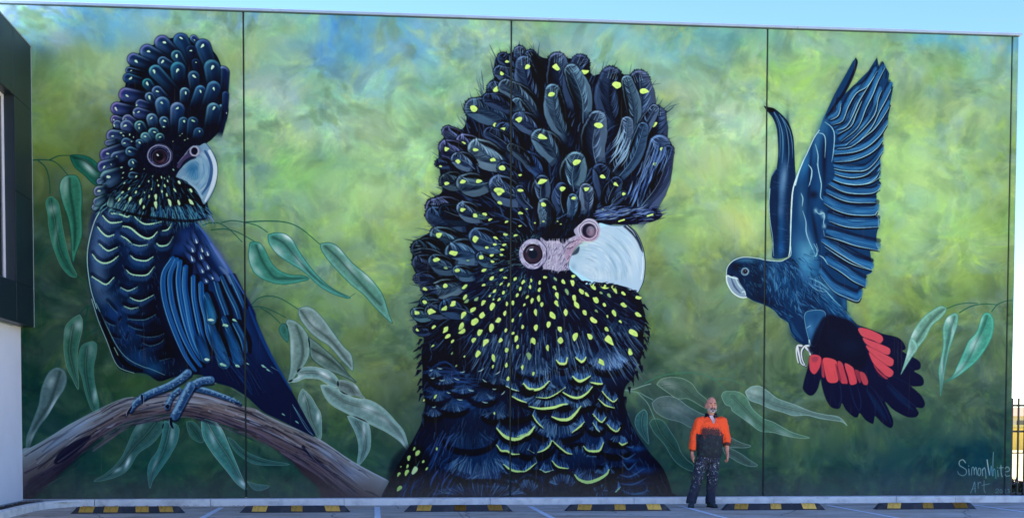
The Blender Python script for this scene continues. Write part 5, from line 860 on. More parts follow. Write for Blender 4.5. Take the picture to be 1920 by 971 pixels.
# far wing
for x, y, rx, ry, c_, a_, an in [(1466,350,8,50,(84,120,170),.7,.05),(1470,330,6,24,(120,146,190),.6,.1),(1464,430,8,40,(24,72,130),.7,0),(1462,395,8,14,(80,110,160),.5,0),(1468,270,6,50,(26,66,116),.7,.05),(1464,465,8,16,(24,80,150),.7,0),(1476,250,4,40,(8,22,56),.7,0),(1456,400,4,70,(6,24,60),.6,0)]: blob(x, y, rx, ry, c_, a_, an)
for i in range(70):
    x = rng.uniform(1450, 1480); y = rng.uniform(310, 470); stroke([(x-5, y+rng.randn()), (x+5, y+2+rng.randn())], .7, [(120,150,195),(10,34,76),(50,90,150)][rng.randint(3)], .3, w1=.3, wm=1.6)
for pp_, w in [([(110,415),(150,480),(180,580),(185,700),(178,800)],1.6),([(150,430),(200,520),(222,620),(228,740),(215,850)],1.4),([(180,470),(232,560),(252,660),(255,760)],1.3),([(120,430),(158,540),(165,650),(160,760)],1)]: stroke(q('H1', *pp_), w*.7, (110,156,196), .65, w1=.5, wm=w*1.3, soft=1.2)
stroke(q('H2',(113,260),(105,400),(115,560),(137,700),(145,870)), 1.4, (170,206,230), .9, w1=.8); stroke(q('H1',(55,390),(110,405),(170,450),(225,510),(258,610)), 1.6, (3,10,34), .9)
fill(q('H1',(48,385),(70,392),(120,402),(115,430),(80,425)), (4,10,30), .9)
stroke(q('H1',(105,890),(140,835)), 1, (150,190,215), .6); stroke(q('H1',(48,355),(62,372),(80,390)), .8, (60,90,90), .6)
# near wing feathers: light edge lines, each with a blue face above and a dark lip below
LN1 = [[(530,485),(580,460),(600,420),(608,365)],[(550,520),(620,490),(660,390),(720,290),(800,240),(872,130)],[(580,560),(650,530),(700,440),(740,350),(800,250),(850,170)],[(585,590),(680,530),(720,440),(760,350)],
       [(610,640),(730,540),(790,400),(840,300),(880,200),(930,105)],[(640,670),(740,580),(850,450),(880,330),(905,270)],[(740,640),(830,540),(890,420),(940,330),(985,235)],[(580,695),(680,680),(790,600),(860,540),(930,440),(968,370)],[(560,735),(700,720),(800,680),(890,600),(944,520)],
       [(560,790),(690,780),(800,740),(870,690),(910,640)],[(505,825),(600,850),(700,858),(790,850),(860,790),(912,712)],[(500,850),(600,890),(700,905),(800,880),(888,800)],[(500,910),(620,945),(760,955),(850,920),(890,862)]]
LN2 = [[(630,150),(760,205),(880,224),(1020,210),(1113,158)],[(640,215),(760,280),(880,305),(1040,302),(1112,262)],[(630,300),(760,360),(880,385),(1075,386)],[(600,390),(700,450),(850,495),(1050,500),(1092,465)],
       [(650,555),(780,600),(900,615),(1098,608)],[(610,690),(750,730),(900,780),(1105,820)],[(580,740),(700,820),(880,930),(1040,1000)]]
LN3 = [[(1000,110),(1120,190),(1260,270),(1425,320)],[(1020,262),(1150,340),(1260,420),(1368,472)],[(960,370),(1080,510),(1200,570),(1298,603),(1330,565)]]
ALL = [q('H1', *l) for l in LN1]+[q('H2', *l) for l in LN2]+[q('H3', *l) for l in LN3]
for j, l in enumerate(ALL):
    hh = 15 if j < 9 else (14 if j < 16 else 24)
    P_ = smooth(l, n=5); n_ = len(P_)
    nx, ny = (-.55, -.8) if j < 8 else (0, -1.)
    for k, off, c_, a_ in [(0, .75, (5,20,52), .6), (1, .45, (30,84,146), .65), (2, .25, (50,110,170), .5)]:
        stroke([(x+nx*hh*off, y+ny*hh*off) for x, y in l], hh*.3, c_, a_, w1=hh*.35, wm=hh*.42, soft=5)
    for i in range(26):
        s = rng.rand()*.75; i0 = int(s*(n_-1)); i1 = min(n_-1, i0+rng.randint(2, 8)); o = rng.uniform(.1, .8)*hh
        stroke([(x+nx*o, y+ny*o) for x, y in P_[i0:i1+1:2]] if i1-i0 > 2 else [(P_[i0][0]+nx*o, P_[i0][1]+ny*o), (P_[i1][0]+nx*o, P_[i1][1]+ny*o)], .6, [(70,130,190),(16,60,120),(6,24,64),(100,150,200)][rng.randint(4)], .4, w1=.3, wm=1.2, soft=1)
for j, l in enumerate(ALL):
    stroke([(x+.6, y+2.2) for x, y in l], 1.5, (3,12,36), .9, w1=1.5, wm=4, soft=2)
    stroke(l, .6, (158,192,220), .9, w1=.7, wm=1.6, soft=.9)
for pp_ in [[(1350,500),(1380,540)]]: pass
stroke([(1604,110),(1606,118),(1598,142),(1583,172),(1560,205),(1545,226)], 2, (6,16,44), .8, wm=6, soft=3)
for x, y in [(1644,112),(1656,119),(1672,160),(1668,196),(1662,135)]: stroke([(x, y), (x-1.5, y+12)], 1.4, (2,8,28), .8, wm=3)
for pp_ in [[(1646,320),(1651,311),(1650,304)],[(1650,298),(1655,284)],[(1645,345),(1651,347),(1645,362)],[(1640,402),(1646,408),(1646,425)],[(1647,469),(1642,455)],[(1634,500),(1634,511),(1624,515)],[(1623,537),(1624,520)],[(1330,0),(0,0)]][:7]: stroke(pp_, 1, (150,186,212), .6)
# arm and coverts
ARM = q('H2',(300,880),(300,600),(312,400),(328,250),(372,120),(422,0))+q('H1',(410,620),(450,562),(480,485),(520,500),(560,560),(560,650),(545,750),(560,900))+q('H2',(610,250),(600,380),(620,450),(625,600),(610,700),(560,740),(560,850),(560,1000),(500,1040))
fill(ARM, (14,50,100), .95, soft=2)
for x, y, rx, ry, c_, a_, an in [(1508,310,10,30,(40,100,160),.8,.3),(1502,390,8,40,(60,96,130),.6,0),(1500,440,10,36,(24,70,120),.6,0),(1532,262,8,40,(50,100,150),.7,.15),(1545,240,8,24,(50,110,165),.7,0),(1535,350,9,40,(26,70,126),.6,0),(1518,330,3,60,(6,22,58),.7,.05),(1545,300,5,60,(5,20,54),.8,0),(1525,365,10,8,(5,20,50),.8,0),(1530,400,10,20,(20,60,110),.6,0),(1518,450,6,50,(60,100,150),.6,-.3),(1528,430,4,40,(5,20,50),.7,-.2),(1510,480,8,26,(90,130,180),.6,-.3)]: blob(x, y, rx, ry, c_, a_, an)
for l, w in [([(420,0),(370,120),(325,255),(310,400),(302,600),(296,800),(285,870)],2.6)]: stroke(q('H2', *l), w*.7, (220,236,246), .95, w1=w*.7, wm=w, soft=1)
stroke(q('H1',(450,560),(410,620),(360,730),(330,790),(300,870),(275,960)), 1.6, (190,216,236), .9, w1=2.2)
for c_, l in [('H1',[(440,580),(480,590),(495,640),(490,760)]),('H1',[(490,500),(540,540),(560,600),(552,720),(540,790)]),('H1',[(420,660),(440,740),(440,820),(460,940)]),('H1',[(370,810),(395,850),(390,900),(380,960)]),('H2',[(465,45),(490,80),(492,150),(465,240)]),('H2',[(540,30),(560,120),(580,220),(572,330),(595,365)]),('H2',[(395,300),(412,350),(405,420)]),('H2',[(410,460),(440,560),(442,650),(470,740),(525,860)]),
             ('H2',[(520,450),(560,490),(600,480),(608,520),(600,570),(615,610)]),('H2',[(560,865),(600,890),(640,950)]),('H3',[(900,80),(930,140),(920,190),(880,180)]),('H2',[(535,760),(555,830)]),('H2',[(600,640),(608,690)])]:
    stroke(q(c_, *l), .8, (160,196,222), .85, w1=.7, wm=2.0, soft=1.3)
for x, y in q('H2',(580,480),(600,510),(606,600),(530,460)): blob(x, y, 4, 5, (150,180,205), .7)
# body shading
for c_, x, y, rx, ry, cc, a_, an in [('H3',200,290,12,10,(6,20,46),.8,0),('H3',300,230,30,5,(60,110,150),.7,0),('H3',380,470,16,30,(6,24,50),.6,0),('H3',360,300,10,22,(6,26,56),.5,0),('H3',540,330,14,30,(60,110,160),.5,.2),('H3',620,420,20,30,(20,70,124),.6,0),('H3',800,260,14,50,(90,140,190),.6,-.3),('H3',860,150,12,30,(110,160,200),.5,-.3),('H3',850,350,20,26,(50,110,170),.5,.4),('H3',740,540,20,40,(20,66,116),.6,0),('H3',900,600,40,30,(10,40,84),.6,.6),('H3',1080,640,50,16,(18,70,124),.7,.8),('H3',1000,470,30,10,(80,120,170),.5,.6),('H3',720,700,30,12,(12,44,90),.6,0),('H3',760,850,16,30,(10,44,92),.7,0),('H3',1180,620,5,14,(40,84,130),.7,0),('H3',460,600,24,6,(6,22,46),.6,.4)]:
    (x_, y_), = q(c_, (x, y)); blob(x_, y_, rx, ry, cc, a_, an)
fur(q('H3',(420,230),(690,220),(900,120),(950,330),(980,500),(860,700),(660,780),(480,630),(430,400)), 420, lambda x, y: 1.1+(x-1440)*-.003+.4*math.sin(y*.05), 12, 1.6, [(60,120,176),(90,140,190),(30,80,140),(8,30,66),(5,20,50)], (.25, .55), 61, .25)
fur(q('H3',(180,240),(460,225),(470,450),(330,560),(250,420)), 160, lambda x, y: .7+(x-1380)*.01, 7, 1.1, [(60,110,150),(30,76,120),(8,26,54)], (.2, .5), 62, .3)
fur(q('H3',(800,400),(1000,500),(1150,640),(1300,840),(1100,720),(900,560)), 120, lambda x, y: .75, 20, 1.4, [(40,110,170),(16,60,116),(90,140,190),(6,22,56)], (.25, .55), 63, .12)
for l in [[(640,300),(650,350)],[(690,330),(720,390)],[(540,370),(545,450)],[(500,290),(540,340)],[(620,500),(630,560)],[(560,600),(575,640)],[(700,600),(690,650)],[(730,640),(735,700)],[(640,260),(660,300)],[(880,500),(880,540)],[(410,280),(420,320)]]: stroke(q('H3', *l), 1, (110,160,200), .55, w1=.6, wm=2.6, soft=2.4)
for l in [[(860,390),(950,430),(1040,500)],[(900,450),(1000,500),(1070,580),(1150,650)],[(850,440),(930,500),(1010,520)]]: stroke(q('H3', *l), .7, (140,180,215), .7, wm=1.6)
stroke(q('H3',(105,370),(112,300),(160,240),(230,208),(300,203),(400,214),(460,228),(590,240),(640,222),(690,185),(690,100)), 1.6, (200,222,236), .95, w1=1.2, soft=1)
stroke(q('H3',(290,567),(350,602),(460,642),(540,690),(590,750),(660,795),(690,880),(730,940)), 1, (100,150,160), .6)
stroke(q('H3',(700,800),(730,880),(800,960)), 2, (40,90,140), .4, wm=8, soft=6)
# beak, eye
BK3 = q('H3',(104,370),(112,360),(150,378),(175,375),(212,395),(225,430),(250,470),(275,508),(278,545),(291,567),(250,572),(200,555),(160,522),(125,470),(106,420))
fill(BK3, (130,144,176), 1.); stroke(q('H3',(106,372),(108,420),(127,470),(160,520),(205,555),(250,570),(288,568)), 2.6, (222,234,246), .95, w1=2)
stroke(q('H3',(118,372),(160,388),(205,398)), 2.4, (214,224,238), .9); stroke(q('H3',(150,400),(180,470),(230,530)), 2, (50,64,108), .7, wm=4, soft=2); stroke(q('H3',(190,400),(215,450),(245,490)), 1.6, (214,226,240), .7, wm=3); stroke(q('H3',(250,520),(270,515),(280,545)), 2, (214,226,240), .8); blob(*q('H3',(152,363))[0], 2.4, 2, (8,14,36), .9)
blob(*q('H3',(235,410))[0], 5, 7, (8,22,50), .6)
x_, y_ = q('H3',(275,332))[0]; blob(x_, y_, 9, 9, (12,36,66), .7); ring(x_, y_, 6.6, 6.4, 1.4, (160,190,210), .85, jit=.04); ring(x_+.3, y_, 4.8, 4.6, 1.4, (120,110,150), .9); ring(x_, y_, 8, 7.8, .8, (60,96,130), .7)
fill([(x_+3.6*math.cos(t), y_+3.6*math.sin(t)) for t in np.linspace(0, 6.28, 10, endpoint=False)], (4,6,18), 1.); daub(x_+.6, y_-1, .9, (220,230,240), halo=0)
SHEETS.append(('painted_beak', None, BK3))
# leg and foot
LG = q('H4',(200,60),(215,20),(260,5),(340,5),(370,35),(360,100),(330,180),(300,270),(270,295),(240,285),(235,230),(215,150))
fill([(x+1, y+1) for x, y in LG], (4,14,40), .6, soft=8); fill(LG, (30,74,124), 1.); blob(*q('H4',(290,50))[0], 12, 9, (20,60,110), .6); blob(*q('H4',(250,150))[0], 8, 14, (70,120,176), .6); blob(*q('H4',(320,150))[0], 5, 16, (70,116,170), .5)
stroke(LG+[LG[0]], .9, (150,190,218), .8, soft=1); stroke(q('H4',(240,240),(250,275),(275,292)), 1.6, (220,232,240), .9); stroke(q('H4',(220,145),(250,125)), 1, (180,205,225), .8)
for l in [[(180,285),(150,285),(140,320),(145,380),(155,420)],[(150,300),(165,370),(180,425),(215,445)],[(240,285),(205,290),(180,330),(185,390),(205,435)],[(215,300),(240,330),(255,365),(275,382)]]:
    stroke([(x+.8, y+.8) for x, y in q('H4', *l)], 5.4, (16,26,56), .8, w1=3); stroke(q('H4', *l), 4.2, (222,228,238), .97, w1=2); stroke([(x+1, y) for x, y in q('H4', *l)], .8, (120,130,160), .6)
# tail: rump, red patches, feather edges
fill(q('H4',(240,300),(350,60),(500,60),(620,130),(690,300),(760,470),(830,560),(740,580),(620,480),(480,420),(340,380),(280,350)), (12,18,50), .9, soft=6)
blob(*q('H4',(560,290))[0], 30, 20, (22,32,66), .6); blob(*q('H4',(430,200))[0], 20, 20, (20,26,60), .5)
for j, pl in enumerate([[(245,370),(290,355),(335,380),(325,450),(290,505),(262,500),(243,460)],[(350,385),(450,400),(465,470),(470,560),(425,580),(385,565),(365,500)],[(338,400),(352,440),(362,530),(340,520)],[(465,410),(500,420),(520,480),(545,575),(520,585),(492,575),(475,500)],[(450,430),(470,480),(490,555),(475,550)],[(520,425),(580,450),(600,490),(618,570),(600,590),(565,590),(548,530)],[(600,475),(640,490),(650,560),(640,580),(620,540)],[(640,490),(680,505),(705,560),(700,592),(670,590),(650,545)],
              [(628,150),(690,148),(800,195),(824,225),(820,250),(795,265),(740,240),(660,210)],[(665,222),(720,240),(860,295),(882,320),(876,350),(850,355),(780,330),(690,270)],[(690,282),(740,305),(890,380),(908,410),(900,440),(870,445),(800,410),(715,330)],[(712,335),(770,380),(890,470),(907,500),(890,528),(855,528),(800,480),(745,420)],[(748,430),(800,490),(860,540),(840,545),(780,490)]]):
    p_ = q('H4', *pl); c_ = np.array([(214,84,96),(226,92,98),(170,66,84),(200,78,92),(140,60,80),(222,88,98),(150,62,80),(190,80,92),(212,92,104),(214,94,106),(214,94,104),(216,92,102),(170,70,90)][j])
    fill(p_, (52,6,24), .9, soft=3); c_ = c_*np.array((.93, .80, .86)); fill([(x, y) for x, y in p_], c_, 1., soft=.9)
    xc, yc = np.mean(p_, 0)
    for k in range(16 if j < 8 else 12):
        x, y = p_[0]; an = (1.35 if j < 8 else .42+.07*(j-8)); l_ = rng.uniform(6, 18)
        x = xc+rng.randn()*4; y = yc+rng.randn()*4
        stroke([(x-math.cos(an)*l_*.5, y-math.sin(an)*l_*.5), (x+math.cos(an)*l_*.5, y+math.sin(an)*l_*.5)], .7, c_*(1.14 if k % 2 else .86), .35, w1=.4, wm=1.3, soft=1.2)
fill(q('H4',(262,375),(310,375),(300,410),(268,410)), (110,50,76), .5, soft=4)
for l in [[(480,560),(495,700),(470,770)],[(620,600),(650,720),(640,800)],[(690,620),(760,760),(760,830)],[(720,600),(830,720)],[(330,440),(340,560)],[(850,560),(1000,700),(1090,770)],[(900,520),(1030,590)],[(930,330),(1060,470)],[(560,600),(600,740),(635,800)],[(760,640),(850,800),(890,900)]]:
    stroke(q('H4', *l), 1, (26,40,80), .7, wm=2.4, soft=2)
for l in [[(700,640),(780,760),(850,870)],[(860,600),(960,700),(1060,790)]]: stroke(q('H4', *l), 3, (12,40,80), .6, wm=10, soft=7)
for ll in [([(240,510),(225,560),(215,620)]),([(420,600),(430,690),(460,750)])]: stroke(q('H4', *ll), 3, (18,22,52), .6, wm=6, soft=5)
leaf(q('H5',(280,470),(220,560),(170,640),(132,700),(150,640),(185,520),(210,400),(250,400)), (112,162,148), (90,150,136), a=.9, la=.5, hi=[(1700,665,4,12,.6,.4)])

for p_ in (WN, FW, BD): punch(p_, .35, .22, (.90, .98, .95))
# ---------------------------------------------------------------- the painter's signature
def sg(*pts, w=2.2, c=(190,215,215), a=.85, w1=None): stroke(q('P5', *pts), w*.72, c, a*.85, w1=(w1*.72 if w1 else None), soft=1.0)
sg((1432,566),(1412,544),(1388,556),(1388,584),(1412,600),(1436,618),(1436,645),(1412,660),(1384,648),(1374,628), w=2.8, w1=1.4)

sg((1455,610),(1458,655), w=2.4); sg((1452,588),(1456,592), w=2)
sg((1475,655),(1478,605),(1492,602),(1495,650), w=2); sg((1495,620),(1508,600),(1515,655), w=2)
sg((1528,605),(1520,635),(1530,660),(1542,640),(1538,608),(1528,605), w=2)
sg((1552,610),(1556,660), w=2); sg((1555,620),(1570,602),(1578,640),(1580,678), w=2.2)
sg((1588,545),(1596,600),(1606,655), w=3, c=(225,240,240)); sg((1606,655),(1618,590), w=2, c=(100,170,200)); sg((1618,590),(1626,660), w=2.4, c=(120,180,205))
sg((1634,490),(1630,570),(1632,660), w=2, c=(150,190,205)); sg((1632,625),(1644,612),(1652,680), w=2, c=(110,170,195))
sg((1664,620),(1668,665), w=2); sg((1662,600),(1664,603), w=1.8)
sg((1688,585),(1690,640),(1698,668), w=2.4); sg((1675,605),(1706,600), w=1.8)
sg((1720,632),(1748,625),(1745,600),(1725,600),(1716,630),(1726,662),(1752,660), w=2.2)
sg((1468,785),(1485,745),(1498,705),(1502,780), w=2.2, c=(150,185,190)); sg((1478,758),(1503,752), w=1.6, c=(150,185,190))
sg((1522,705),(1524,752), w=2, c=(150,185,190)); sg((1524,722),(1536,705),(1545,715), w=1.8, c=(150,185,190))
sg((1566,695),(1566,760),(1575,785), w=2, c=(150,185,190)); sg((1548,730),(1606,718), w=1.8, c=(150,185,190))
Y = (130,165,172)
sg((1648,765),(1662,755),(1672,765),(1650,784),(1674,784), w=1.8, c=Y); sg((1688,758),(1680,772),(1688,785),(1698,772),(1688,758), w=1.7, c=Y)
sg((1706,762),(1718,757),(1724,767),(1706,784),(1728,784), w=1.7, c=Y); sg((1736,758),(1750,758),(1742,768),(1754,776),(1738,785), w=1.6, c=Y); sg((1624,797),(1632,797), w=1.6, c=Y)
# ================================================================ the place itself
def lin(c):
    c = np.asarray(c, np.float32); return np.where(c <= .04045, c/12.92, ((c+.055)/1.055)**2.4)
def enc(c):
    c = np.clip(c, 0, 1); return np.where(c <= .0031308, c*12.92, 1.055*c**(1/2.4)-.055)
def mural_image():
    alb = lin(np.clip(C, 0, 1))/np.array(WALL_LIGHT, np.float32)
    alb = np.clip(alb, .004, .86)
    px = np.ones((CH, CW, 4), np.float32); px[..., :3] = enc(alb); px = px[::-1]
    im = bpy.data.images.new('mural_paint', CW, CH, alpha=False); im.colorspace_settings.name = 'sRGB'
    im.pixels.foreach_set(np.ascontiguousarray(px).ravel()); im.update(); im.pack()
    return im
def nt(name):
    m = bpy.data.materials.new(name); m.use_nodes = True; t = m.node_tree; t.nodes.clear()
    o = t.nodes.new('ShaderNodeOutputMaterial'); b = t.nodes.new('ShaderNodeBsdfPrincipled'); t.links.new(b.outputs[0], o.inputs[0])
    return m, t, b
def noise(t, scale, detail=4, rough=.6, vec=None, dist=0.):
    n = t.nodes.new('ShaderNodeTexNoise'); n.inputs['Scale'].default_value = scale; n.inputs['Detail'].default_value = detail; n.inputs['Roughness'].default_value = rough; n.inputs['Distortion'].default_value = dist
    if vec: t.links.new(vec, n.inputs['Vector'])
    return n.outputs['Fac']
def coords(t, kind='Object', scale=None):
    c = t.nodes.new('ShaderNodeTexCoord').outputs[kind]
    if scale:
        m = t.nodes.new('ShaderNodeMapping'); m.inputs['Scale'].default_value = scale; t.links.new(c, m.inputs[0]); return m.outputs[0]
    return c
def ramp(t, fac, stops):
    r = t.nodes.new('ShaderNodeValToRGB'); e = r.color_ramp.elements
    e[0].position, e[1].position = stops[0][0], stops[-1][0]
    e[0].color = (*stops[0][1], 1); e[1].color = (*stops[-1][1], 1)
    for p, c in stops[1:-1]:
        k = e.new(p); k.color = (*c, 1)
    t.links.new(fac, r.inputs[0]); return r.outputs[0]
def mixc(t, fac, a, b, mode='MIX'):
    m = t.nodes.new('ShaderNodeMix'); m.data_type = 'RGBA'; m.blend_type = mode
    for s, v in ((m.inputs[0], fac), (m.inputs[6], a), (m.inputs[7], b)):
        if isinstance(v, (int, float)): s.default_value = v
        elif isinstance(v, tuple): s.default_value = (*v, 1)
        else: t.links.new(v, s)
    return m.outputs[2]
def bump(t, b, h, strength=.3, dist=.01):
    n = t.nodes.new('ShaderNodeBump'); n.inputs['Strength'].default_value = strength; n.inputs['Distance'].default_value = dist
    t.links.new(h, n.inputs['Height']); t.links.new(n.outputs[0], b.inputs['Normal'])
def mat(name, c, rough=.6, var=.25, scale=6., metal=0., bmp=.15, bd=.004, c2=None):
    m, t, b = nt(name); v = coords(t)
    n1 = noise(t, scale, 6, .65, v)
    dark = tuple(k*(1-var) for k in c) if c2 is None else c2
    lite = tuple(min(1, k*(1+var*.5)) for k in c)
    t.links.new(ramp(t, n1, [(.3, dark), (.52, c), (.75, lite)]), b.inputs['Base Color'])
    b.inputs['Roughness'].default_value = rough; b.inputs['Metallic'].default_value = metal
    if bmp: bump(t, b, noise(t, scale*9, 4, .6, v), bmp, bd)
    return m
# ---- mesh helpers
def setp(o, label=None, cat=None, group=None, kind=None):
    for k, v in (('label', label), ('category', cat), ('group', group), ('kind', kind)):
        if v: o[k] = v
    return o
def empty(name, loc, label=None, cat=None, group=None, rz=0):
    o = bpy.data.objects.new(name, None); COL.objects.link(o); o.location = loc; o.rotation_euler.z = rz; o.empty_display_size = .2
    return setp(o, label, cat, group)
def link(name, me, m=None, parent=None, loc=None, smooth_=False):
    o = bpy.data.objects.new(name, me); COL.objects.link(o)
    if m and not me.materials: me.materials.append(m)
    if parent: o.parent = parent
    if loc is not None: o.location = loc
    if smooth_:
        for p in me.polygons: p.use_smooth = True
    return o
def bm_box(bm, x0, x1, y0, y1, z0, z1):
    vs = [bm.verts.new(p) for p in ((x0,y0,z0),(x1,y0,z0),(x1,y1,z0),(x0,y1,z0),(x0,y0,z1),(x1,y0,z1),(x1,y1,z1),(x0,y1,z1))]
    for f in ((3,2,1,0),(4,5,6,7),(0,1,5,4),(1,2,6,5),(2,3,7,6),(3,0,4,7)): bm.faces.new([vs[i] for i in f])
def done(bm, name, m=None, parent=None, bev=0, seg=1, smooth_=False, loc=None):
    bmesh.ops.recalc_face_normals(bm, faces=bm.faces)
    if bev: bmesh.ops.bevel(bm, geom=bm.edges[:], offset=bev, segments=seg, affect='EDGES', profile=.5)
    me = bpy.data.meshes.new(name); bm.to_mesh(me); bm.free()
    return link(name, me, m, parent, loc, smooth_)
def boxo(name, x0, x1, y0, y1, z0, z1, m, parent=None, bev=0, seg=1, base=(0,0,0)):
    bm = bmesh.new(); bm_box(bm, x0-base[0], x1-base[0], y0-base[1], y1-base[1], z0-base[2], z1-base[2]); return done(bm, name, m, parent, bev, seg)
# ---- materials
def mural_material():
    m, t, b = nt('mural_paint')
    im = t.nodes.new('ShaderNodeTexImage'); im.image = mural_image(); im.interpolation = 'Cubic'; im.extension = 'EXTEND'
    uv = t.nodes.new('ShaderNodeUVMap'); uv.uv_map = 'wall'; t.links.new(uv.outputs[0], im.inputs[0])
    g = t.nodes.new('ShaderNodeNewGeometry'); P = g.outputs['Position']
    n = noise(t, 2.2, 6, .7, P); n2 = noise(t, 60, 3, .6, P)
    sc1 = t.nodes.new('ShaderNodeMapRange'); sc1.inputs[1].default_value = .2; sc1.inputs[2].default_value = .8; sc1.inputs[3].default_value = .93; sc1.inputs[4].default_value = 1.05; t.links.new(n, sc1.inputs[0])
    hs = t.nodes.new('ShaderNodeHueSaturation'); t.links.new(im.outputs[0], hs.inputs['Color']); t.links.new(sc1.outputs[0], hs.inputs['Value'])
    # rain splash and dust on the lowest half metre, thin run-off streaks under the cap
    sp = t.nodes.new('ShaderNodeSeparateXYZ'); t.links.new(P, sp.inputs[0])
    stz = coords(t, 'Object', (9, 1, .35)); st = noise(t, 1.6, 5, .7, stz)
    lo = t.nodes.new('ShaderNodeMapRange'); lo.inputs[1].default_value = .13; lo.inputs[2].default_value = .62; lo.inputs[3].default_value = .55; lo.inputs[4].default_value = 0; t.links.new(sp.outputs['Z'], lo.inputs[0])
    ml = t.nodes.new('ShaderNodeMath'); ml.operation = 'MULTIPLY'; t.links.new(lo.outputs[0], ml.inputs[0]); t.links.new(noise(t, 14, 6, .8, P), ml.inputs[1])
    c1 = mixc(t, ml.outputs[0], hs.outputs[0], (.20,.17,.13))
    sr = t.nodes.new('ShaderNodeMapRange'); sr.inputs[1].default_value = .60; sr.inputs[2].default_value = .80; sr.inputs[3].default_value = 0; sr.inputs[4].default_value = .30; t.links.new(st, sr.inputs[0])
    c2_ = mixc(t, sr.outputs[0], c1, (.16,.15,.12))
    t.links.new(c2_, b.inputs['Base Color'])
    b.inputs['Roughness'].default_value = .8; b.inputs['Specular IOR Level'].default_value = .06
    bump(t, b, n2, .25, .002)
    return m
M = dict(
    mural=mural_material(),
    joint=mat('joint_sealant', (.015,.03,.025), .8),
    cap=mat('painted_metal_cap', (.30,.42,.55), .45, .12, 3),
    capshadow=mat('cap_shadow_dark', (.05,.09,.10), .5, .12, 3),  # dark colour that paints the shadow line below the cap
    conc=mat('bare_concrete', (.36,.36,.35), .85, .25, 3),
    kerb=mat('kerb_concrete', (.84,.77,.66), .85, .2, 5, bmp=.4, bd=.006, c2=(.60,.54,.46)),
    soil=mat('garden_soil', (.045,.035,.025), .95, .5, 22, bmp=.9, bd=.02),
    leafm=mat('dry_leaf', (.16,.10,.045), .8, .4, 20),
    white=mat('white_render', (.86,.86,.85), .8, .05, 2, bmp=.2, bd=.002),
    clad=mat('dark_cladding', (.008,.018,.026), .42, .2, 1.2, bmp=0),
    cladj=mat('cladding_gap', (.004,.006,.008), .9),
    trim=mat('pale_trim', (.30,.40,.36), .5, .1),
    frame=mat('white_window_frame', (.75,.78,.80), .4, .05),
    rubber=mat('black_rubber', (.016,.018,.022), .7, .3, 7, bmp=.5, bd=.004, c2=(.055,.05,.045)),
    yellow=mat('yellow_reflective', (.94,.53,.07), .5, .18, 16, bmp=.2, bd=.001, c2=(.50,.25,.03)),
    bolt=mat('steel_bolt', (.3,.3,.3), .4, .2, 30, metal=.8),
    line=mat('white_line_paint', (.86,.84,.78), .7, .12, 18, bmp=.2, bd=.001, c2=(.60,.57,.52)),
    black=mat('black_powder_coat', (.012,.012,.014), .4, .2),
    cream=mat('cream_wall', (.72,.62,.40), .8, .1, 1.5),
    roof=mat('tan_roof', (.30,.20,.12), .8, .2, 3),
    shrub=mat('shrub_leaf', (.05,.07,.03), .7, .4, 8),
    ysign=mat('yellow_bin', (.62,.50,.14), .5, .1, 4),
)
def glass():
    m, t, b = nt('window_glass'); b.inputs['Base Color'].default_value = (.01,.015,.02,1); b.inputs['Roughness'].default_value = .08; b.inputs['Metallic'].default_value = .0; b.inputs['Specular IOR Level'].default_value = .8; return m
M['glass'] = glass()
def pavement_material():
    m, t, b = nt('car_park_concrete'); g = t.nodes.new('ShaderNodeNewGeometry'); P = g.outputs['Position']
    mp = t.nodes.new('ShaderNodeMapping'); mp.inputs['Scale'].default_value = (.8, 2.6, 1); t.links.new(P, mp.inputs[0])
    a = noise(t, 1.1, 10, .72, mp.outputs[0], .6); c = noise(t, 9, 8, .7, mp.outputs[0]); d = noise(t, 120, 3, .6, P)
    base = ramp(t, a, [(.30, (.34,.225,.14)), (.44, (.54,.41,.28)), (.56, (.66,.54,.40)), (.72, (.78,.69,.55))])
    f = ramp(t, c, [(.35, (.75,.72,.68)), (.6, (1.08,1.06,1.04))])
    col_ = mixc(t, .8, base, f, 'MULTIPLY'); g2 = ramp(t, d, [(.3, (.8,.8,.8)), (.7, (1.1,1.1,1.1))])
    col_ = mixc(t, .6, col_, g2, 'MULTIPLY')
    w1 = t.nodes.new('ShaderNodeTexVoronoi'); w1.feature = 'DISTANCE_TO_EDGE'; w1.inputs['Scale'].default_value = .55
    mx = t.nodes.new('ShaderNodeMix'); mx.data_type = 'VECTOR'; mx.inputs[0].default_value = .25
    nn = t.nodes.new('ShaderNodeTexNoise'); nn.inputs['Scale'].default_value = 2.2; nn.inputs['Detail'].default_value = 6; t.links.new(P, nn.inputs['Vector']); t.links.new(P, mx.inputs[4]); t.links.new(nn.outputs['Color'], mx.inputs[5])
    t.links.new(mx.outputs[1], w1.inputs['Vector'])
    cr = ramp(t, w1.outputs['Distance'], [(.0, (.0,.0,.0)), (.006, (1,1,1))])
    col_ = mixc(t, cr, (.05,.045,.04), col_)
    t.links.new(col_, b.inputs['Base Color']); b.inputs['Roughness'].default_value = .85
    oil = noise(t, .9, 5, .75, P, .8); om = t.nodes.new('ShaderNodeMapRange'); om.inputs[1].default_value = .60; om.inputs[2].default_value = .72; om.inputs[3].default_value = 0; om.inputs[4].default_value = .6; t.links.new(oil, om.inputs[0])
    t.links.new(mixc(t, om.outputs[0], col_, (.10,.085,.07)), b.inputs['Base Color'])
    bump(t, b, c, .6, .008)
    return m
M['pave'] = pavement_material()
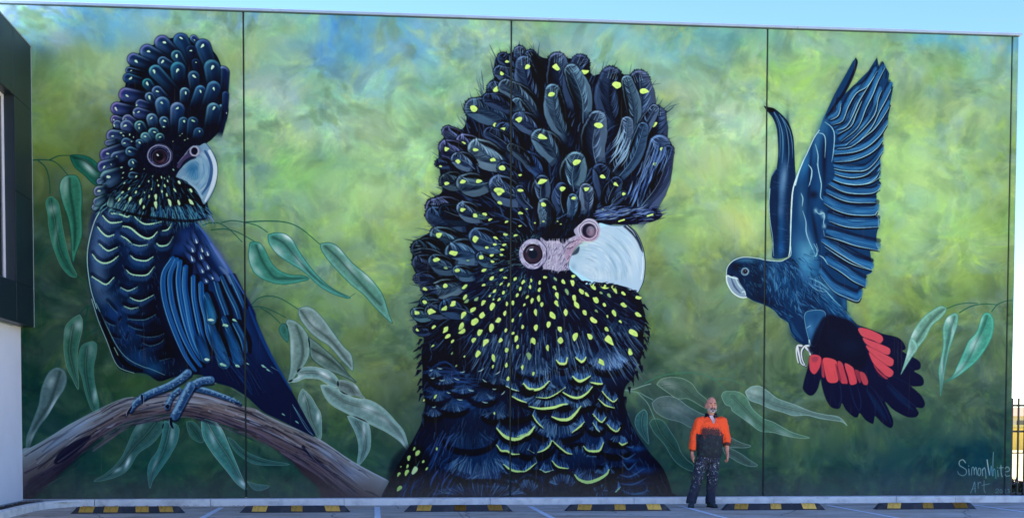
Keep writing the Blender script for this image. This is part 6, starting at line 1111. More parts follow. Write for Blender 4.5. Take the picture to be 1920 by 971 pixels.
def ground_material():
    m, t, b = nt('dry_grass_ground'); P = t.nodes.new('ShaderNodeNewGeometry').outputs['Position']
    a = noise(t, .12, 8, .7, P); c = noise(t, 3, 6, .7, P)
    t.links.new(mixc(t, .7, ramp(t, a, [(.35, (.36,.31,.12)), (.6, (.55,.48,.22))]), ramp(t, c, [(.3, (.7,.7,.7)), (.7, (1.1,1.1,1.1))]), 'MULTIPLY'), b.inputs['Base Color']); b.inputs['Roughness'].default_value = .95
    return m
M['ground'] = ground_material()
# ---- ground, car park, kerb
g = boxo('ground', -600, 900, -300, 1200, -.4, -.06, M['ground']); setp(g, kind='structure')
def slab_obj(name, x0, x1, y0, y1, z0, z1, m, parent, bev=.006):
    return boxo(name, x0, x1, y0, y1, z0, z1, m, parent, bev)
park = boxo('car_park', -13.6, 21.2, -26, 8.0, -.055, -.035, M['joint']); setp(park, kind='structure')
bx = [-13.4+2.4694*2*i-.13 for i in range(-0, 8)]
YS = [-26, -21, -16, -11, -6.2, -.125]
for i in range(7):
    for j in range(5):
        x0, x1 = bx[i]+.004, bx[i+1]-.004; y0, y1 = YS[j]+.004, YS[j+1]-.004
        slab_obj('concrete_slab', x0, x1, y0, y1, -.034, 0., M['pave'], park, .004)
slab_obj('concrete_slab', 11.3, 21.1, -.117, 8, -.034, 0., M['pave'], park, .004)
BAY, SX, SD = 2.46943, -3.63615, 1.6166
for i in range(6):          # painted bay lines between the wheel stops
    x = SX+BAY*(i+.5)+.0
    y1 = [-.50,-.52,-.55,-.62,-.62,-.7][i]
    bm = bmesh.new(); n = 24; rs = random.Random(i)
    L_ = [bm.verts.new((x-.045+rs.uniform(-.003,.003), y1-(y1+6.6)*k/n, .004)) for k in range(n+1)]; R_ = [bm.verts.new((x+.045+rs.uniform(-.003,.003), y1-(y1+6.6)*k/n, .004)) for k in range(n+1)]
    for k in range(n): bm.faces.new((L_[k], R_[k], R_[k+1], L_[k+1]))
    o = done(bm, 'bay_line', M['line']); setp(o, kind='structure')
kerb = bpy.data.objects.new('kerb', None); COL.objects.link(kerb)
def kerb_piece(path, w=.125, h=.112):
    """sweep the kerb profile along a path (left side is the raised back)"""
    bm = bmesh.new(); n = len(path); rings = []
    prof = [(0, 0), (0, h-.02), (.006, h-.006), (.02, h), (w-.01, h), (w, h-.01), (w, 0)]
    for i, p in enumerate(path):
        a = path[max(0, i-1)]; b = path[min(n-1, i+1)]; d = Vector((b[0]-a[0], b[1]-a[1])).normalized(); nrm = Vector((-d.y, d.x))
        rings.append([bm.verts.new((p[0]+nrm.x*u, p[1]+nrm.y*u, z)) for u, z in prof])
    for i in range(n-1):
        for k in range(len(prof)): bm.faces.new((rings[i][k], rings[i+1][k], rings[i+1][(k+1) % len(prof)], rings[i][(k+1) % len(prof)]))
    bm.faces.new(rings[0]); bm.faces.new(rings[-1][::-1])
    return bm
kx = [-4.45,-2.62,-.47,1.93,4.35,6.75,8.9,9.95,12.3,14.8]
for i in range(len(kx)-1):
    o = done(kerb_piece([(kx[i]+.004, -.125), (kx[i+1]-.004, -.125)]), 'kerb_stone', M['kerb'], kerb)
o = done(kerb_piece([(-5.13,-7.9),(-5.13,-5.5),(-5.13,-3.104)][::-1][::-1]), 'kerb_stone', M['kerb'], kerb)
pth = [(-5.13,-3.096),(-5.13,-1.6),(-5.12,-1.1),(-5.07,-.72),(-4.98,-.46),(-4.84,-.27),(-4.66,-.16),(-4.458,-.125)]
o = done(kerb_piece(pth), 'kerb_stone', M['kerb'], kerb)
kerb['kind'] = 'structure'
soil = bmesh.new(); rs = random.Random(3)
gx_ = 14; gy_ = 70; V_ = []
for j in range(gy_+1):
    y = -.0-7.9*j/gy_
    xr = -5.257 if y < -1.2 else -5.257+(1.2+y)**2*.55
    V_.append([soil.verts.new((-5.6+(xr+5.6)*i/gx_, y, .075+rs.uniform(-.012,.014))) for i in range(gx_+1)])
for j in range(gy_):
    for i in range(gx_): soil.faces.new((V_[j][i], V_[j+1][i], V_[j+1][i+1], V_[j][i+1]))
o = done(soil, 'garden_soil', M['soil'], smooth_=True); setp(o, kind='structure')
lit = bmesh.new()
for k in range(420):        # dry leaf litter on the soil and along the kerb
    if k < 300: x, y, z = rs.uniform(-5.55,-5.3), -rs.random()**1.6*6, .095
    else: x, y, z = -5.1+rs.random()**2*3.5, -.13-abs(rs.gauss(0, .05)), .006
    s = rs.uniform(.008,.02); a = rs.uniform(0,6.28); v = [lit.verts.new((x+s*math.cos(a+t)*k_, y+s*math.sin(a+t)*k_, z+rs.uniform(0,.01))) for t, k_ in ((0,1.4),(1.6,.6),(3.14,1.4),(4.7,.6))]
    lit.faces.new(v)
o = done(lit, 'leaf_litter', M['leafm']); setp(o, 'scattered dry brown leaf litter on the soil strip and kerb corner', 'leaf litter', kind='stuff')
# ---- the painted wall
S_ = [-2.0667, 2.2779, 6.5988, 10.8870]
wall = empty('mural_wall', (2.6, 0, 0), 'tall concrete wall of the warehouse painted with three black cockatoos on a green mural', 'wall')
WB = (2.6, 0, 0)
def uvwall(o):
    me = o.data; uv = me.uv_layers.new(name='wall'); mw = Vector(WB)
    for l in me.loops:
        p = me.vertices[l.vertex_index].co+mw
        uv.data[l.index].uv = ((p.x-WX0)/(WX1-WX0), (p.z-WZ0)/(WZ1-WZ0))
GAP = .013
edges = [-5.95]+S_+[11.0]
ZB, ZT = .12, 7.943
for i in range(5):
    x0, x1 = edges[i]+(GAP if i else 0), edges[i+1]-(GAP if i < 4 else 0)
    o = boxo('concrete_panel', x0, x1, 0, .18, ZB, ZT, M['mural'], wall, .012, 2, WB); uvwall(o)
for x in S_:
    boxo('joint_seal', x-GAP-.002, x+GAP+.002, .022, .17, ZB+.01, ZT-.01, M['joint'], wall, 0, 1, WB)
boxo('footing', -5.95, 11.0, .004, .2, 0, ZB-.001, M['conc'], wall, 0, 1, WB)
for i in range(4):
    x0 = [-5.95, -1.6, 2.9, 7.1][i]+.002; x1 = [-1.6, 2.9, 7.1, 11.05][i]-.002
    boxo('cap_flashing', x0, x1, -.035, .22, 7.958, 8.0, M['cap'], wall, .004, 1, WB)
    boxo('cap_shadow_strip', x0, x1-(.05 if i == 3 else 0), -.014, .2, 7.944, 7.957, M['capshadow'], wall, 0, 1, WB)  # shadow line under the flashing, put in as a dark strip
boxo('side_wall', 10.82, 10.998, .182, 9.5, 0, 7.94, M['conc'], wall, 0, 1, WB)
boxo('rear_wall', -5.95, 10.998, 9.502, 9.68, 0, 7.94, M['conc'], wall, 0, 1, WB)
boxo('roof_sheet', -5.9, 10.81, .24, 9.49, 7.6, 7.66, M['cap'], wall, 0, 1, WB)
# painted figures: thin coats of paint lying on the panels, cut at the joints
def coat(name, label, outline, lift, parent):
    w_ = wall_xy(smooth(outline, True, 3)); w_[:, 0] = np.clip(w_[:, 0], -5.9, 10.99); w_[:, 1] = np.clip(w_[:, 1], ZB+.012, ZT-.012)
    keep = [w_[0]]
    for p in w_[1:]:
        if np.hypot(*(p-keep[-1])) > .004: keep.append(p)
    from mathutils.geometry import tessellate_polygon
    pts = [Vector((p[0]-WB[0], -lift, p[1]-WB[2])) for p in keep]
    tris = tessellate_polygon([[Vector((p.x, p.z, 0)) for p in pts]])
    bm = bmesh.new(); vs = [bm.verts.new(p) for p in pts]
    for t in tris:
        try: bm.faces.new([vs[i] for i in t])
        except ValueError: pass
    for x in S_:
        for sx in (x-GAP-.007, x+GAP+.007):
            bmesh.ops.bisect_plane(bm, geom=bm.verts[:]+bm.edges[:]+bm.faces[:], plane_co=(sx-WB[0], 0, 0), plane_no=(1, 0, 0), dist=1e-5)
        dead = [f for f in bm.faces if abs(f.calc_center_median().x+WB[0]-x) < GAP+.006]
        bmesh.ops.delete(bm, geom=dead, context='FACES')
    for f in bm.faces:
        f.normal_update()
        if f.normal.y > 0: f.normal_flip()
    me = bpy.data.meshes.new(name); bm.to_mesh(me); bm.free()
    o = link(name, me, M['mural'], parent); uvwall(o)
    if label: o['label'] = label
    return o
birds = {}
order = {'painted_leaf': .0012, 'painted_branch': .0020, 'painted_cockatoo': .0030}
last = None
for nm, lab, ol in SHEETS:
    if nm in ('painted_beak', 'painted_eye', 'painted_wing', 'painted_tail'):
        lift = {'painted_tail': .0024, 'painted_wing': .0036, 'painted_beak': .0042, 'painted_eye': .0042}[nm]
        coat(nm, lab, ol, lift, last)
    else:
        o = coat(nm, lab, ol, order[nm], wall)
        if nm == 'painted_cockatoo': last = o
coat('painted_signature', 'hand-painted white signature and date', [(1790,845),(1896,840),(1897,927),(1800,927)], .0012, wall)
# ---- neighbouring building on the left: white wall and a dark boxed-out window surround
XW, XB = -5.603, -5.391
side = empty('side_building', (-6.2, -4, 0), 'white rendered building with a dark boxed window surround, at the left edge', 'building'); SB = (-6.2, -4, 0)
sb = lambda n, *a, **k: boxo(n, *a, parent=side, base=SB, **k)
sb('rendered_wall', -9, XW, -9.5, -.002, 0, 7.26, M['white'])
o = sb('wall_base', -8.9, XW+.004, -9.5, -.003, .0, .10, M['conc'])
YJ, ZO0, ZO1, ZS, ZTP = -.93, 3.48, 6.28, 2.879, 7.293
XG = XB-.16
# backing box (dark gap colour shows between cladding sheets), built round the window opening
t_ = .012
sb('box_core', XW+.002, XB-t_, YJ, -.012, ZS+.015, ZTP-.012, M['cladj'])
sb('box_core', XW+.002, XB-t_, -9.0, YJ-.002, ZO1+t_, ZTP-.012, M['cladj'])
sb('box_core', XW+.002, XB-t_, -9.0, YJ-.002, ZS+.015, ZO0-t_, M['cladj'])
def clad(y0, y1, z0, z1): sb('cladding_panel', XB-t_+.001, XB, y0+.004, y1-.004, z0+.004, z1-.004, M['clad'], bev=.002)
for z0, z1 in ((ZS, ZO0), (ZO0, 4.86), (4.86, ZO1), (ZO1, ZTP)): clad(YJ, -.012, z0, z1)
for y0, y1 in ((-2.7, YJ), (-4.8, -2.7), (-6.9, -4.8), (-9.0, -6.9)):
    clad(y0, y1, ZO1, ZTP); clad(y0, y1, ZS, ZO0)
sb('jamb_panel', XW+.003, XB-t_, YJ-.010, YJ-.003, ZO0, ZO1, M['clad'])
sb('head_panel', XW+.003, XB-t_, -8.99, YJ-.012, ZO1+.002, ZO1+t_-.001, M['clad'])
sb('sill_panel', XW+.003, XB-t_, -8.99, YJ-.012, ZO0-t_+.001, ZO0-.002, M['clad'])
sb('soffit', XW+.003, XB-.003, -9.0, -.012, ZS-.012, ZS+.001, M['clad'])
sb('soffit_trim', XW+.005, XW+.05, -9.0, -.5, ZS-.03, ZS-.013, M['trim'])
sb('top_capping', XW+.003, XB+.008, -9.02, -.006, ZTP-.004, ZTP+.018, M['trim'])
sb('corner_trim', XB-.01, XB+.006, -.0115, -.003, ZS-.012, ZTP-.005, M['trim'])
win = sb('window', XG-.02, XG-.008, -8.9, YJ-.06, ZO0+.05, ZO1-.05, M['glass'])
for a in ((-8.9, -8.84, ZO0, ZO1), (YJ-.066, YJ-.012, ZO0, ZO1), (-8.84, YJ-.066, ZO0, ZO0+.05), (-8.84, YJ-.066, ZO1-.05, ZO1), (-3.6, -3.55, ZO0+.05, ZO1-.05), (-6.2, -6.15, ZO0+.05, ZO1-.05)):
    f_ = boxo('window_frame', XG-.022, XG+.012, a[0], a[1], a[2], a[3], M['frame'], win, 0, 1, SB)
# ---- wheel stops
def stop_mesh(L=1.65, W=.15, H=.10, e=.105):
    bm = bmesh.new(); prof = [(-.075,0),(-.075,.012),(-.052,.085),(-.04,.098),(0,.1),(.04,.098),(.052,.085),(.075,.012),(.075,0)]
    st = [(-L/2, .0), (-L/2+.012, .14), (-L/2+e*.8, .93), (-L/2+e, 1.), (-L/6, 1.), (L/6, 1.), (L/2-e, 1.), (L/2-e*.8, .93), (L/2-.012, .14), (L/2, .0)]
    rings = []
    for x, k in st: rings.append([bm.verts.new((x, y*(.97+.03*k), max(.001, z*max(k, .06)) if z else 0)) for y, z in prof])
    for a, b in zip(rings, rings[1:]):
        for k in range(len(prof)-1): bm.faces.new((a[k], b[k], b[k+1], a[k+1]))
        bm.faces.new((a[-1], b[-1], b[0], a[0]))
    bm.faces.new(rings[0]); bm.faces.new(rings[-1][::-1])
    bmesh.ops.recalc_face_normals(bm, faces=bm.faces)
    me = bpy.data.meshes.new('wheel_stop_body'); bm.to_mesh(me); bm.free(); me.materials.append(M['rubber']); return me
def patch_mesh(w, lean):
    """yellow reflective pad wrapped over front, top and back"""
    bm = bmesh.new(); P = [(-.0765,.018),(-.054,.0865),(-.0405,.1),(0,.1022),(.0405,.1),(.054,.0865),(.0765,.018)]; n = len(P)
    A = [bm.verts.new((-w/2+lean*(z/.1-.5), y, z)) for y, z in P]; B = [bm.verts.new((w/2+lean*(z/.1-.5), y, z)) for y, z in P]
    for k in range(n-1): bm.faces.new((A[k], B[k], B[k+1], A[k+1]))
    bmesh.ops.solidify(bm, geom=bm.faces[:], thickness=.0015)
    bmesh.ops.recalc_face_normals(bm, faces=bm.faces)
    me = bpy.data.meshes.new('reflective_pad'); bm.to_mesh(me); bm.free(); me.materials.append(M['yellow']); return me
def bolt_mesh():
    bm = bmesh.new(); bmesh.ops.create_cone(bm, cap_ends=True, segments=10, radius1=.014, radius2=.011, depth=.008); me = bpy.data.meshes.new('bolt'); bm.to_mesh(me); bm.free(); me.materials.append(M['bolt']); return me
SM, BMm = stop_mesh(), bolt_mesh(); PM = [patch_mesh(.215, .03), patch_mesh(.17, .0), patch_mesh(.215, -.03)]; PM4 = [patch_mesh(.21, .03), patch_mesh(.205, .02), patch_mesh(.19, -.01), patch_mesh(.2, -.03)]
SLAB = ['black rubber wheel stop with four yellow pads, leftmost, nearest the white building', 'black and yellow wheel stop in front of the painted branch, second from the left', 'black and yellow wheel stop below the large cockatoo\'s left shoulder', 'black and yellow wheel stop just left of the man\'s feet', 'black and yellow wheel stop just right of the man\'s feet', 'black and yellow wheel stop at the right end, under the painted signature']
for i in range(6):
    c = SX+BAY*i; y = -SD+.075
    r_ = empty('wheel_stop', (c, y, 0), SLAB[i], 'wheel stop', 'wheel stops along the bays', rad([.3,-.2,.4,-.3,.2,-.4][i]))
    link('stop_body', SM, None, r_)
    if i == 0: ps = [(-.595, 0), (-.24, 1), (.215, 2), (.565, 3)]; pm = PM4
    else: ps = [(-.53, 0), (.025, 1), (.56, 2)]; pm = PM
    for x, k in ps: link('reflective_pad', pm[k], None, r_, (x, 0, 0))
    for x in (-.69, .3, .69) if i else (-.69, .0, .69): link('bolt', BMm, None, r_, (x, 0, .1 if abs(x) < .6 else .093))
# ---- fence, yard and far things seen past the right end of the wall
fen = empty('steel_fence', (13.2, .35, 0), 'black steel picket fence past the right end of the painted wall', 'fence'); FB = (13.2, .35, 0)
xs_ = [11.085+.117*k for k in range(38)]
for k, x in enumerate(xs_):
    bm = bmesh.new(); bm_box(bm, x-.0125-FB[0], x+.0125-FB[0], -.0125, .0125, .06, 1.80)
    tip = bm.verts.new((x-FB[0], 0, 1.86)); 
    o = done(bm, 'picket', M['black'], fen)
boxo('fence_rail', 11.02, 15.5, .364, .396, 1.655, 1.69, M['black'], fen, 0, 1, FB)
boxo('fence_rail', 11.02, 15.5, .364, .396, 1.20, 1.235, M['black'], fen, 0, 1, FB)
boxo('fence_rail', 11.02, 15.5, .364, .396, .10, .135, M['black'], fen, 0, 1, FB)
for x in (11.03, 13.3, 15.5): boxo('fence_post', x-.025, x+.025, .40, .45, 0, 1.9, M['black'], fen, .003, 1, FB)
hs = empty('far_house', (76, 118, 0), 'low cream house with a tan hipped roof far behind the fence', 'house'); HB_ = (76, 118, 0)
boxo('house_wall', 60, 96, 114, 122, -.06, 2.3, M['cream'], hs, 0, 1, HB_)
bm = bmesh.new(); v = [bm.verts.new(p) for p in ((-17,-5,2.3),(21,-5,2.3),(21,5,2.3),(-17,5,2.3),(-13,0,3.4),(17,0,3.4))]
for f_ in ((0,1,5,4),(1,2,5),(2,3,4,5),(3,0,4),(3,2,1,0)): bm.faces.new([v[k] for k in f_])
done(bm, 'house_roof', M['roof'], hs)
for k in range(5): boxo('house_window', 63+k*6.5, 64.6+k*6.5, 113.93, 114.02, .8, 1.8, M['glass'], hs, 0, 1, HB_)
bn = empty('yellow_skip', (31.5, 36, -.06), 'yellow waste skip standing in the sunlit yard behind the fence', 'skip'); BB = (31.5, 36, -.06)
bm = bmesh.new(); v = [bm.verts.new(p) for p in ((-1.2,-.8,.15),(1.2,-.8,.15),(1.2,.8,.15),(-1.2,.8,.15),(-1.9,-.9,1.3),(1.9,-.9,1.3),(1.9,.9,1.3),(-1.9,.9,1.3))]
for f_ in ((3,2,1,0),(0,1,5,4),(1,2,6,5),(2,3,7,6),(3,0,4,7)): bm.faces.new([v[k] for k in f_])
bmesh.ops.solidify(bm, geom=bm.faces[:], thickness=.05); done(bm, 'skip_body', M['ysign'], bn)
boxo('skip_rim', 29.55, 33.45, 35.05, 35.13, 1.2, 1.32, M['ysign'], bn, 0, 1, BB)
for x in (-.9, .9): boxo('skip_skid', 31.5+x-.08, 31.5+x+.08, 35.3, 36.7, -.06, .09, M['black'], bn, 0, 1, BB)
def shrub(loc, r, h, seed, label):
    rs = random.Random(seed); e = empty('shrub', loc, label, 'shrub', 'dark shrubs behind the fence'); bm = bmesh.new()
    for k in range(700):
        a = rs.uniform(0, 6.28); q_ = rs.random()**.5*r; z = rs.random()*h*(1-.5*(q_/r)**2)+.03; s = rs.uniform(.03,.07)
        c = Vector((q_*math.cos(a), q_*math.sin(a), z)); d1 = Vector((rs.gauss(0,1), rs.gauss(0,1), rs.gauss(0,1))).normalized()*s; d2 = Vector((rs.gauss(0,1), rs.gauss(0,1), rs.gauss(0,1))).normalized()*s*.5
        bm.faces.new([bm.verts.new(c+d1), bm.verts.new(c+d2), bm.verts.new(c-d1), bm.verts.new(c-d2)])
    me = bpy.data.meshes.new('foliage'); bm.to_mesh(me); bm.free(); link('foliage', me, M['shrub'], e)
    bm = bmesh.new()
    for k in range(7):
        a = rs.uniform(0, 6.28); bmesh.ops.create_cone(bm, cap_ends=True, segments=5, radius1=.02, radius2=.008, depth=h*.8, matrix=Matrix.Translation((.1*math.cos(a), .1*math.sin(a), h*.4))@Matrix.Rotation(.3, 4, Vector((math.cos(a), math.sin(a), 0))))
    me = bpy.data.meshes.new('stems'); bm.to_mesh(me); bm.free(); link('stems', me, M['soil'], e)
for k, (x, y, r_, h) in enumerate([(11.9,1.6,.3,.35),(12.7,1.7,.35,.4),(13.6,1.5,.3,.35),(33,44,1.2,.9),(36.5,45,1.3,1.0)]):
    shrub((x, y, -.03 if y < 5 else -.06), r_, h, k, ['small shrub at the fence foot nearest the painted wall', 'middle small shrub at the fence foot', 'small shrub at the fence foot furthest right', 'dark shrub standing behind the yellow skip', 'dark shrub right of the yellow skip'][k])
# ================================================================ the painter standing at the wall
PX, PY = 5.32, -.89
def loft(bm, pts, segs=16, cap=True):
    """pts: (x, y, z, rx, ry[, rot, squareness]) rings -> closed tube; ring planes follow the path"""
    n = len(pts); rings = []
    for i, p in enumerate(pts):
        a = Vector(pts[max(0, i-1)][:3]); b = Vector(pts[min(n-1, i+1)][:3]); d = (b-a).normalized()
        side = Vector((1, 0, 0)); side = (side-d*side.dot(d)).normalized(); fw = d.cross(side)
        rings.append([bm.verts.new(Vector(p[:3])+side*(p[3]*math.cos(t))+fw*(p[4]*math.sin(t))) for t in [2*math.pi*k/segs for k in range(segs)]])
    for a, b in zip(rings, rings[1:]):
        for k in range(segs): bm.faces.new((a[k], a[(k+1) % segs], b[(k+1) % segs], b[k]))
    if cap: bm.faces.new(rings[0][::-1]); bm.faces.new(rings[-1])
def ball(bm, x, y, z, rx, ry, rz, rot=None):
    m = Matrix.Translation((x, y, z)) @ (rot if rot else Matrix.Identity(4)) @ Matrix.Diagonal((rx, ry, rz, 1))
    bmesh.ops.create_uvsphere(bm, u_segments=16, v_segments=10, radius=1, matrix=m)
def fused(bm, name, m, parent, voxel=.008, smooth_it=6, fac=.6, disp=None):
    bmesh.ops.recalc_face_normals(bm, faces=bm.faces)
    me = bpy.data.meshes.new(name); bm.to_mesh(me); bm.free()
    o = link(name, me, m, parent, smooth_=True)
    r = o.modifiers.new('fuse', 'REMESH'); r.mode = 'VOXEL'; r.voxel_size = voxel; r.use_smooth_shade = True
    s = o.modifiers.new('soften', 'SMOOTH'); s.iterations = smooth_it; s.factor = fac
    if disp:
        tx = bpy.data.textures.new(name+'_folds', 'CLOUDS'); tx.noise_scale = disp[1]; tx.noise_depth = 3
        d = o.modifiers.new('folds', 'DISPLACE'); d.texture = tx; d.strength = disp[0]; d.mid_level = .5; d.texture_coords = 'LOCAL'
    return o
def pmat(kind):
    m, t, b = nt('person_'+kind); v = coords(t)
    sep = t.nodes.new('ShaderNodeSeparateXYZ'); t.links.new(v, sep.inputs[0])
    if kind == 'skin':
        t.links.new(ramp(t, noise(t, 22, 5, .6, v), [(.3, (.42,.16,.10)), (.55, (.60,.27,.17)), (.8, (.70,.36,.25))]), b.inputs['Base Color']); b.inputs['Roughness'].default_value = .5; b.inputs['Subsurface Weight'].default_value = .08; b.inputs['Subsurface Radius'].default_value = (.02,.008,.004)
        bump(t, b, noise(t, 140, 3, .6, v), .25, .002)
    if kind == 'jumper':     # orange above, navy below, dark paint smeared over the belly
        n = noise(t, 16, 6, .75, v); n2 = noise(t, 46, 4, .7, v)
        org = ramp(t, n2, [(.3, (.92,.07,.008)), (.7, (1.0,.105,.01))]); nav = ramp(t, n, [(.38, (.003,.007,.012)), (.52, (.006,.016,.022)), (.60, (.008,.024,.028)), (.72, (.07,.15,.14))])
        zz = t.nodes.new('ShaderNodeMath'); zz.operation = 'MULTIPLY_ADD'; t.links.new(n, zz.inputs[0]); zz.inputs[1].default_value = .5; t.links.new(sep.outputs['Z'], zz.inputs[2])
        band = ramp(t, zz.outputs[0], [(0, (1,1,1)), (1, (0,0,0))]); 
        mr = t.nodes.new('ShaderNodeMapRange'); mr.inputs[1].default_value = 1.42; mr.inputs[2].default_value = 1.432; t.links.new(zz.outputs[0], mr.inputs[0])
        ax = t.nodes.new('ShaderNodeMath'); ax.operation = 'ABSOLUTE'; t.links.new(sep.outputs['X'], ax.inputs[0])
        # sleeves stay orange: only |x| inside the trunk is navy
        bx_ = t.nodes.new('ShaderNodeMapRange'); bx_.inputs[1].default_value = .25; bx_.inputs[2].default_value = .256; bx_.inputs[3].default_value = 0; bx_.inputs[4].default_value = 1
        sx = t.nodes.new('ShaderNodeMath'); sx.operation = 'SUBTRACT'; sx.inputs[1].default_value = .075; t.links.new(sep.outputs['X'], sx.inputs[0]); ab = t.nodes.new('ShaderNodeMath'); ab.operation = 'ABSOLUTE'; t.links.new(sx.outputs[0], ab.inputs[0]); xw = t.nodes.new('ShaderNodeMath'); xw.operation = 'MULTIPLY_ADD'; t.links.new(n2, xw.inputs[0]); xw.inputs[1].default_value = .05; t.links.new(ab.outputs[0], xw.inputs[2]); t.links.new(xw.outputs[0], bx_.inputs[0])
        orf = t.nodes.new('ShaderNodeMath'); orf.operation = 'MAXIMUM'; t.links.new(mr.outputs[0], orf.inputs[0]); t.links.new(bx_.outputs[0], orf.inputs[1])
        c = mixc(t, orf.outputs[0], nav, org)
        # smears: dark paint above the navy half, ragged, in the middle of the chest
        sm_ = t.nodes.new('ShaderNodeMath'); sm_.operation = 'MULTIPLY_ADD'; t.links.new(noise(t, 24, 8, .8, v, 1.5), sm_.inputs[0]); sm_.inputs[1].default_value = .42; t.links.new(sep.outputs['Z'], sm_.inputs[2])
        mr2 = t.nodes.new('ShaderNodeMapRange'); mr2.inputs[1].default_value = 1.485; mr2.inputs[2].default_value = 1.50; mr2.inputs[3].default_value = 1; mr2.inputs[4].default_value = 0; t.links.new(sm_.outputs[0], mr2.inputs[0])
        inx = t.nodes.new('ShaderNodeMapRange'); inx.inputs[1].default_value = .13; inx.inputs[2].default_value = .17; inx.inputs[3].default_value = 1; inx.inputs[4].default_value = 0; t.links.new(ab.outputs[0], inx.inputs[0])
        mm0 = t.nodes.new('ShaderNodeMath'); mm0.operation = 'MULTIPLY'; t.links.new(mr2.outputs[0], mm0.inputs[0]); t.links.new(inx.outputs[0], mm0.inputs[1]); mm = t.nodes.new('ShaderNodeMath'); mm.operation = 'MULTIPLY'; t.links.new(mm0.outputs[0], mm.inputs[0]); t.links.new(mr.outputs[0], mm.inputs[1])
        c = mixc(t, mm.outputs[0], c, ramp(t, n2, [(.4, (.035,.012,.012)), (.65, (.10,.03,.02))]))
        t.links.new(c, b.inputs['Base Color']); b.inputs['Roughness'].default_value = .75; bump(t, b, noise(t, 12, 5, .6, v, .6), .7, .02)
    if kind == 'trousers':
        base = ramp(t, noise(t, 9, 4, .6, v), [(.3, (.006,.010,.022)), (.7, (.018,.026,.05))])
        for sc_, lo, c_ in ((24, .625, (.50,.53,.55)), (34, .66, (.50,.56,.24)), (20, .65, (.06,.24,.20)), (44, .645, (.22,.30,.38)), (13, .668, (.26,.44,.14))):
            k = noise(t, sc_, 3, .65, coords(t, 'Object', (1+sc_*.01, 1, .8)), .9)
            mr = t.nodes.new('ShaderNodeMapRange'); mr.inputs[1].default_value = lo; mr.inputs[2].default_value = lo+.015; t.links.new(k, mr.inputs[0])
            hz = t.nodes.new('ShaderNodeMapRange'); hz.inputs[1].default_value = .22; hz.inputs[2].default_value = .5; t.links.new(sep.outputs['Z'], hz.inputs[0])
            mu = t.nodes.new('ShaderNodeMath'); mu.operation = 'MULTIPLY'; t.links.new(mr.outputs[0], mu.inputs[0]); t.links.new(hz.outputs[0], mu.inputs[1])
            base = mixc(t, mu.outputs[0], base, c_)
        t.links.new(base, b.inputs['Base Color']); b.inputs['Roughness'].default_value = .8; bump(t, b, noise(t, 14, 5, .6, v, .8), .7, .02)
    return m
def simple(name, c, r=.7, var=.2, sc=30): return mat(name, c, r, var, sc, bmp=.2, bd=.002)
man = empty('person', (PX, PY, 0), 'bald bearded man in an orange and navy jumper and paint-spattered trousers before the wall', 'person')
skin, jump, trou = pmat('skin'), pmat('jumper'), pmat('trousers')
HX = .108                       # the head and shoulders stand a little right of the feet's middle
# --- body: head, neck, trunk, arms and hands as one surface
bm = bmesh.new()
ball(bm, HX, .0, 1.652, .082, .104, .122); ball(bm, HX, -.020, 1.600, .068, .082, .085); ball(bm, HX, -.045, 1.560, .045, .050, .040)     # skull, face, chin
ball(bm, HX, -.108, 1.612, .013, .020, .026); ball(bm, HX, -.100, 1.640, .009, .012, .03); ball(bm, HX, -.118, 1.600, .016, .013, .012)     # nose
ball(bm, HX, -.088, 1.668, .058, .018, .014)       # brow
for s in (-1, 1):
    ball(bm, HX+s*.085, .008, 1.625, .012, .024, .036, Matrix.Rotation(rad(-12), 4, 'X')); ball(bm, HX+s*.044, -.078, 1.605, .024, .022, .022)
ball(bm, HX, -.100, 1.560, .024, .012, .009)
loft(bm, [(HX, .01, 1.42, .062, .066), (HX, .008, 1.50, .056, .062), (HX, .0, 1.57, .058, .064)])
loft(bm, [(HX-.03, .01, .82, .15, .10), (HX-.02, .01, 1.0, .15, .10), (HX, .01, 1.2, .165, .11), (HX, .01, 1.36, .17, .10), (HX, .01, 1.45, .09, .08)])
def arm_pts(s):      # shoulder, elbow, wrist (s=-1: viewer's left)
    if s < 0: return [(HX-.19, .01, 1.385), (HX-.275, .02, 1.12), (HX-.315, -.03, .885)]
    return [(HX+.19, .01, 1.385), (HX+.262, .02, 1.12), (HX+.262, -.035, .885)]
def lerp3(a, b, t): return tuple(a[i]+(b[i]-a[i])*t for i in range(3))
for s in (-1, 1):
    S0, E0, W0 = arm_pts(s)
    loft(bm, [(*S0, .05, .05), (*lerp3(S0, E0, .5), .046, .046), (*E0, .042, .042), (*lerp3(E0, W0, .35), .042, .040), (*W0, .027, .022)])
    wx, wy, wz = W0
    # palm, then five fingers, a relaxed hand hanging at the side
    loft(bm, [(wx, wy, wz+.01, .026, .021), (wx+s*.002, wy-.006, wz-.035, .026, .034), (wx+s*.002, wy-.012, wz-.085, .020, .041), (wx-s*.002, wy-.014, wz-.098, .015, .037)], 12)
    for k, (dy, ln, r) in enumerate(((-.036, .070, .0088), (-.012, .082, .0092), (.010, .076, .0090), (.030, .058, .0080))):
        y0 = wy-.013+dy; z0 = wz-.088; x0 = wx; c_ = .30+.07*k
        loft(bm, [(x0, y0, z0, r, r), (x0-s*.004, y0-.001, z0-ln*.42, r, r), (x0-s*(.010+.006*k), y0+.001, z0-ln*.74, r*.92, r*.92), (x0-s*(.022+.006*k), y0+.003, z0-ln*.98, r*.72, r*.72)], 8)
    loft(bm, [(wx-s*.004, wy-.030, wz-.030, .012, .012), (wx-s*.014, wy-.052, wz-.062, .011, .011), (wx-s*.018, wy-.058, wz-.090, .010, .010), (wx-s*.018, wy-.055, wz-.112, .007, .007)], 8)
fused(bm, 'body', skin, man, .0055, 3, .5)
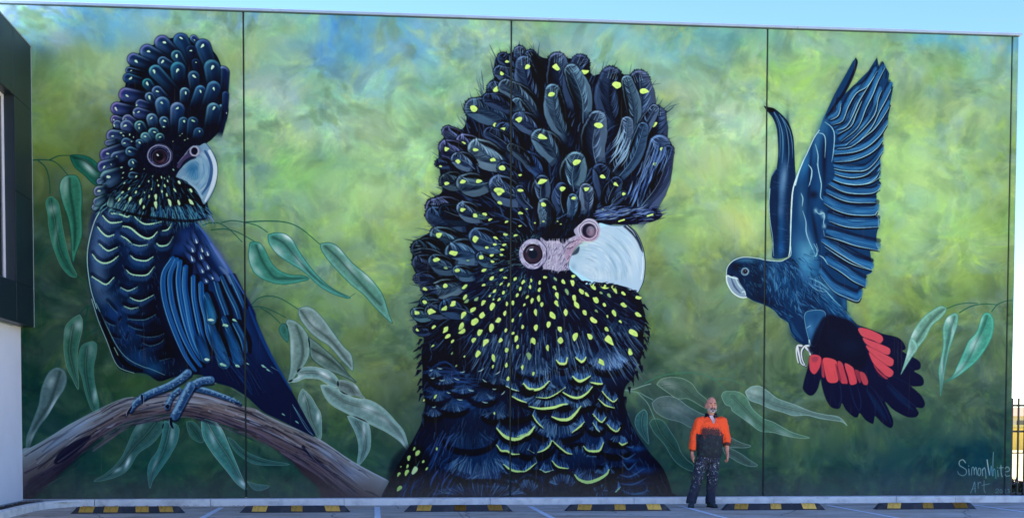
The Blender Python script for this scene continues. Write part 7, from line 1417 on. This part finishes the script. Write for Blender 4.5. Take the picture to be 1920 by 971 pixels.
# eyes, brows, hair, beard
ew = simple('eye_white', (.6,.58,.55), .3, .05); dk_ = simple('dark_iris', (.02,.015,.01), .2, .1)
for s in (-1, 1):
    bm = bmesh.new(); ball(bm, HX+s*.031, -.087, 1.643, .0135, .010, .0085); e_o = done(bm, 'eye', ew, man, smooth_=True)
    bm = bmesh.new(); ball(bm, HX+s*.031, -.0955, 1.643, .0062, .003, .0062); done(bm, 'iris', dk_, e_o, smooth_=True)
grey = simple('grey_hair', (.22,.20,.19), .85, .4, 90); dkh = simple('dark_moustache', (.045,.032,.028), .85, .4, 90); white_h = simple('white_beard', (.48,.46,.44), .85, .3, 90)
def tufts(name, m, fn, n, ln, w, parent=man, seed=1):
    rs = random.Random(seed); bm = bmesh.new()
    for k in range(n):
        p, d = fn(rs); d = d.normalized(); s = d.cross(Vector((rs.gauss(0,1), rs.gauss(0,1), rs.gauss(0,1)))).normalized()*w; l = ln*rs.uniform(.6, 1.2)
        bm.faces.new([bm.verts.new(p-s), bm.verts.new(p+s), bm.verts.new(p+d*l+s*.2), bm.verts.new(p+d*l-s*.2)])
    me = bpy.data.meshes.new(name); bm.to_mesh(me); bm.free(); return link(name, me, m, parent)
def beard_pt(rs):
    a = rs.uniform(-1.35, 1.35); z = rs.uniform(-.075, .0)+abs(a)*.035; k = 1.0
    return Vector((HX+.070*math.sin(a), -.024-.078*math.cos(a)*(1 if z > -.04 else .85), 1.598+z)), Vector((math.sin(a)*.5, -.6*math.cos(a), -.8))
bm = bmesh.new(); ball(bm, HX, -.058, 1.552, .054, .050, .046); ball(bm, HX-.042, -.045, 1.585, .030, .046, .040); ball(bm, HX+.042, -.045, 1.585, .030, .046, .040)
bd_ = fused(bm, 'beard', white_h, man, .006, 3, .5); tufts('beard_hairs', white_h, beard_pt, 900, .020, .0022, bd_, 2)['kind'] = 'stuff'
bm = bmesh.new()
for s in (-1, 1): ball(bm, HX+s*.020, -.108, 1.583, .022, .010, .009, Matrix.Rotation(rad(s*18), 4, 'Y'))
ball(bm, HX, -.108, 1.545, .013, .008, .016)
fused(bm, 'moustache', dkh, man, .004, 2, .5)
for s in (-1, 1):
    bm = bmesh.new(); ball(bm, HX+s*.032, -.104, 1.668, .021, .006, .005, Matrix.Rotation(rad(s*6), 4, 'Y')); done(bm, 'eyebrow', dkh, man, smooth_=True)
def side_hair(rs):
    s = rs.choice((-1, 1)); a = rs.uniform(-.2, 2.6); z = rs.uniform(-.045, .045)
    return Vector((HX+s*.082*math.sin(.5+a*.42)*1.0, -.01+.1*math.sin(a-.9)*.9, 1.64+z)), Vector((s*.6, .3, -.6))
tufts('short_hair', grey, side_hair, 700, .010, .002, man, 4)['kind'] = 'stuff'
# --- trousers
bm = bmesh.new(); gx_ = HX-.035
LF = [(-.205, -.01, .06), (.105, -.03, .06)]
loft(bm, [(gx_, .01, .96, .165, .115), (gx_, .01, .88, .182, .125), (gx_-.004, .012, .80, .185, .128), (gx_-.01, .012, .735, .168, .12)], 20)
for (fx, fy, fz), hx, s in ((LF[0], gx_-.092, -1), (LF[1], gx_+.088, 1)):
    kx_ = hx+(fx-hx)*.46
    loft(bm, [(hx, .01, .80, .098, .110), (hx+(fx-hx)*.15, .006, .70, .102, .108), (hx+(fx-hx)*.32, 0, .58, .094, .098), (kx_, -.012, .47, .086, .090), (hx+(fx-hx)*.62, -.004, .36, .080, .086), (hx+(fx-hx)*.80, .004, .22, .076, .084), (fx, fy+.012, .115, .078, .092), (fx, fy+.008, .065, .082, .100)], 18)
fused(bm, 'trousers', trou, man, .009, 5, .5, (.030, .07))
# --- jumper
bm = bmesh.new()
loft(bm, [(gx_+.01, .01, .815, .190, .135), (gx_+.01, .008, .87, .205, .148), (HX-.022, .0, .96, .210, .155), (HX-.014, -.004, 1.06, .206, .152), (HX-.006, -.002, 1.17, .208, .145), (HX, .004, 1.27, .216, .138), (HX, .01, 1.36, .212, .122), (HX, .012, 1.42, .165, .100), (HX, .012, 1.465, .095, .078)], 24)
for s in (-1, 1):
    S0, E0, W0 = arm_pts(s)
    end = .88 if s < 0 else .46       # the viewer's-right sleeve is pushed up to the forearm
    loft(bm, [(S0[0]-s*.07, S0[1], S0[2]+.012, .070, .072), (*S0, .078, .080), (*lerp3(S0, E0, .35), .076, .080), (*lerp3(S0, E0, .75), .070, .076), (*E0, .068, .074), (*lerp3(E0, W0, end*.5), .064, .068), (*lerp3(E0, W0, end*.86), .058, .060), (*lerp3(E0, W0, end), .045, .045)], 18)
jo = fused(bm, 'jumper', jump, man, .009, 5, .5, (.026, .06))
# dark rolled cuff, cuffs, hem, collar
cuff = simple('dark_cuff', (.07,.018,.012), .8); pale = simple('pale_lining', (.62,.50,.50), .8, .1); navy = simple('navy_rib', (.010,.014,.026), .8); orange = simple('orange_cuff', (.85,.15,.02), .8)
def band(name, c, d, r1, r2, h, m):
    bm = bmesh.new(); d = Vector(d).normalized(); c = Vector(c)
    loft(bm, [(*(c-d*h*.5), r1, r2), (*(c-d*h*.25), r1*1.05, r2*1.05), (*(c+d*h*.25), r1*1.05, r2*1.05), (*(c+d*h*.5), r1, r2)], 18); return done(bm, name, m, man, smooth_=True)
S0, E0, W0 = arm_pts(1); band('rolled_cuff', lerp3(E0, W0, .46), tuple(W0[i]-E0[i] for i in range(3)), .058, .060, .05, cuff)
S0, E0, W0 = arm_pts(-1); band('cuff', lerp3(E0, W0, .90), tuple(W0[i]-E0[i] for i in range(3)), .043, .043, .03, cuff)
band('hem', (gx_+.01, .01, .815), (0, 0, 1), .188, .134, .03, navy)
def collar(name, m, r0, r1, z0, z1, open_, thick):
    bm = bmesh.new(); A, B = [], []
    for k in range(25):
        a = math.pi/2+(k/24-.5)*2*(math.pi-open_); drop = .085*max(0, -math.sin(a))**3
        A.append(bm.verts.new((HX+r0*math.cos(a), .008+r0*.9*math.sin(a), z0-drop))); B.append(bm.verts.new((HX+r1*math.cos(a), .008+r1*.92*math.sin(a), z1-drop*.55)))
    for k in range(24): bm.faces.new((A[k], A[k+1], B[k+1], B[k]))
    bmesh.ops.solidify(bm, geom=bm.faces[:], thickness=thick); return done(bm, name, m, man, smooth_=True)
collar('collar', navy, .108, .090, 1.452, 1.515, .30, .012)
collar('collar_lining', pale, .098, .080, 1.448, 1.506, .42, .008)
bm = bmesh.new()
v = [bm.verts.new(p) for p in ((HX-.060, -.086, 1.475), (HX+.060, -.086, 1.475), (HX+.016, -.136, 1.345), (HX-.004, -.136, 1.345))]
bm.faces.new(v); bmesh.ops.solidify(bm, geom=bm.faces[:], thickness=.012); done(bm, 'neck_opening', pale, man, bev=.003)
# --- boots
boot = simple('worn_boot', (.030,.045,.042), .7, .5, 26); sole = simple('boot_sole', (.012,.012,.012), .8)
for (fx, fy, fz), rz in ((LF[0], 20), (LF[1], -10)):
    rt = Matrix.Translation((fx, fy, 0)) @ Matrix.Rotation(rad(-rz), 4, 'Z')
    bm = bmesh.new()
    loft(bm, [(0, .075, .045, .036, .030), (0, .06, .05, .044, .040), (0, .0, .055, .046, .044), (0, -.07, .048, .047, .036), (0, -.14, .040, .048, .029), (0, -.185, .034, .036, .022), (0, -.20, .032, .018, .014)], 14)
    loft(bm, [(0, .02, .05, .045, .055), (0, .02, .10, .046, .055), (0, .018, .13, .045, .052)], 14)
    bm.transform(rt); bo = fused(bm, 'boot', boot, man, .007, 4, .5)
    bm = bmesh.new(); pts = [(-.036,.085),(.036,.085),(.044,.03),(.043,-.05),(.050,-.12),(.040,-.18),(.0,-.212),(-.040,-.18),(-.050,-.12),(-.043,-.05),(-.044,.03)]
    lo = [bm.verts.new((x, y, .001)) for x, y in pts]; hi_ = [bm.verts.new((x*.98, y*.98, .022)) for x, y in pts]; n = len(pts)
    for k in range(n): bm.faces.new((lo[k], lo[(k+1) % n], hi_[(k+1) % n], hi_[k]))
    bm.faces.new(lo[::-1]); bm.faces.new(hi_); bm.transform(rt); done(bm, 'sole', sole, bo)
